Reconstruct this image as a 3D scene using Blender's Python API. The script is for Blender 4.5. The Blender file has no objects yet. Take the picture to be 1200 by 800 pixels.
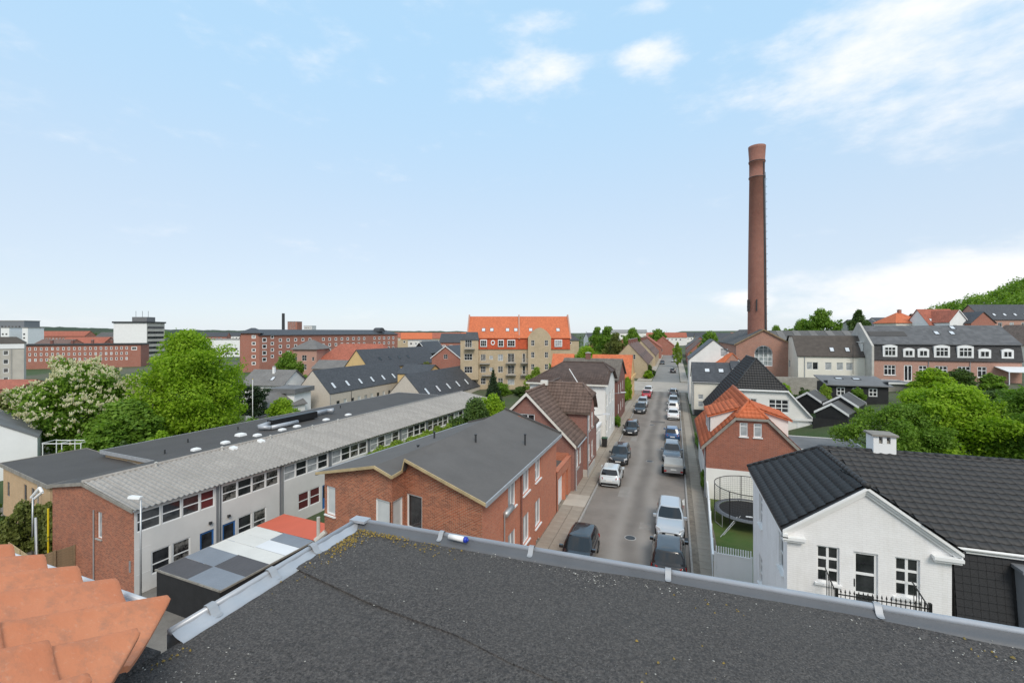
import bpy, math, random
import numpy as np
from mathutils import Vector, Matrix, Euler
R = math.radians
random.seed(7)
scene = bpy.context.scene
C = scene.collection

# ------------------------------------------------------------------ camera
cam_d = bpy.data.cameras.new('camera'); cam = bpy.data.objects.new('camera', cam_d); C.objects.link(cam)
cam.location = (0, 0, 13.0); cam.rotation_euler = (R(90), 0, R(19.6))
cam_d.lens = 16.0; cam_d.sensor_width = 36.0; cam_d.shift_y = -0.010
cam_d.clip_start = 0.05; cam_d.clip_end = 12000
scene.camera = cam

# ------------------------------------------------------------------ sky and sun
SUN_EL, SUN_AZ = 43.0, 148.0          # azimuth measured clockwise from +Y
world = bpy.data.worlds.new('World'); scene.world = world; world.use_nodes = True
def build_world():
    nt = world.node_tree; N = nt.nodes; L = nt.links
    N.clear()
    out = N.new('ShaderNodeOutputWorld'); bg = N.new('ShaderNodeBackground'); bg.inputs['Strength'].default_value = 0.0885
    sky = N.new('ShaderNodeTexSky'); sky.sky_type = 'NISHITA'; sky.sun_disc = False
    sky.sun_elevation = R(SUN_EL); sky.sun_rotation = R(SUN_AZ)
    sky.air_density = 1.0; sky.dust_density = 0.3; sky.ozone_density = 2.0; sky.altitude = 20
    tc = N.new('ShaderNodeTexCoord')
    def math_(op, a, b=None, clamp=False):
        n = N.new('ShaderNodeMath'); n.operation = op; n.use_clamp = clamp
        for i, v in enumerate((a, b)):
            if v is None: continue
            if isinstance(v, (int, float)): n.inputs[i].default_value = v
            else: L.new(v, n.inputs[i])
        return n.outputs[0]
    def mix(f, a, b):
        n = N.new('ShaderNodeMix'); n.data_type = 'RGBA'
        if isinstance(f, (int, float)): n.inputs[0].default_value = f
        else: L.new(f, n.inputs[0])
        for s, v in ((6, a), (7, b)):
            if isinstance(v, tuple): n.inputs[s].default_value = (*v, 1)
            else: L.new(v, n.inputs[s])
        return n.outputs[2]
    # the thin bright veil that pales a summer sky
    sp = N.new('ShaderNodeSeparateXYZ'); L.new(tc.outputs['Generated'], sp.inputs[0])
    hz = N.new('ShaderNodeMapRange'); hz.interpolation_type = 'SMOOTHERSTEP'; hz.inputs['From Min'].default_value = -.02; hz.inputs['From Max'].default_value = .62
    L.new(sp.outputs[2], hz.inputs['Value'])
    veil = mix(0.80, sky.outputs[0], mix(hz.outputs[0], (5.75, 6.5, 7.4), (4.3, 6.6, 8.7)))
    # clouds: banks given by direction, broken up by noise
    nz = N.new('ShaderNodeTexNoise'); nz.inputs['Scale'].default_value = 8.5; nz.inputs['Detail'].default_value = 7; nz.inputs['Roughness'].default_value = 0.6
    mp = N.new('ShaderNodeMapping'); mp.inputs['Scale'].default_value = (1, 1, 2.4); mp.inputs['Location'].default_value = (0.7, 0.25, 0.1)
    L.new(tc.outputs['Generated'], mp.inputs[0]); L.new(mp.outputs[0], nz.inputs['Vector'])
    total = None
    # azimuth (deg, clockwise from +Y), elevation, half widths in degrees, weight
    banks = [(-17.0, 29.5, 7.0, 3.3, .9), (-2.6, 29.8, 4.2, 2.0, .85), (-16.8, 34, 4, 1.5, .6), (-3.0, 34.5, 2.4, .9, .65), (21, 26.5, 13, 5.0, .92),
             (30, 21, 13, 4.0, .82), (31, 30, 12, 5, 1.05), (-24.5, 27.3, 3.0, 1.4, .45), (27, 4.2, 16, 3.2, 1.35), (8.0, 3.4, 3.4, 1.3, 1.0), (29, 15.5, 5, 1.0, .35),
             (70, 22, 22, 7, .8), (120, 16, 30, 6, .8), (-120, 25, 30, 8, .8), (180, 30, 35, 9, .8), (-80, 46, 26, 9, .8), (20, 78, 40, 22, 1.0), (-115, 32, 34, 20, .9), (112, 34, 34, 20, .9), (180, 42, 40, 24, .9), (150, 55, 40, 16, .9), (-150, 60, 40, 14, .9), (90, 50, 26, 10, .9), (-130, 12, 30, 5, .8), (-64, 18, 9, 2.5, .25), (-45, 9, 10, 2, .2)]  # out-of-view banks here are added to whiten the light and fill side walls
    for az, el, hw, hh, wt in banks:
        a, e = R(az), R(el)
        d = (math.sin(a)*math.cos(e), math.cos(a)*math.cos(e), math.sin(e))
        r = (math.cos(a), -math.sin(a), 0)
        u = (-math.sin(a)*math.sin(e), -math.cos(a)*math.sin(e), math.cos(e))
        def dot(v, k):
            n = N.new('ShaderNodeVectorMath'); n.operation = 'DOT_PRODUCT'
            L.new(tc.outputs['Generated'], n.inputs[0]); n.inputs[1].default_value = (v[0]*k, v[1]*k, v[2]*k)
            return n.outputs['Value']
        p, q = dot(r, 1/math.sin(R(hw))), dot(u, 1/math.sin(R(hh)))
        rr = math_('ADD', math_('MULTIPLY', p, p), math_('MULTIPLY', q, q))
        front = math_('GREATER_THAN', dot(d, 1), 0.0)
        g = math_('MULTIPLY', math_('POWER', 2.718, math_('MULTIPLY', rr, -0.9)), front)
        g = math_('MULTIPLY', g, wt)
        total = g if total is None else math_('MAXIMUM', total, g)
    v = math_('ADD', math_('MULTIPLY', total, 0.58), math_('MULTIPLY', nz.outputs['Fac'], 1.05))
    ramp = N.new('ShaderNodeMapRange'); ramp.interpolation_type = 'SMOOTHSTEP'
    ramp.inputs['From Min'].default_value = 0.64; ramp.inputs['From Max'].default_value = 1.24
    ramp.inputs['To Max'].default_value = 0.93
    L.new(v, ramp.inputs['Value'])
    col = mix(ramp.outputs[0], veil, (8.2, 8.2, 8.25))
    L.new(col, bg.inputs['Color']); L.new(bg.outputs[0], out.inputs['Surface'])
build_world()
sun_d = bpy.data.lights.new('sun', 'SUN'); sun = bpy.data.objects.new('sun', sun_d); C.objects.link(sun)
sun_d.energy = 1.5; sun_d.angle = R(22); sun_d.color = (1.0, 0.915, 0.80)
_a, _e = R(SUN_AZ), R(SUN_EL)
sun.rotation_euler = Vector((-math.sin(_a)*math.cos(_e), -math.cos(_a)*math.cos(_e), -math.sin(_e))).to_track_quat('-Z', 'Y').to_euler()
vs = scene.view_settings; vs.view_transform = 'Standard'; vs.look = 'None'; vs.exposure = 0.55; vs.gamma = 1.0; vs.use_curve_mapping = False
scene.render.engine = 'CYCLES'

# ------------------------------------------------------------------ materials (procedural)
MATS = {}
class NT:
    def __init__(s, name):
        s.m = bpy.data.materials.new(name); s.m.use_nodes = True
        s.t = s.m.node_tree; s.N = s.t.nodes; s.L = s.t.links
        s.b = s.N['Principled BSDF']
        s.tc = s.N.new('ShaderNodeTexCoord')
        MATS[name] = s.m
    def put(s, v, sock):
        if isinstance(v, (int, float)): sock.default_value = v
        elif isinstance(v, tuple): sock.default_value = (*v, 1) if len(v) == 3 and sock.type == 'RGBA' else v
        else: s.L.new(v, sock)
    def uv(s, scale=(1, 1, 1), src='UV'):
        n = s.N.new('ShaderNodeMapping'); s.L.new(s.tc.outputs[src], n.inputs[0]); n.inputs['Scale'].default_value = scale
        return n.outputs[0]
    def noise(s, scale, detail=4, rough=.55, vec=None, src='Object'):
        n = s.N.new('ShaderNodeTexNoise'); n.inputs['Scale'].default_value = scale; n.inputs['Detail'].default_value = detail; n.inputs['Roughness'].default_value = rough
        s.L.new(vec if vec is not None else s.tc.outputs[src], n.inputs['Vector']); return n.outputs['Fac']
    def rng(s, v, a, b, c, d):
        n = s.N.new('ShaderNodeMapRange'); s.L.new(v, n.inputs[0])
        for i, x in zip((1, 2, 3, 4), (a, b, c, d)): n.inputs[i].default_value = x
        return n.outputs[0]
    def math(s, op, a, b=0.0, clamp=False):
        n = s.N.new('ShaderNodeMath'); n.operation = op; n.use_clamp = clamp
        s.put(a, n.inputs[0]); s.put(b, n.inputs[1]); return n.outputs[0]
    def mix(s, f, a, b, mode='MIX'):
        n = s.N.new('ShaderNodeMix'); n.data_type = 'RGBA'; n.blend_type = mode
        s.put(f, n.inputs[0]); s.put(a, n.inputs[6]); s.put(b, n.inputs[7]); return n.outputs[2]
    def bump(s, h, strength=.3, dist=.02):
        n = s.N.new('ShaderNodeBump'); n.inputs['Strength'].default_value = strength; n.inputs['Distance'].default_value = dist
        s.L.new(h, n.inputs['Height']); s.L.new(n.outputs[0], s.b.inputs['Normal'])
    def fin(s, col, rough=.8, metal=0., spec=None):
        s.put(col, s.b.inputs['Base Color']); s.put(rough, s.b.inputs['Roughness']); s.b.inputs['Metallic'].default_value = metal
        if spec is not None: s.b.inputs['Specular IOR Level'].default_value = spec
        return s.m
def k(c, f): return tuple(min(1, x*f) for x in c)

def plain(name, col, rough=.75, var=.14, scale=2.5, bump=0.0, bscale=40, metal=0., spec=None, src='Object', fine=0.0):
    t = NT(name)
    f = t.noise(scale, 6, .6, src=src)
    c = t.mix(t.rng(f, .3, .7, 0, 1), k(col, 1-var), k(col, 1+var))
    if fine:
        f2 = t.noise(scale*14, 3, .7, src=src)
        c = t.mix(t.rng(f2, .3, .7, 0, fine), c, k(col, .45))
    if bump: t.bump(t.noise(bscale, 3, .6, src=src), bump, .02)
    return t.fin(c, rough, metal, spec)

def brick(name, c1, c2, mortar, bw=.235, bh=.072, ms=.011, dirt=.25, bump=.35):
    t = NT(name); uv = t.uv()
    b = t.N.new('ShaderNodeTexBrick'); t.L.new(uv, b.inputs['Vector'])
    for n, v in (('Color1', (*c1, 1)), ('Color2', (*c2, 1)), ('Mortar', (*mortar, 1)), ('Scale', 1.0), ('Mortar Size', ms), ('Mortar Smooth', .2), ('Bias', -.1), ('Brick Width', bw), ('Row Height', bh)):
        b.inputs[n].default_value = v
    w = t.noise(.35, 6, .65); f = t.noise(1.8, 5, .6)
    c = t.mix(t.rng(w, .35, .7, 0, dirt), b.outputs['Color'], k(c1, .55))
    c = t.mix(t.rng(f, .45, .75, 0, .3), c, k(c2, 1.2))
    if dirt <= .01:
        ws = t.noise(1.0, 6, .7, vec=t.uv((2.2, .35, 1))); c = t.mix(t.rng(ws, .5, .8, 0, .5), c, (.60, .58, .54))
    g = t.noise(9, 2, .5)
    c = t.mix(t.rng(g, .5, .8, 0, .35 if dirt > .01 else 0.0), c, k(c1, .5))
    t.bump(t.math('SUBTRACT', 1.0, b.outputs['Fac']), bump, .01)
    return t.fin(c, .88)

def tiles(name, c, tw=.24, tl=.34, var=.25, moss=None, rough=.8, depth=.5, wave=True):
    """roof covering far enough away to live in a material: courses and pans as relief"""
    t = NT(name); uv = t.uv()
    sx = t.N.new('ShaderNodeSeparateXYZ'); t.L.new(uv, sx.inputs[0])
    fv = t.math('FRACT', t.math('DIVIDE', sx.outputs[1], tl))
    fu = t.math('PINGPONG', t.math('DIVIDE', sx.outputs[0], tw), .5)
    cellv = t.N.new('ShaderNodeCombineXYZ')
    t.L.new(t.math('FLOOR', t.math('DIVIDE', sx.outputs[0], tw)), cellv.inputs[0]); t.L.new(t.math('FLOOR', t.math('DIVIDE', sx.outputs[1], tl)), cellv.inputs[1])
    wn = t.N.new('ShaderNodeTexWhiteNoise'); wn.noise_dimensions = '2D'; t.L.new(cellv.outputs[0], wn.inputs['Vector'])
    col = t.mix(wn.outputs['Value'], k(c, 1-var), k(c, 1+var))
    n1 = t.noise(.6, 6, .62)
    col = t.mix(t.rng(n1, .4, .75, 0, .5), col, moss or k(c, .55))
    h = t.math('ADD', t.math('MULTIPLY', t.math('SUBTRACT', 1.0, fv), .6), t.math('MULTIPLY', fu, 1.4 if wave else .2))
    t.bump(h, depth, .05)
    return t.fin(col, rough)

def corrug(name, c, pitch=.15, rough=.85, dirt=None, along='u'):
    t = NT(name); uv = t.uv(); sx = t.N.new('ShaderNodeSeparateXYZ'); t.L.new(uv, sx.inputs[0])
    n1 = t.noise(.5, 6, .65); n2 = t.noise(4, 5, .7)
    col = t.mix(t.rng(n1, .35, .7, 0, .7), c, dirt or k(c, .6))
    col = t.mix(t.rng(n2, .45, .7, 0, .75), col, k(c, .5))
    n3 = t.noise(16, 3, .6); col = t.mix(t.rng(n3, .56, .68, 0, .6), col, k(c, 1.5))
    oi = t.N.new('ShaderNodeObjectInfo'); col = t.mix(t.math('MULTIPLY', oi.outputs['Random'], .45), col, k(c, .62))
    s = t.math('SINE', t.math('MULTIPLY', sx.outputs[0 if along == 'u' else 1], 6.283/pitch))
    if name != 'asbestos': t.bump(s, .6, .03)
    else: t.bump(n2, .5, .02)
    return t.fin(col, rough)

def mats():
    brick('brick_red', (.25, .060, .030), (.53, .165, .078), (.42, .29, .20), ms=.012)
    brick('brick_front', (.22, .052, .028), (.50, .155, .075), (.40, .27, .19), ms=.012)
    brick('brick_orange_lit', (.50, .14, .068), (.58, .19, .10), (.42, .30, .23), ms=.008, dirt=.15)  # garage's orange brick, and the sunlit copy for the brick house's street wall
    brick('brick_villa', (.26, .095, .068), (.32, .125, .09), (.34, .27, .24), ms=.010)
    brick('brick_house', (.27, .080, .046), (.40, .125, .070), (.36, .25, .21), ms=.009)
    brick('brick_dark', (.17, .055, .042), (.235, .08, .056), (.27, .19, .165), ms=.010, dirt=.35)
    brick('brick_chimney', (.27, .10, .07), (.36, .145, .10), (.30, .20, .165), dirt=.4)
    brick('brick_yellow', (.47, .36, .22), (.58, .45, .29), (.50, .43, .33), dirt=.35)
    brick('brick_hall', (.36, .16, .11), (.45, .21, .145), (.42, .33, .28), dirt=.3)
    brick('brick_far', (.33, .10, .065), (.42, .14, .09), (.40, .28, .23), dirt=.25)
    brick('brick_pink', (.45, .22, .16), (.52, .27, .20), (.45, .36, .31), dirt=.2)
    brick('brick_grey', (.56, .495, .42), (.63, .565, .49), (.56, .51, .45), dirt=.10)
    brick('brick_tan', (.56, .36, .19), (.62, .42, .24), (.5, .4, .28), dirt=.2)
    brick('white_brick', (.82, .81, .80), (.85, .84, .83), (.77, .76, .75), ms=.012, dirt=.0, bump=.22)
    brick('stone_wall', (.34, .32, .28), (.44, .41, .36), (.3, .28, .25), bw=.45, bh=.2, ms=.02, dirt=.5)
    plain('white_wall', (.79, .775, .74), .85, .09, .45, .12, 25, fine=.07)
    plain('cream_wall', (.76, .72, .63), .88, .05, .5, .12, 25)
    plain('white_pure', (.82, .82, .81), .8, .04, .6, .1, 25)
    plain('grey_render', (.66, .645, .62), .85, .07, .5, .15, 60)
    plain('yellow_wall', (.68, .47, .22), .85, .08, .6)
    plain('orange_wall', (.72, .23, .10), .85, .08, .6)
    plain('beige_panel', (.50, .465, .41), .85, .1, .4)
    plain('concrete', (.36, .345, .32), .9, .15, 1.2, .2, 40)
    plain('pale_concrete', (.50, .48, .44), .9, .14, 1.2, .2, 40)
    plain('white_paint', (.82, .82, .81), .45, .03, 1.5)
    plain('cream_paint', (.74, .71, .64), .5, .04, 1.5)
    plain('grey_paint', (.19, .20, .215), .5, .06, 1.5)
    plain('blue_paint', (.035, .15, .40), .45, .06, 1.5)
    plain('black_paint', (.012, .012, .013), .4, .1, 2)
    plain('black_wood', (.016, .016, .017), .65, .3, 1.5, .3, 12)
    plain('wood_new', (.47, .36, .20), .8, .22, 2.0, .3, 20)
    plain('wood_old', (.24, .17, .10), .85, .3, 2.0, .3, 20)
    plain('wood_grey', (.26, .24, .21), .9, .25, 2.0, .3, 20)
    plain('bark', (.085, .062, .042), .95, .35, 3, .8, 10)
    plain('zinc', (.40, .41, .425), .55, .12, 4, .05, 30, metal=.3)
    plain('zinc_pale', (.42, .435, .46), .42, .09, 5, metal=.3)
    plain('galvanised', (.47, .48, .485), .42, .1, 5, metal=.6)
    plain('dark_metal', (.05, .052, .055), .5, .1, 4, metal=.3)
    plain('pvc_grey', (.62, .635, .66), .35, .05, 4)
    plain('felt_dark', (.080, .074, .070), .82, .10, .45, .25, 90, fine=.25)
    plain('felt_house', (.118, .108, .100), .8, .12, .5, .3, 60, fine=.15)
    plain('felt_grey', (.16, .162, .165), .85, .18, .5, .2, 60)
    plain('shed_felt', (.085, .085, .085), .85, .2, .6)
    plain('net', (.012, .012, .013), .8, .2, 3)
    plain('rubber', (.016, .016, .016), .7, .2, 5)
    plain('plastic_black', (.02, .02, .021), .45, .1, 4)
    plain('panel_red', (.60, .125, .068), .75, .05, .8)
    plain('panel_white', (.70, .685, .64), .7, .06, .8, fine=.12)
    plain('panel_blue', (.225, .25, .285), .7, .08, .8, fine=.15)
    plain('panel_dark', (.095, .092, .098), .75, .10, .8, fine=.15)
    plain('panel_pale', (.72, .73, .74), .7, .05, .8)
    plain('brown_felt', (.08, .065, .05), .85, .2, .6)
    plain('curtain', (.55, .56, .55), .9, .1, 2)
    plain('green_fabric', (.10, .03, .035), .8, .1, 2)
    tiles('tile_brown', (.125, .088, .07), .30, .34, .28, moss=(.16, .135, .10))
    tiles('tile_brown_far', (.17, .105, .085), .28, .34, .25, moss=(.09, .06, .05))
    tiles('tile_orange', (.56, .15, .058), .25, .34, .14, moss=(.44, .115, .05))
    tiles('tile_orange_deep', (.48, .085, .03), .25, .34, .15)
    tiles('tile_red', (.37, .115, .07), .25, .34, .2)
    tiles('tile_black', (.030, .029, .030), .30, .34, .15, rough=.5)
    tiles('tile_grey', (.115, .108, .10), .30, .34, .2, moss=(.15, .14, .12))
    tiles('slate', (.058, .060, .066), .30, .22, .25, moss=(.045, .047, .052), depth=.3, wave=False, rough=.6)
    tiles('slate_shingle', (.030, .030, .032), .22, .20, .4, moss=(.022, .022, .024), depth=.6, wave=False, rough=.65)
    tiles('slate_pale', (.115, .115, .118), .6, .5, .2, moss=(.075, .075, .078), depth=.3, wave=False, rough=.75)
    corrug('asbestos', (.38, .355, .325), .146, dirt=(.22, .20, .175))
    corrug('asbestos_dark', (.13, .125, .12), .177, dirt=(.085, .082, .08))
    corrug('asbestos_grey', (.22, .21, .20), .177)
    # glass
    t = NT('glass_dark'); f = t.noise(.9, 4, .6); c = t.mix(t.rng(f, .35, .65, 0, 1), (.008, .009, .011), (.055, .058, .062)); t.fin(c, .06, 0, .6)
    t = NT('glass_curtain'); f = t.noise(1.3, 3, .5); c = t.mix(t.rng(f, .4, .6, 0, 1), (.30, .315, .325), (.44, .455, .46)); t.fin(c, .12, 0, .5)
    t = NT('glass_blind'); f = t.noise(.8, 3, .5); c = t.mix(t.rng(f, .4, .6, 0, 1), (.50, .52, .52), (.60, .615, .61)); t.fin(c, .15, 0, .5)
    t = NT('glass_room'); f = t.noise(2.2, 5, .7); c = t.mix(t.rng(f, .42, .6, 0, 1), (.015, .015, .016), (.20, .19, .175)); t.fin(c, .08, 0, .6)
    t = NT('glass_red'); t.fin((.11, .028, .032), .1, 0, .5)
    t = NT('glass_car'); t.fin((.012, .014, .016), .04, 0, .7)
    t = NT('glass_sky'); t.fin((.32, .35, .38), .05, 0, .8)
    t = NT('skylight_glass'); t.fin((.62, .65, .68), .08, 0, .6)
    # foreground mineral felt
    t = NT('felt_mineral'); o = t.noise(105, 3, .75); o2 = t.noise(42, 3, .7); w = t.noise(1.1, 5, .6)
    c = t.mix(t.rng(o, .34, .66, 0, 1), (.018, .0163, .0152), (.136, .122, .112))
    c = t.mix(t.rng(o2, .46, .72, 0, .75), c, (.028, .027, .029))
    c = t.mix(t.rng(w, .4, .75, 0, .4), c, (.085, .08, .073))
    st = t.noise(190, 1, .5); c = t.mix(t.rng(st, .70, .76, 0, .75), c, (.30, .29, .28))
    t.bump(t.math('ADD', o, t.math('MULTIPLY', o2, .6)), .9, .008); t.fin(c, .9)
    # clay
    t = NT('clay'); a = t.noise(2.2, 6, .6); b = t.noise(14, 5, .65); g = t.noise(70, 3, .6)
    c = t.mix(t.rng(a, .35, .65, 0, 1), (.56, .18, .078), (.67, .255, .125))
    c = t.mix(t.rng(b, .52, .70, 0, .6), c, (.36, .18, .11)); b2 = t.noise(5, 6, .75); c = t.mix(t.rng(b2, .60, .72, 0, .5), c, (.26, .17, .13))
    c = t.mix(t.rng(g, .6, .75, 0, .35), c, (.70, .42, .29))
    o = t.N.new('ShaderNodeObjectInfo'); c = t.mix(t.math('MULTIPLY', o.outputs['Random'], .22), c, (.50, .18, .10))
    t.bump(t.math('ADD', b, g), .25, .006); t.fin(c, .78)
    # asphalt: pale wheel tracks are worn-in bands of the surface itself
    t = NT('asphalt'); sp = t.N.new('ShaderNodeSeparateXYZ'); t.L.new(t.tc.outputs['Object'], sp.inputs[0])
    wob = t.math('MULTIPLY', t.noise(.12, 3, .5), 1.2)
    x = t.math('ADD', sp.outputs[0], wob)
    def band(x0, w): return t.math('POWER', 2.718, t.math('MULTIPLY', t.math('POWER', t.math('DIVIDE', t.math('SUBTRACT', x, x0), w), 2.0), -1.0))
    bb = t.math('ADD', band(-2.75, .40), band(-1.15, .40)); n1 = t.noise(.45, 6, .65); n2 = t.noise(60, 2, .7)
    c = t.mix(t.rng(n1, .3, .7, 0, 1), (.205, .176, .152), (.285, .248, .216))
    c = t.mix(t.math('MULTIPLY', bb, .55), c, (.36, .325, .29))
    c = t.mix(t.math('MULTIPLY', band(-1.95, .42), .40), c, (.11, .10, .09))
    c = t.mix(t.rng(n2, .35, .7, 0, .35), c, (.08, .073, .066)); t.bump(n2, .4, .01); t.fin(c, .88)
    plain('asphalt_far', (.24, .23, .215), .9, .12, .25, .2, 30)
    plain('crossing_paving', (.40, .36, .31), .9, .12, .5, .2, 30)
    t = NT('slab'); o = t.N.new('ShaderNodeObjectInfo'); n1 = t.noise(1.2, 6, .65); n2 = t.noise(25, 3, .6)
    c = t.mix(t.rng(n1, .3, .7, 0, 1), (.30, .255, .205), (.385, .335, .275)); c = t.mix(t.math('MULTIPLY', o.outputs['Random'], .35), c, (.25, .215, .175))
    c = t.mix(t.rng(n2, .5, .75, 0, .4), c, (.17, .15, .125)); t.bump(n2, .3, .01); t.fin(c, .92)
    plain('asphalt_patch', (.125, .115, .105), .9, .12, 2, .3, 60)
    plain('asphalt_pale', (.27, .245, .22), .9, .12, 2, .3, 60)
    plain('slab_pale', (.46, .41, .345), .9, .1, 1, .2, 30)
    plain('gravel_edge', (.23, .195, .155), .95, .35, 3.0, .6, 30, fine=.5)
    plain('kerb_stone', (.33, .315, .295), .9, .15, 2, .2, 40)
    plain('yard', (.20, .185, .165), .95, .25, .5, .4, 20, fine=.3)
    # ground: lawns, soil and paved yards mingled
    t = NT('terrain'); a = t.noise(.035, 5, .6); b = t.noise(.25, 5, .65); g = t.noise(6, 4, .7)
    c = t.mix(t.rng(a, .42, .58, 0, 1), (.045, .085, .022), (.135, .12, .085)); c = t.mix(t.rng(b, .45, .65, 0, .7), c, (.06, .10, .026)); c = t.mix(t.rng(g, .35, .7, 0, .5), c, (.025, .045, .014))
    t.bump(g, .5, .1); t.fin(c, .95)
    t = NT('lawn'); a = t.noise(.5, 5, .6); g = t.noise(30, 3, .7)
    c = t.mix(t.rng(a, .35, .65, 0, 1), (.075, .145, .022), (.15, .17, .045)); c = t.mix(t.rng(g, .35, .7, 0, .6), c, (.035, .07, .012)); t.bump(g, .8, .04); t.fin(c, .95)
    # leaves: one tone per leaf from a stored attribute
    def leaf(name, dark, light, trans=.35):
        t = NT(name); at = t.N.new('ShaderNodeAttribute'); at.attribute_name = 'tone'
        c = t.mix(at.outputs['Fac'], dark, light)
        oi = t.N.new('ShaderNodeObjectInfo'); c = t.mix(t.math('MULTIPLY', oi.outputs['Random'], .2), c, k(dark, 1.1))
        t.fin(c, .55, 0, .25)
        tr = t.N.new('ShaderNodeBsdfTranslucent'); t.put(t.mix(1.0, c, (1.15, 1.25, .55), 'MULTIPLY'), tr.inputs['Color'])
        ms = t.N.new('ShaderNodeMixShader'); ms.inputs[0].default_value = trans
        t.L.new(t.b.outputs[0], ms.inputs[1]); t.L.new(tr.outputs[0], ms.inputs[2])
        t.L.new(ms.outputs[0], t.N['Material Output'].inputs['Surface'])
    leaf('leaf_fresh', (.15, .28, .012), (.42, .58, .045), .48)
    leaf('leaf_mid', (.085, .18, .016), (.25, .39, .05), .42)
    leaf('leaf_dark', (.045, .085, .018), (.11, .18, .035), .3)
    leaf('leaf_olive', (.10, .12, .025), (.23, .26, .07))
    leaf('leaf_lime', (.17, .26, .025), (.36, .48, .07), .45)
    leaf('needle', (.018, .040, .015), (.045, .075, .026), .15)
    leaf('blossom', (.62, .57, .40), (.90, .87, .75), .3)
    leaf('moss', (.15, .12, .04), (.40, .27, .06), .1)
    leaf('lichen', (.30, .29, .26), (.62, .61, .57), .1)
    plain('hill_wood', (.030, .050, .022), 1.0, .45, .02, .8, .05, src='Object')
    # car paints
    def paint(name, c, metal=.0, rough=.22):
        t = NT(name); t.fin(c, rough, metal, .5); t.b.inputs['Coat Weight'].default_value = .8; t.b.inputs['Coat Roughness'].default_value = .05
    paint('paint_black', (.010, .010, .012)); paint('paint_charcoal', (.035, .038, .042), .3); paint('paint_silver', (.52, .54, .56), .35, .3); paint('paint_white', (.78, .78, .77))
    paint('paint_blue', (.018, .075, .19), .2); paint('paint_red', (.40, .015, .025)); paint('paint_grey', (.14, .155, .175), .4); paint('paint_palegrey', (.62, .655, .66), .1)
    t = NT('lamp_red'); t.fin((.35, .012, .012), .2); t = NT('lamp_clear'); t.fin((.75, .76, .77), .12, .2); t = NT('chrome'); t.fin((.75, .76, .77), .15, .9)
    plain('plate_white', (.78, .78, .76), .5, .02, 2); plain('canvas', (.40, .39, .365), .7, .12, 1.5); plain('alloy', (.50, .51, .52), .3, .1, 4, metal=.7)
    plain('bin_green', (.03, .09, .05), .5, .1, 3); plain('cap_blue', (.02, .05, .42), .35, .1, 3); plain('yellow_paint', (.72, .55, .02), .5, .05, 3); plain('plastic_sheet', (.66, .63, .68), .4, .2, 6)
    plain('road_paint', (.55, .53, .49), .85, .2, 3)
mats()

# ------------------------------------------------------------------ mesh helpers
class MB:
    def __init__(s): s.v = []; s.f = []; s.m = []; s.uvs = {}
    def poly(s, pts, m=0, uv=None):
        i = len(s.v); s.v += [tuple(p) for p in pts]; s.f.append(tuple(range(i, i+len(pts)))); s.m.append(m)
        if uv: s.uvs[len(s.f)-1] = uv
    def box(s, x0, x1, y0, y1, z0, z1, m=0):
        p = [(x0,y0,z0),(x1,y0,z0),(x1,y1,z0),(x0,y1,z0),(x0,y0,z1),(x1,y0,z1),(x1,y1,z1),(x0,y1,z1)]
        i = len(s.v); s.v += p
        for f in ((3,2,1,0),(4,5,6,7),(0,1,5,4),(1,2,6,5),(2,3,7,6),(3,0,4,7)): s.f.append(tuple(i+q for q in f)); s.m.append(m)
        return s
    def prism(s, base, top, m=0):
        """base, top: loops of equal length, base seen anticlockwise from the top side"""
        n = len(base); i = len(s.v); s.v += [tuple(p) for p in base] + [tuple(p) for p in top]
        s.f.append(tuple(i+q for q in reversed(range(n)))); s.m.append(m); s.f.append(tuple(i+n+q for q in range(n))); s.m.append(m)
        for q in range(n):
            r = (q+1) % n; s.f.append((i+q, i+r, i+n+r, i+n+q)); s.m.append(m)
        return s
    def tube(s, a, b, r0, r1=None, n=8, m=0, cap=True):
        a, b = Vector(a), Vector(b); r1 = r0 if r1 is None else r1; d = (b-a).normalized()
        t = d.orthogonal().normalized(); u = d.cross(t)
        ring = lambda c, r: [c + (t*math.cos(6.28318*q/n)+u*math.sin(6.28318*q/n))*r for q in range(n)]
        i = len(s.v); s.v += [tuple(p) for p in ring(a, r0)+ring(b, r1)]
        for q in range(n): w = (q+1) % n; s.f.append((i+q, i+w, i+n+w, i+n+q)); s.m.append(m)
        if cap: s.f.append(tuple(i+q for q in reversed(range(n)))); s.m.append(m); s.f.append(tuple(i+n+q for q in range(n))); s.m.append(m)
        return s
    def grid(s, rows, m=0, flip=False, close=False):
        n = len(rows[0]); i = len(s.v)
        for r in rows: s.v += [tuple(p) for p in r]
        for a in range(len(rows)-1):
            for b in range(n if close else n-1):
                c = (b+1) % n; f = (i+a*n+b, i+a*n+c, i+(a+1)*n+c, i+(a+1)*n+b)
                s.f.append(tuple(reversed(f)) if flip else f); s.m.append(m)
        return s
    def mesh(s, name, mat, smooth=False):
        me = bpy.data.meshes.new(name); me.from_pydata(s.v, [], s.f)
        for q in (mat if isinstance(mat, (list, tuple)) else [mat]): me.materials.append(MATS[q])
        me.polygons.foreach_set('material_index', s.m)
        if smooth: me.polygons.foreach_set('use_smooth', [True]*len(s.f))
        me.update()
        auto_uv(me)
        if s.uvs:
            uvl = me.uv_layers[0].data
            for fi, uv in s.uvs.items():
                for li, q in zip(me.polygons[fi].loop_indices, uv): uvl[li].uv = q
        return me
    def build(s, name, mat, parent=None, smooth=False, loc=None, rz=None):
        return link(name, s.mesh(name, mat, smooth), parent, loc, rz)
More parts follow.
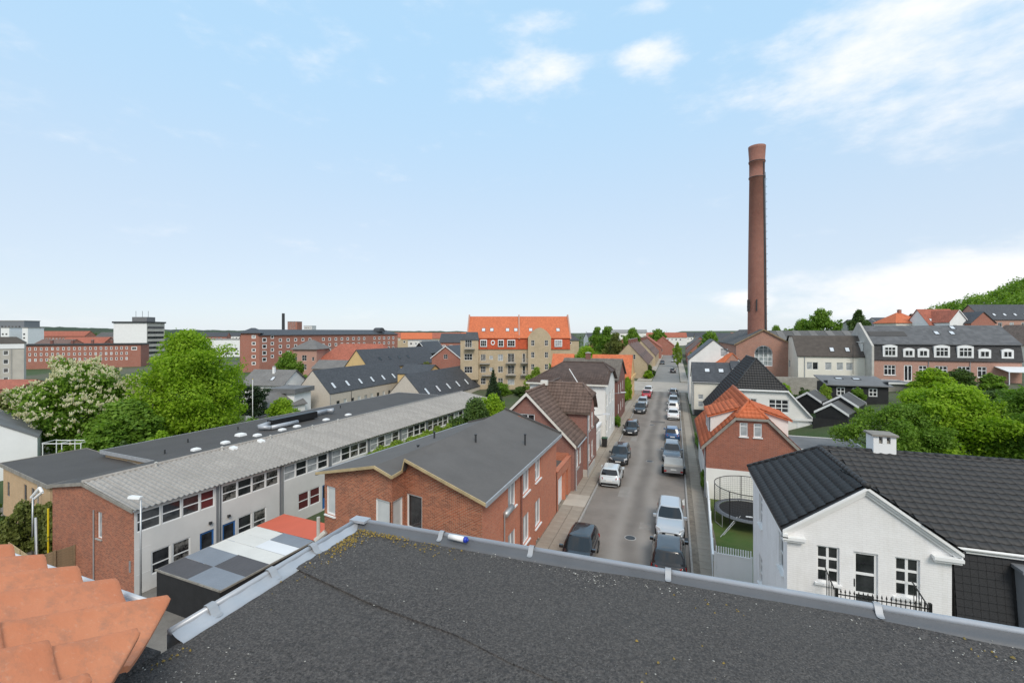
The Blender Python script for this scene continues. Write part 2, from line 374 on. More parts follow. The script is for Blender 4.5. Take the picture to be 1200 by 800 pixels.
def auto_uv(me):
    n = len(me.polygons); nl = len(me.loops)
    if not n: return
    me.uv_layers.new(name='UVMap')
    nr = np.empty(n*3); me.polygons.foreach_get('normal', nr); nr = nr.reshape(-1, 3)
    tot = np.empty(n, dtype=np.int64); me.polygons.foreach_get('loop_total', tot)
    vi = np.empty(nl, dtype=np.int64); me.loops.foreach_get('vertex_index', vi)
    co = np.empty(len(me.vertices)*3); me.vertices.foreach_get('co', co); co = co.reshape(-1, 3)
    t = np.stack([-nr[:, 1], nr[:, 0], np.zeros(n)], 1); ln = np.linalg.norm(t, axis=1)
    flat = ln < .02; t[flat] = (1, 0, 0); ln[flat] = 1; t /= ln[:, None]
    b = np.cross(nr, t); nr2 = np.repeat(np.arange(n), tot); p = co[vi]
    uv = np.stack([(p*t[nr2]).sum(1), (p*b[nr2]).sum(1)], 1)
    me.uv_layers[0].data.foreach_set('uv', uv.ravel())
def link(name, me, parent=None, loc=None, rz=None, rot=None):
    o = bpy.data.objects.new(name, me); C.objects.link(o)
    if parent: o.parent = parent
    if loc: o.location = loc
    if rz is not None: o.rotation_euler = (0, 0, rz)
    if rot is not None: o.rotation_euler = rot
    return o
def tag(o, label, cat, group=None):
    o['label'] = label; o['category'] = cat
    if group: o['group'] = group
    return o
def thing(name, label, cat, loc, rz=0.0, group=None):
    o = link(name, None, None, loc, rz); return tag(o, label, cat, group)
def struct(o): o['kind'] = 'structure'; return o
def stuff(o): o['kind'] = 'stuff'; return o
def sstep(x, a, b):
    t = max(0., min(1., (x-a)/(b-a))); return t*t*(3-2*t)

# ------------------------------------------------------------------ lie of the land
def hill_d(x, y): return math.hypot((x-254)/1.1, (y-352)*(2.2 if y > 352 else 1.0))
def ground(x, y):
    left = -3.4*sstep(-x, 9.5, 18.0)
    left *= 1 - .80*sstep(y, 72, 100)*sstep(x, -62, -46)
    left -= 2.0*sstep(-x, 70, 160)
    g = left
    g += 3.6*sstep(x, 7, 20)*sstep(y, 38, 66) + 1.6*sstep(x, 20, 42)*sstep(y, 38, 70)
    q = .42*(x-45)+.62*(y-100)
    g += 8.5*sstep(q, -5, 75)*sstep(x, 30, 72)
    g += 28*sstep(-hill_d(x, y), -118, -25)
    return g

# ------------------------------------------------------------------ building helpers
def clip(poly, a, b):
    """keep the part of poly left of the line a->b (2-D)"""
    out = []
    def sd(p): return (b[0]-a[0])*(p[1]-a[1])-(b[1]-a[1])*(p[0]-a[0])
    for i, p in enumerate(poly):
        q = poly[(i+1) % len(poly)]; sp, sq = sd(p), sd(q)
        if sp >= -1e-9: out.append(p)
        if (sp > 1e-9 and sq < -1e-9) or (sp < -1e-9 and sq > 1e-9):
            t = sp/(sp-sq); out.append((p[0]+(q[0]-p[0])*t, p[1]+(q[1]-p[1])*t))
    return out
def area(p): return abs(sum(p[i][0]*p[(i+1) % len(p)][1]-p[(i+1) % len(p)][0]*p[i][1] for i in range(len(p))))/2
def wall_panel(mb, origin, ang, outline, holes, depth=.12, m=0):
    ca, sa = math.cos(ang), math.sin(ang)
    T = lambda u, y, v: (origin[0]+ca*u-sa*y, origin[1]+sa*u+ca*y, origin[2]+v)
    us = sorted({min(p[0] for p in outline), max(p[0] for p in outline), *[h[0] for h in holes], *[h[0]+h[2] for h in holes]})
    vv = sorted({min(p[1] for p in outline), max(p[1] for p in outline), *[h[1] for h in holes], *[h[1]+h[3] for h in holes]})
    for i in range(len(us)-1):
        for j in range(len(vv)-1):
            cu, cv = (us[i]+us[i+1])/2, (vv[j]+vv[j+1])/2
            if any(h[0] < cu < h[0]+h[2] and h[1] < cv < h[1]+h[3] for h in holes): continue
            p = [(us[i], vv[j]), (us[i+1], vv[j]), (us[i+1], vv[j+1]), (us[i], vv[j+1])]
            for e in range(len(outline)):
                p = clip(p, outline[e], outline[(e+1) % len(outline)])
                if len(p) < 3: break
            if len(p) >= 3 and area(p) > 1e-5: mb.poly([T(u, 0, v) for u, v in p], m)
    for u, v, w, h in holes:
        for a, b in (((u, v), (u, v+h)), ((u, v+h), (u+w, v+h)), ((u+w, v+h), (u+w, v)), ((u+w, v), (u, v))):
            mb.poly([T(b[0], 0, b[1]), T(a[0], 0, a[1]), T(a[0], depth, a[1]), T(b[0], depth, b[1])], m)
WCACHE = {}
def window_mesh(w, h, nx, ny, fw, bw, mat, rows=None):
    key = (round(w, 3), round(h, 3), nx, ny, fw, bw, mat, tuple(rows) if rows else None)
    if key in WCACHE: return WCACHE[key]
    mb = MB(); t = .055
    mb.box(0, fw, 0, t, 0, h); mb.box(w-fw, w, 0, t, 0, h); mb.box(fw, w-fw, 0, t, 0, fw); mb.box(fw, w-fw, 0, t, h-fw, h)
    iw, ih = w-2*fw, h-2*fw
    for i in range(1, nx): x = fw+iw*i/nx; mb.box(x-bw/2, x+bw/2, .004, t-.004, fw, h-fw)
    zs = [fw+ih*r for r in rows] if rows else [fw+ih*j/ny for j in range(1, ny)]
    for z in zs:
        for i in range(nx):
            x0 = fw+iw*i/nx+(bw/2 if i else 0); x1 = fw+iw*(i+1)/nx-(bw/2 if i < nx-1 else 0)
            mb.box(x0, x1, .008, t-.008, z-bw/2, z+bw/2)
    pn = MB(); pn.poly([(fw*.5, .034, fw*.5), (w-fw*.5, .034, fw*.5), (w-fw*.5, .034, h-fw*.5), (fw*.5, .034, h-fw*.5)])
    WCACHE[key] = (mb.mesh('window', mat), pn)
    return WCACHE[key]
PCACHE = {}
def add_window(parent, origin, ang, u, v, w, h, nx=2, ny=2, mat='white_paint', glass=None, depth=.12, fw=.06, bw=.045, sill=None, rows=None, name='window', label=None, split=True):
    me, pn = window_mesh(w, h, nx, ny, fw, bw, mat, rows)
    g = glass or random.choice(['glass_dark']*4+['glass_curtain'])
    ca, sa = math.cos(ang), math.sin(ang); y = depth-.065
    o = link(name, me, parent, (origin[0]+ca*u-sa*y, origin[1]+sa*u+ca*y, origin[2]+v), ang)
    key = (id(pn), g)
    if key not in PCACHE: PCACHE[key] = pn.mesh('pane', g)
    if split: link('pane', PCACHE[key], o)
    else: link('pane', PCACHE[key], parent, o.location, ang)
    if sill:
        sk = ('sill', round(w, 3), sill)
        if sk not in PCACHE: PCACHE[sk] = MB().box(-.06, w+.06, -depth-.02, .06, -.07, -.002).mesh('sill', sill)
        link('sill', PCACHE[sk], o if split else parent, None if split else o.location, None if split else ang)
    if label: o['label'] = label
    return o

class House:
    """local frame: x 0..w, y 0..d, S wall faces -y"""
    def __init__(s, name, label, cat, loc, rz, w, d, h, wall, base=-1.2, group=None, sidewall=None):
        s.root = thing(name, label, cat, loc, rz, group); s.w, s.d, s.h, s.base = w, d, h, base
        s.mats = [wall]; s.sm = {}
        for q, m in (sidewall or {}).items():
            if m not in s.mats: s.mats.append(m)
            s.sm[q] = s.mats.index(m)
        s.side = {'S': ((0, 0, 0), 0., w), 'E': ((w, 0, 0), R(90), d), 'N': ((w, d, 0), R(180), w), 'W': ((0, d, 0), R(270), d)}
        s.holes = {q: [] for q in 'SENW'}; s.tops = {}
        s.rng = random.Random(name+label)
    def win(s, side, u, v, w, h, nx=2, ny=2, **kw):
        o, a, L = s.side[side]; s.holes[side].append((u, v, w, h))
        if 'glass' not in kw: kw['glass'] = s.rng.choice(['glass_dark']*3+['glass_room']*2+['glass_curtain'])
        return add_window(s.root, o, a, u, v, w, h, nx, ny, **kw)
    def row(s, side, u0, step, n, v, w, h, nx=2, ny=2, **kw):
        for i in range(n): s.win(side, u0+i*step, v, w, h, nx, ny, **kw)
    def door(s, side, u, v, w, h, mat='white_paint', glass='glass_dark', panes=1, label=None):
        o, a, L = s.side[side]; s.holes[side].append((u, v, w, h)); ca, sa = math.cos(a), math.sin(a)
        mb = MB(); mb.box(0, w, .0, .05, 0, h); fr = link('door', mb.mesh('door', mat), s.root, (o[0]+ca*u-sa*.06, o[1]+sa*u+ca*.06, v), a)
        if panes:
            link('pane', MB().box(.14, w-.14, -.008, .01, h*.45, h-.14).mesh('pane', glass), fr)
        link('handle', MB().box(w-.12, w-.07, -.05, -.01, h*.45, h*.5).mesh('handle', 'galvanised'), fr)
        if label: fr['label'] = label
    def gable(s, sides, rise, apex=None):
        for q in sides: s.tops[q] = (rise, apex)
    def walls(s, depth=.12, skip=''):
        mb = MB()
        for q, (o, a, L) in s.side.items():
            if q in skip: continue
            out = [(0, s.base), (L, s.base), (L, s.h)]
            if q in s.tops:
                r, ap = s.tops[q]
                if isinstance(r, list): out += r
                else: out.append((L/2 if ap is None else ap, s.h+r))
            out.append((0, s.h))
            wall_panel(mb, o, a, out, s.holes[q], depth, s.sm.get(q, 0))
        # dark rooms behind the panes
        s.wall = mb.build('wall', s.mats, s.root)
        return s
    def slab(s, pts, mat, th=.14, name='roof', parent=None):
        """a roof plane: pts anticlockwise seen from above, thickened downwards"""
        mb = MB(); mb.prism([(p[0], p[1], p[2]-th) for p in pts], pts); return mb.build(name, mat, parent or s.root)
    def roof(s, axis, rise, mat, ov=.3, vo=.25, th=.14, apex=None, barge=None, ridge=None, z0=None):
        w, d, h = s.w, s.d, s.h if z0 is None else z0
        A = (w if axis == 'y' else d)
        L = (d if axis == 'y' else w)
        ap = A/2 if apex is None else apex
        mb = MB(); s.planes = []
        for sgn, e0 in ((-1, -ov), (1, A+ov)):
            run = ap if sgn < 0 else A-ap
            ze = h - rise*ov/run + th; zr = h+rise+th
            if axis == 'y':
                pts = [(e0, -vo, ze), (ap, -vo, zr), (ap, L+vo, zr), (e0, L+vo, ze)]
            else:
                pts = [(-vo, e0, ze), (-vo, ap, zr), (L+vo, ap, zr), (L+vo, e0, ze)]
            nrm = (Vector(pts[1])-Vector(pts[0])).cross(Vector(pts[2])-Vector(pts[0]))
            if nrm.z < 0: pts = pts[::-1]
            s.planes.append(pts); mb.prism([(p[0], p[1], p[2]-th) for p in pts], pts)
        r = mb.build('roof', mat, s.root); s.roofo = r
        if barge:
            for end in (0, 1):
                m2 = MB(); yy = -vo-.035 if end == 0 else L+vo+.003
                for sgn, e0 in ((-1, -ov), (1, A+ov)):
                    run = ap if sgn < 0 else A-ap; ze = h-rise*ov/run+th; zr = h+rise+th
                    if axis == 'y':
                        a0, a1 = (e0, ze), (ap, zr)
                        q = [(a0[0], yy, a0[1]-.24), (a1[0], yy, a1[1]-.24), (a1[0], yy, a1[1]+.03), (a0[0], yy, a0[1]+.03)]
                        m2.prism(q, [(x, y+.032, z) for x, y, z in q])
                    else:
                        a0, a1 = (e0, ze), (ap, zr)
                        q = [(yy, a0[0], a0[1]-.24), (yy, a1[0], a1[1]-.24), (yy, a1[0], a1[1]+.03), (yy, a0[0], a0[1]+.03)]
                        m2.prism(q, [(x+.032, y, z) for x, y, z in q])
                m2.build('barge_board', barge, r)
        if ridge:
            a, b = ((ap, -vo, h+rise+th), (ap, L+vo, h+rise+th)) if axis == 'y' else ((-vo, ap, h+rise+th), (L+vo, ap, h+rise+th))
            MB().tube(a, b, .11, n=8).build('ridge_cap', ridge, r, True)
        return r
    def hip(s, rise, mat, ov=.35, th=.12, axis='x', inset=None, ridge=None):
        w, d, h = s.w, s.d, s.h; L, A = (w, d) if axis == 'x' else (d, w); ins = A/2 if inset is None else inset
        z0, z1 = h+th-rise*ov/(A/2), h+rise+th
        f = (lambda u, v, z: (u, v, z)) if axis == 'x' else (lambda u, v, z: (v, u, z))
        c = [f(-ov, -ov, z0), f(L+ov, -ov, z0), f(L+ov, A+ov, z0), f(-ov, A+ov, z0)]; r0, r1 = f(ins, A/2, z1), f(L-ins, A/2, z1)
        mb = MB()
        for pts in ([c[0], c[1], r1, r0], [c[1], c[2], r1], [c[2], c[3], r0, r1], [c[3], c[0], r0]):
            n = (Vector(pts[1])-Vector(pts[0])).cross(Vector(pts[2])-Vector(pts[0]))
            mb.poly(pts if n.z > 0 else pts[::-1])
        lo = [(p[0], p[1], p[2]-.12) for p in c]
        for i in range(4): j = (i+1) % 4; mb.poly([lo[i], lo[j], c[j], c[i]] if axis == 'x' else [lo[j], lo[i], c[i], c[j]])
        mb.poly(lo[::-1]); s.roofo = mb.build('roof', mat, s.root)
        if ridge:
            m2 = MB()
            for a, b in ((c[0], r0), (c[1], r1), (c[2], r1), (c[3], r0), (r0, r1)): m2.tube(a, b, .09, n=6)
            m2.build('hip_cap', ridge, s.roofo)
        return s.roofo
    def flat(s, mat, ov=.15, th=.2, edge='zinc', z=None):
        z = s.h if z is None else z
        r = MB().box(-ov, s.w+ov, -ov, s.d+ov, z+.003, z+th).build('roof', mat, s.root); s.roofo = r
        if edge:
            m = MB(); o = ov+.012
            m.box(-o, s.w+o, -o-.05, -o, z-.06, z+th+.05); m.box(-o, s.w+o, s.d+o, s.d+o+.05, z-.06, z+th+.05)
            m.box(-o-.05, -o, -o-.05, s.d+o+.05, z-.06, z+th+.053); m.box(s.w+o, s.w+o+.05, -o-.05, s.d+o+.05, z-.06, z+th+.053)
            m.build('roof_edge', edge, r)
        return r
    def skylight(s, plane, u, v, w=.78, h=1.2, glass='skylight_glass', frame='dark_metal'):
        """on a roof plane given by its four points; u along eave (m), v up the slope (m)"""
        P = [Vector(p) for p in plane]
        lo = sorted(P, key=lambda p: p.z)[:2]; hi = sorted(P, key=lambda p: p.z)[2:]
        n = (P[1]-P[0]).cross(P[2]-P[0]).normalized(); n = n if n.z > 0 else -n
        e = Vector((0, 0, 1)).cross(n).normalized(); up = n.cross(e)
        o0 = min(lo, key=lambda p: p.dot(e)); o = o0+e*u+up*v
        T = lambda a, b, c: o+e*a+up*b+n*c
        m = MB(); fw = .07
        for a0, a1, b0, b1 in ((0, fw, 0, h), (w-fw, w, 0, h), (fw, w-fw, 0, fw), (fw, w-fw, h-fw, h)):
            m.prism([T(a0, b0, -.02), T(a1, b0, -.02), T(a1, b1, -.02), T(a0, b1, -.02)], [T(a0, b0, .07), T(a1, b0, .07), T(a1, b1, .07), T(a0, b1, .07)])
        f = m.build('roof_window', frame, s.root)
        g = MB(); g.poly([T(fw, fw, .04), T(w-fw, fw, .04), T(w-fw, h-fw, .04), T(fw, h-fw, .04)]); g.build('pane', glass, f)
        return f
    def chimney(s, x, y, z0, z1, w=.6, d=.6, mat='brick_red', cap='concrete', parent=None):
        c = MB().box(x-w/2, x+w/2, y-d/2, y+d/2, z0, z1).build('chimney', mat, s.root)
        MB().box(x-w/2-.06, x+w/2+.06, y-d/2-.06, y+d/2+.06, z1+.002, z1+.10).box(x-w/4, x+w/4, y-d/4, y+d/4, z1+.102, z1+.22).build('chimney_cap', cap, c)
    def pipe(s, x, y, z0, z1, mat='zinc', r=.05):
        MB().tube((x, y, z0), (x, y, z1), r, n=8).build('downpipe', mat, s.root)

def tile_mesh(tw, tl, amp, lift=.03, prof='pan'):
    if prof == 'pan': xs = [(0, .9), (.14, 1), (.30, .45), (.5, 0), (.75, .02), (.92, .5), (1.02, .9)]
    else: xs = [(.012, .3), (.03, .4), (.97, .4), (.988, .3)]
    rows = [[(x*tw, 0, a*amp+lift-.045) for x, a in xs], [(x*tw, 0, a*amp+lift) for x, a in xs], [(x*tw, tl*1.04, a*amp) for x, a in xs]]
    return rows
def tile_field(parent, plane, tw, tl, mat, amp=.035, inside=None, prof='pan', singles=0, eye=(0, 0, 13), lift=.03, name='roof_tile', gap=.0):
    """real tiles over a roof plane (points in the parent's frame); nearest ones as objects, the rest joined"""
    P = [Vector(p) for p in plane]; n = (P[1]-P[0]).cross(P[2]-P[0]).normalized(); n = n if n.z > 0 else -n
    e = Vector((0, 0, 1)).cross(n).normalized(); up = n.cross(e); o = P[0]
    q = [((p-o).dot(e), (p-o).dot(up)) for p in P]
    if sum(q[i][0]*q[(i+1) % len(q)][1]-q[(i+1) % len(q)][0]*q[i][1] for i in range(len(q))) < 0: q = q[::-1]
    u0, u1 = min(a for a, b in q), max(a for a, b in q); v0, v1 = min(b for a, b in q), max(b for a, b in q)
    rows = tile_mesh(tw, tl, amp, lift, prof)
    def ok(u, v):
        for i in range(len(q)):
            a, b = q[i], q[(i+1) % len(q)]
            if (b[0]-a[0])*(v-a[1])-(b[1]-a[1])*(u-a[0]) < -1e-6: return False
        return inside is None or inside(o+e*u+up*v)
    cells = []
    for i in range(int(math.ceil((u1-u0)/tw))):
        for j in range(int(math.ceil((v1-v0)/tl))):
            u, v = u0+i*tw, v0+j*tl
            if ok(u+tw*.5, v+tl*.45): cells.append((u, v))
    mat4 = Matrix((( e.x, up.x, n.x, 0), (e.y, up.y, n.y, 0), (e.z, up.z, n.z, 0), (0, 0, 0, 1)))
    rnd = random.Random(3)
    if singles:
        W = parent.matrix_world if parent.parent is None else parent.parent.matrix_world
        ey = Vector(eye)
        cells.sort(key=lambda c: ((W @ (o+e*c[0]+up*c[1]))-ey).length)
        mb = MB(); mb.grid(rows); me = mb.mesh(name, mat, prof == 'pan')
        for u, v in cells[:singles]:
            ob = link(name, me, parent); p = o+e*u+up*v+n*.004
            ob.matrix_local = Matrix.Translation(p) @ mat4
        cells = cells[singles:]
    mb = MB()
    for u, v in cells:
        dz = rnd.uniform(0, .006); du = rnd.uniform(-.004, .004)
        mb.grid([[o+e*(u+a+du)+up*(v+b)+n*(c+.004+dz) for a, b, c in r] for r in rows])
    if cells: stuff(mb.build(name+'s', mat, parent, prof == 'pan'))

# ------------------------------------------------------------------ ground sheet, street, crossing
def build_ground():
    xs = sorted(set([-4000, -2500, -1500, -900, -600, -420] + list(range(-300, -70, 14)) + [x*2.0 for x in range(-35, 30)] + list(range(60, 320, 14)) + [420, 600, 1000, 2000, 4000]))
    ys = sorted(set([-400, -150, -60, -30, -10] + [y*2.5 for y in range(0, 48)] + list(range(120, 460, 15)) + [520, 700, 1000, 1600, 2600, 4500]))
    mb = MB(); rows = []
    for y in ys:
        r = []
        for x in xs:
            z = ground(x, y)-.08
            if x > 300 or y > 480: z = min(z, 6) if x > 100 else z
            r.append((x, y, z))
        rows.append(r)
    mb.grid(rows); struct(mb.build('terrain', 'terrain', None, True))
    struct(MB().box(-6.0, .85, 2.9, 103, -.3, 0).build('road', 'asphalt'))
    c = struct(MB().box(-58, 60, 103.004, 123, -.3, -.004).build('cross_road', 'crossing_paving'))
    struct(MB().box(-5.4, 1.4, 123.004, 420, -.3, 0.0).build('road', 'asphalt_far'))
    # pavements: bed, kerb stones, slabs
    slab = MB().prism([(-.397, -.397, 0), (.397, -.397, 0), (.397, .397, 0), (-.397, .397, 0)], [(-.39, -.39, .03), (.39, -.39, .03), (.39, .39, .03), (-.39, .39, .03)]).mesh('paving_slab', 'slab')
    kerb = MB().prism([(-.07, -.495, 0), (.07, -.495, 0), (.07, .495, 0), (-.07, .495, 0)], [(-.06, -.49, .14), (.06, -.49, .14), (.06, .49, .14), (-.06, .49, .14)]).mesh('kerb_stone', 'kerb_stone')
    rn = random.Random(5)
    for nm, x0, x1, kx, cols in (('pavement', -8.3, -6.14, -6.07, (-7.45, -6.62)), ('pavement', .99, 2.42, .92, (1.72,))):
        p = struct(MB().box(x0, x1, 3, 102.9, -.3, .095).build(nm, 'gravel_edge'))
        for i in range(96): link('kerb_stone', kerb, p, (kx, 7.5+i, -.02))
        for cx in cols:
            for i in range(118):
                y = 8+.8*i
                if abs(y-34.4) < 1.3 and cx < 0: continue
                o = link('paving_slab', slab, p, (cx, y, .085+rn.uniform(0, .006))); o.rotation_euler = (rn.uniform(-.004, .004), rn.uniform(-.004, .004), rn.uniform(-.006, .006))
        if x0 < 0: MB().box(-7.85, -6.2, 33.2, 35.6, .096, .122).build('driveway_slab', 'slab_pale', p)
    for x0, x1 in ((-9.2, -5.55), (1.55, 3.4)):
        struct(MB().box(x0, x1, 124, 330, -.3, .1).build('pavement', 'crossing_paving'))
    # pale patches and an arrow of worn paint at the kerb
    struct(MB().prism([(.15, 36.2, .0), (.76, 36.4, .0), (.76, 37.8, .0)], [(.15, 36.2, .004), (.76, 36.4, .004), (.76, 37.8, .004)]).build('road_marking', 'road_paint'))
    rn = random.Random(12)
    for x, y, w_, l_ in ((-4.2, 36.5, .9, 2.6), (-1.9, 52.2, 1.4, .9), (-4.9, 55.5, .7, 3.5), (-3.2, 68, 2.0, 1.1), (-2.2, 31.0, .8, 1.2)):
        struct(MB().prism([(x, y, .0), (x+w_, y+.05, .0), (x+w_-.04, y+l_, .0), (x+.03, y+l_-.06, .0)], [(x, y, .004), (x+w_, y+.05, .004), (x+w_-.04, y+l_, .004), (x+.03, y+l_-.06, .004)]).build('road_patch', rn.choice(['asphalt_patch', 'asphalt_pale'])))
    for x, y, lab in ((-2.6, 29.5, 'nearest round manhole cover in the street'), (-2.3, 47.5, 'round manhole cover beside the grey estate car'), (-2.9, 66.0, 'round manhole cover before the white cars')):
        c = thing('manhole_cover', lab, 'manhole cover', (x, y, .002)); n = 20
        ring = lambda r, z: [(r*math.cos(6.28318*i/n), r*math.sin(6.28318*i/n), z) for i in range(n)]
        MB().prism(ring(.30, 0), ring(.295, .012)).build('lid', 'dark_metal', c); MB().grid([ring(.305, 0), ring(.305, .008), ring(.37, .008), ring(.375, 0)], close=True, flip=True).build('rim', 'kerb_stone', c)
    for y in (30.2, 53.0, 75): 
        c = MB().box(.50, .82, y, y+.45, .0, .008).build('street_drain', 'dark_metal'); tag(c, 'iron street drain in the right gutter' if y < 40 else ('iron street drain beside the blue car' if y < 60 else 'iron street drain beside the white cars'), 'drain')
    struct(MB().box(-60, -18.2, 2, 28, -3.7, -3.42).build('yard', 'yard'))
build_ground()

# ------------------------------------------------------------------ foreground roofs
FZ = 11.672
def build_foreground():
    root = thing('felt_roofed_building', 'building in the foreground with dark mineral felt roof and grey metal edge', 'building', (0, 0, 0))
    mb = MB()
    x0, x1, y0, y1 = -2.0, 9.0, -6.0, 2.58
    # felt: overlapping sheets, each laid a few millimetres over the last
    def sheet(ptsf, z, name='felt_sheet'):
        m = MB(); n = 40
        rows = []
        for j in range(2):
            r = []
            for i in range(n+1):
                x = x0+(x1-x0)*i/n; r.append((x, ptsf[j](x), z + .004*math.sin(x*2.1+j)))
            rows.append(r)
        m.grid(rows)
        m.grid([[(p[0], p[1]-.0005, p[2]-.007) for p in rows[0]], rows[0]])
        return m.build(name, 'felt_mineral', root)
    seam = lambda x: 1.70-.19*(x+.46)+.012*math.sin(x*5.1)+.008*math.sin(x*13)
    seam2 = lambda x: .62-.19*(x+.46)+.01*math.sin(x*4)
    sheet((seam, lambda x: 2.56), FZ)
    sheet((seam2, lambda x: seam(x)+.05), FZ-.007)
    sheet((lambda x: -6, lambda x: seam2(x)+.05), FZ-.014)
    MB().box(x0-.02, x1, y0, y1-.02, 10.9, FZ-.03).build('roof_deck', 'felt_dark', root)
    w = MB()
    wall_panel(w, (x0, y1-.04, 0), R(180), [(-(x1-x0), 0), (0, 0), (0, 10.9), (-(x1-x0), 10.9)], [])
    w2 = MB().box(x0+.04, x1-.1, y0, y1-.08, -4, 10.9); w2.build('wall', 'brick_house', root)
    # front metal edge: upstand flange, bead along the top
    def edge(a, b, inward, name, wdt, mat_f, mat_b, r):
        a, b, n = Vector(a), Vector(b), Vector(inward); d = (b-a).normalized(); N = 50; L = (b-a).length
        prof = [(-.016, -.14), (-.016, .01), (-.006, .028), (.008, .030), (.018, .022), (.034, .012), (wdt*.6, .006), (wdt, -.002), (wdt, -.012)]
        rows = []
        for i in range(N+1):
            p = a+d*(L*i/N); wv = .0015*math.sin(i*1.3)+.001*math.sin(i*.37)
            rows.append([p+n*(u+wv)+Vector((0, 0, v+wv)) for u, v in prof])
        m = MB(); m.grid(rows, flip=True); o = m.build(name, mat_f, root, True)
        t = MB(); t.tube(a+Vector((0, 0, .026)), b+Vector((0, 0, .026)), r, n=12); t.build('bead', mat_b, o, True)
        return o
    e1 = edge((-2.06, 2.60, FZ), (9.0, 2.60, FZ), (0, -1, 0), 'metal_roof_edge', .085, 'grey_flash', 'zinc_pale', .017)
    e2 = edge((-2.06, 1.36, FZ), (-2.06, 2.60, FZ), (1, 0, 0), 'metal_roof_edge', .085, 'zinc_pale', 'zinc_pale', .016)
    MB().box(-2.085, -1.965, 2.55, 2.625, FZ+.030, FZ+.046).build('corner_cap', 'zinc_pale', e1)
    # clips that hold the edge
    def clipm(): 
        m = MB(); w = .021
        prof = [(-.024, -.03), (-.024, .02), (-.010, .047), (.010, .049), (.026, .036), (.040, .012), (.058, .006)]
        for s_ in (0,):
            rows = [[(-w, u, v) for u, v in prof], [(w, u, v) for u, v in prof]]; m.grid(rows)
            rows2 = [[(-w, u*.9+.001, v-.004) for u, v in prof], [(w, u*.9+.001, v-.004) for u, v in prof]]; m.grid(rows2, flip=True)
        i0 = [(w*math.cos(q*.5236), .058+w*math.sin(q*.5236)*.8, .0055) for q in range(7)]; m.poly(i0)
        return m.mesh('edge_clip', 'zinc', True)
    cm = clipm()
    for x in (-1.40, -.80, -.03, .90, 1.9, 3.2):
        o = link('edge_clip', cm, e1, (x, 2.60, FZ+.004)); o.rotation_euler = (0, 0, R(180)); o.scale = (.72, .85, .95)
    for y in (1.54, 1.88, 2.18): link('edge_clip', cm, e2, (-2.06, y, FZ), R(-90))
    # the felt turn-up with moss, the zinc end piece by the tiles
    MB().prism([(-2.2, 1.02, FZ-.02), (-1.99, 1.0, FZ-.02), (-1.99, 1.28, FZ-.02), (-2.2, 1.26, FZ-.02)], [(-2.2, 1.02, FZ+.03), (-1.99, 1.0, FZ+.012), (-1.99, 1.28, FZ+.012), (-2.2, 1.26, FZ+.03)]).build('end_flashing', 'felt_mineral', root)
    # moss cushions and lichen flakes
    rn = random.Random(11)
    def flecks(name, mat, spots, smin, smax, hh, parent=root):
        v = []; f = []; tone = []
        for (cx, cy, sx, sy, n) in spots:
            for _ in range(n):
                x, y = rn.gauss(cx, sx), rn.gauss(cy, sy)
                if y > 2.53: y = 2.53-rn.random()*.05
                if x < -1.985: x = -1.985+rn.random()*.03
                r = rn.uniform(smin, smax)*rn.random()**.5+.001; a0 = rn.random()*6; i = len(v); kk = 6
                z = FZ+.005*(1 if y > seam(x) else 0)-.001
                for q in range(kk): rr = r*rn.uniform(.5, 1.2); v.append((x+rr*math.cos(a0+q*1.047), y+rr*math.sin(a0+q*1.047)*.8, z))
                v.append((x, y, z+r*hh+.002))
                for q in range(kk): f.append((i+q, i+(q+1) % kk, i+kk)); tone.append(rn.random())
        me = bpy.data.meshes.new(name); me.from_pydata(v, [], f); me.materials.append(MATS[mat])
        at = me.attributes.new('tone', 'FLOAT', 'FACE'); at.data.foreach_set('value', tone)
        return stuff(link(name, me, parent))
    flecks('moss_cushions', 'moss', [(-1.93, 2.36, .035, .11, 300), (-1.75, 2.50, .09, .025, 130), (-1.45, 2.45, .12, .04, 60), (1.25, 2.42, .08, .05, 16), (2.2, 2.4, .4, .06, 30), (-1.93, 1.30, .02, .05, 14), (.25, 2.40, .1, .04, 10), (-1.9, 1.9, .05, .15, 16), (.1, 1.9, .15, .12, 10)], .002, .0105, .7)
    flecks('lichen_flakes', 'lichen', [(.0, 1.6, 1.6, .6, 60), (-1.2, 2.1, .5, .25, 30), (-.42, 2.44, .06, .04, 40), (-1.75, 1.25, .12, .10, 60), (1.3, 2.40, .3, .07, 70), (2.0, 2.4, .3, .07, 60), (-.3, 2.48, .6, .035, 100), (-1.9, 2.3, .05, .15, 40)], .001, .0055, .2)
    # tube of sealant lying against the edge
    t = thing('sealant_tube', 'white sealant tube with blue cap lying at the roof edge', 'tube', (-1.27, 2.555, FZ+.042), R(-4))
    t.scale = (.68, .68, .68)
    MB().tube((-.09, 0, 0), (.07, 0, 0), .024, n=16).build('tube_body', 'white_paint', t, True)
    MB().tube((.072, 0, 0), (.098, 0, 0), .026, n=16).tube((.0985, 0, 0), (.112, 0, 0), .012, n=10).build('cap', 'cap_blue', t, True)
plain('grey_flash', (.10, .103, .11), .55, .12, 3, .15, 60)
build_foreground()

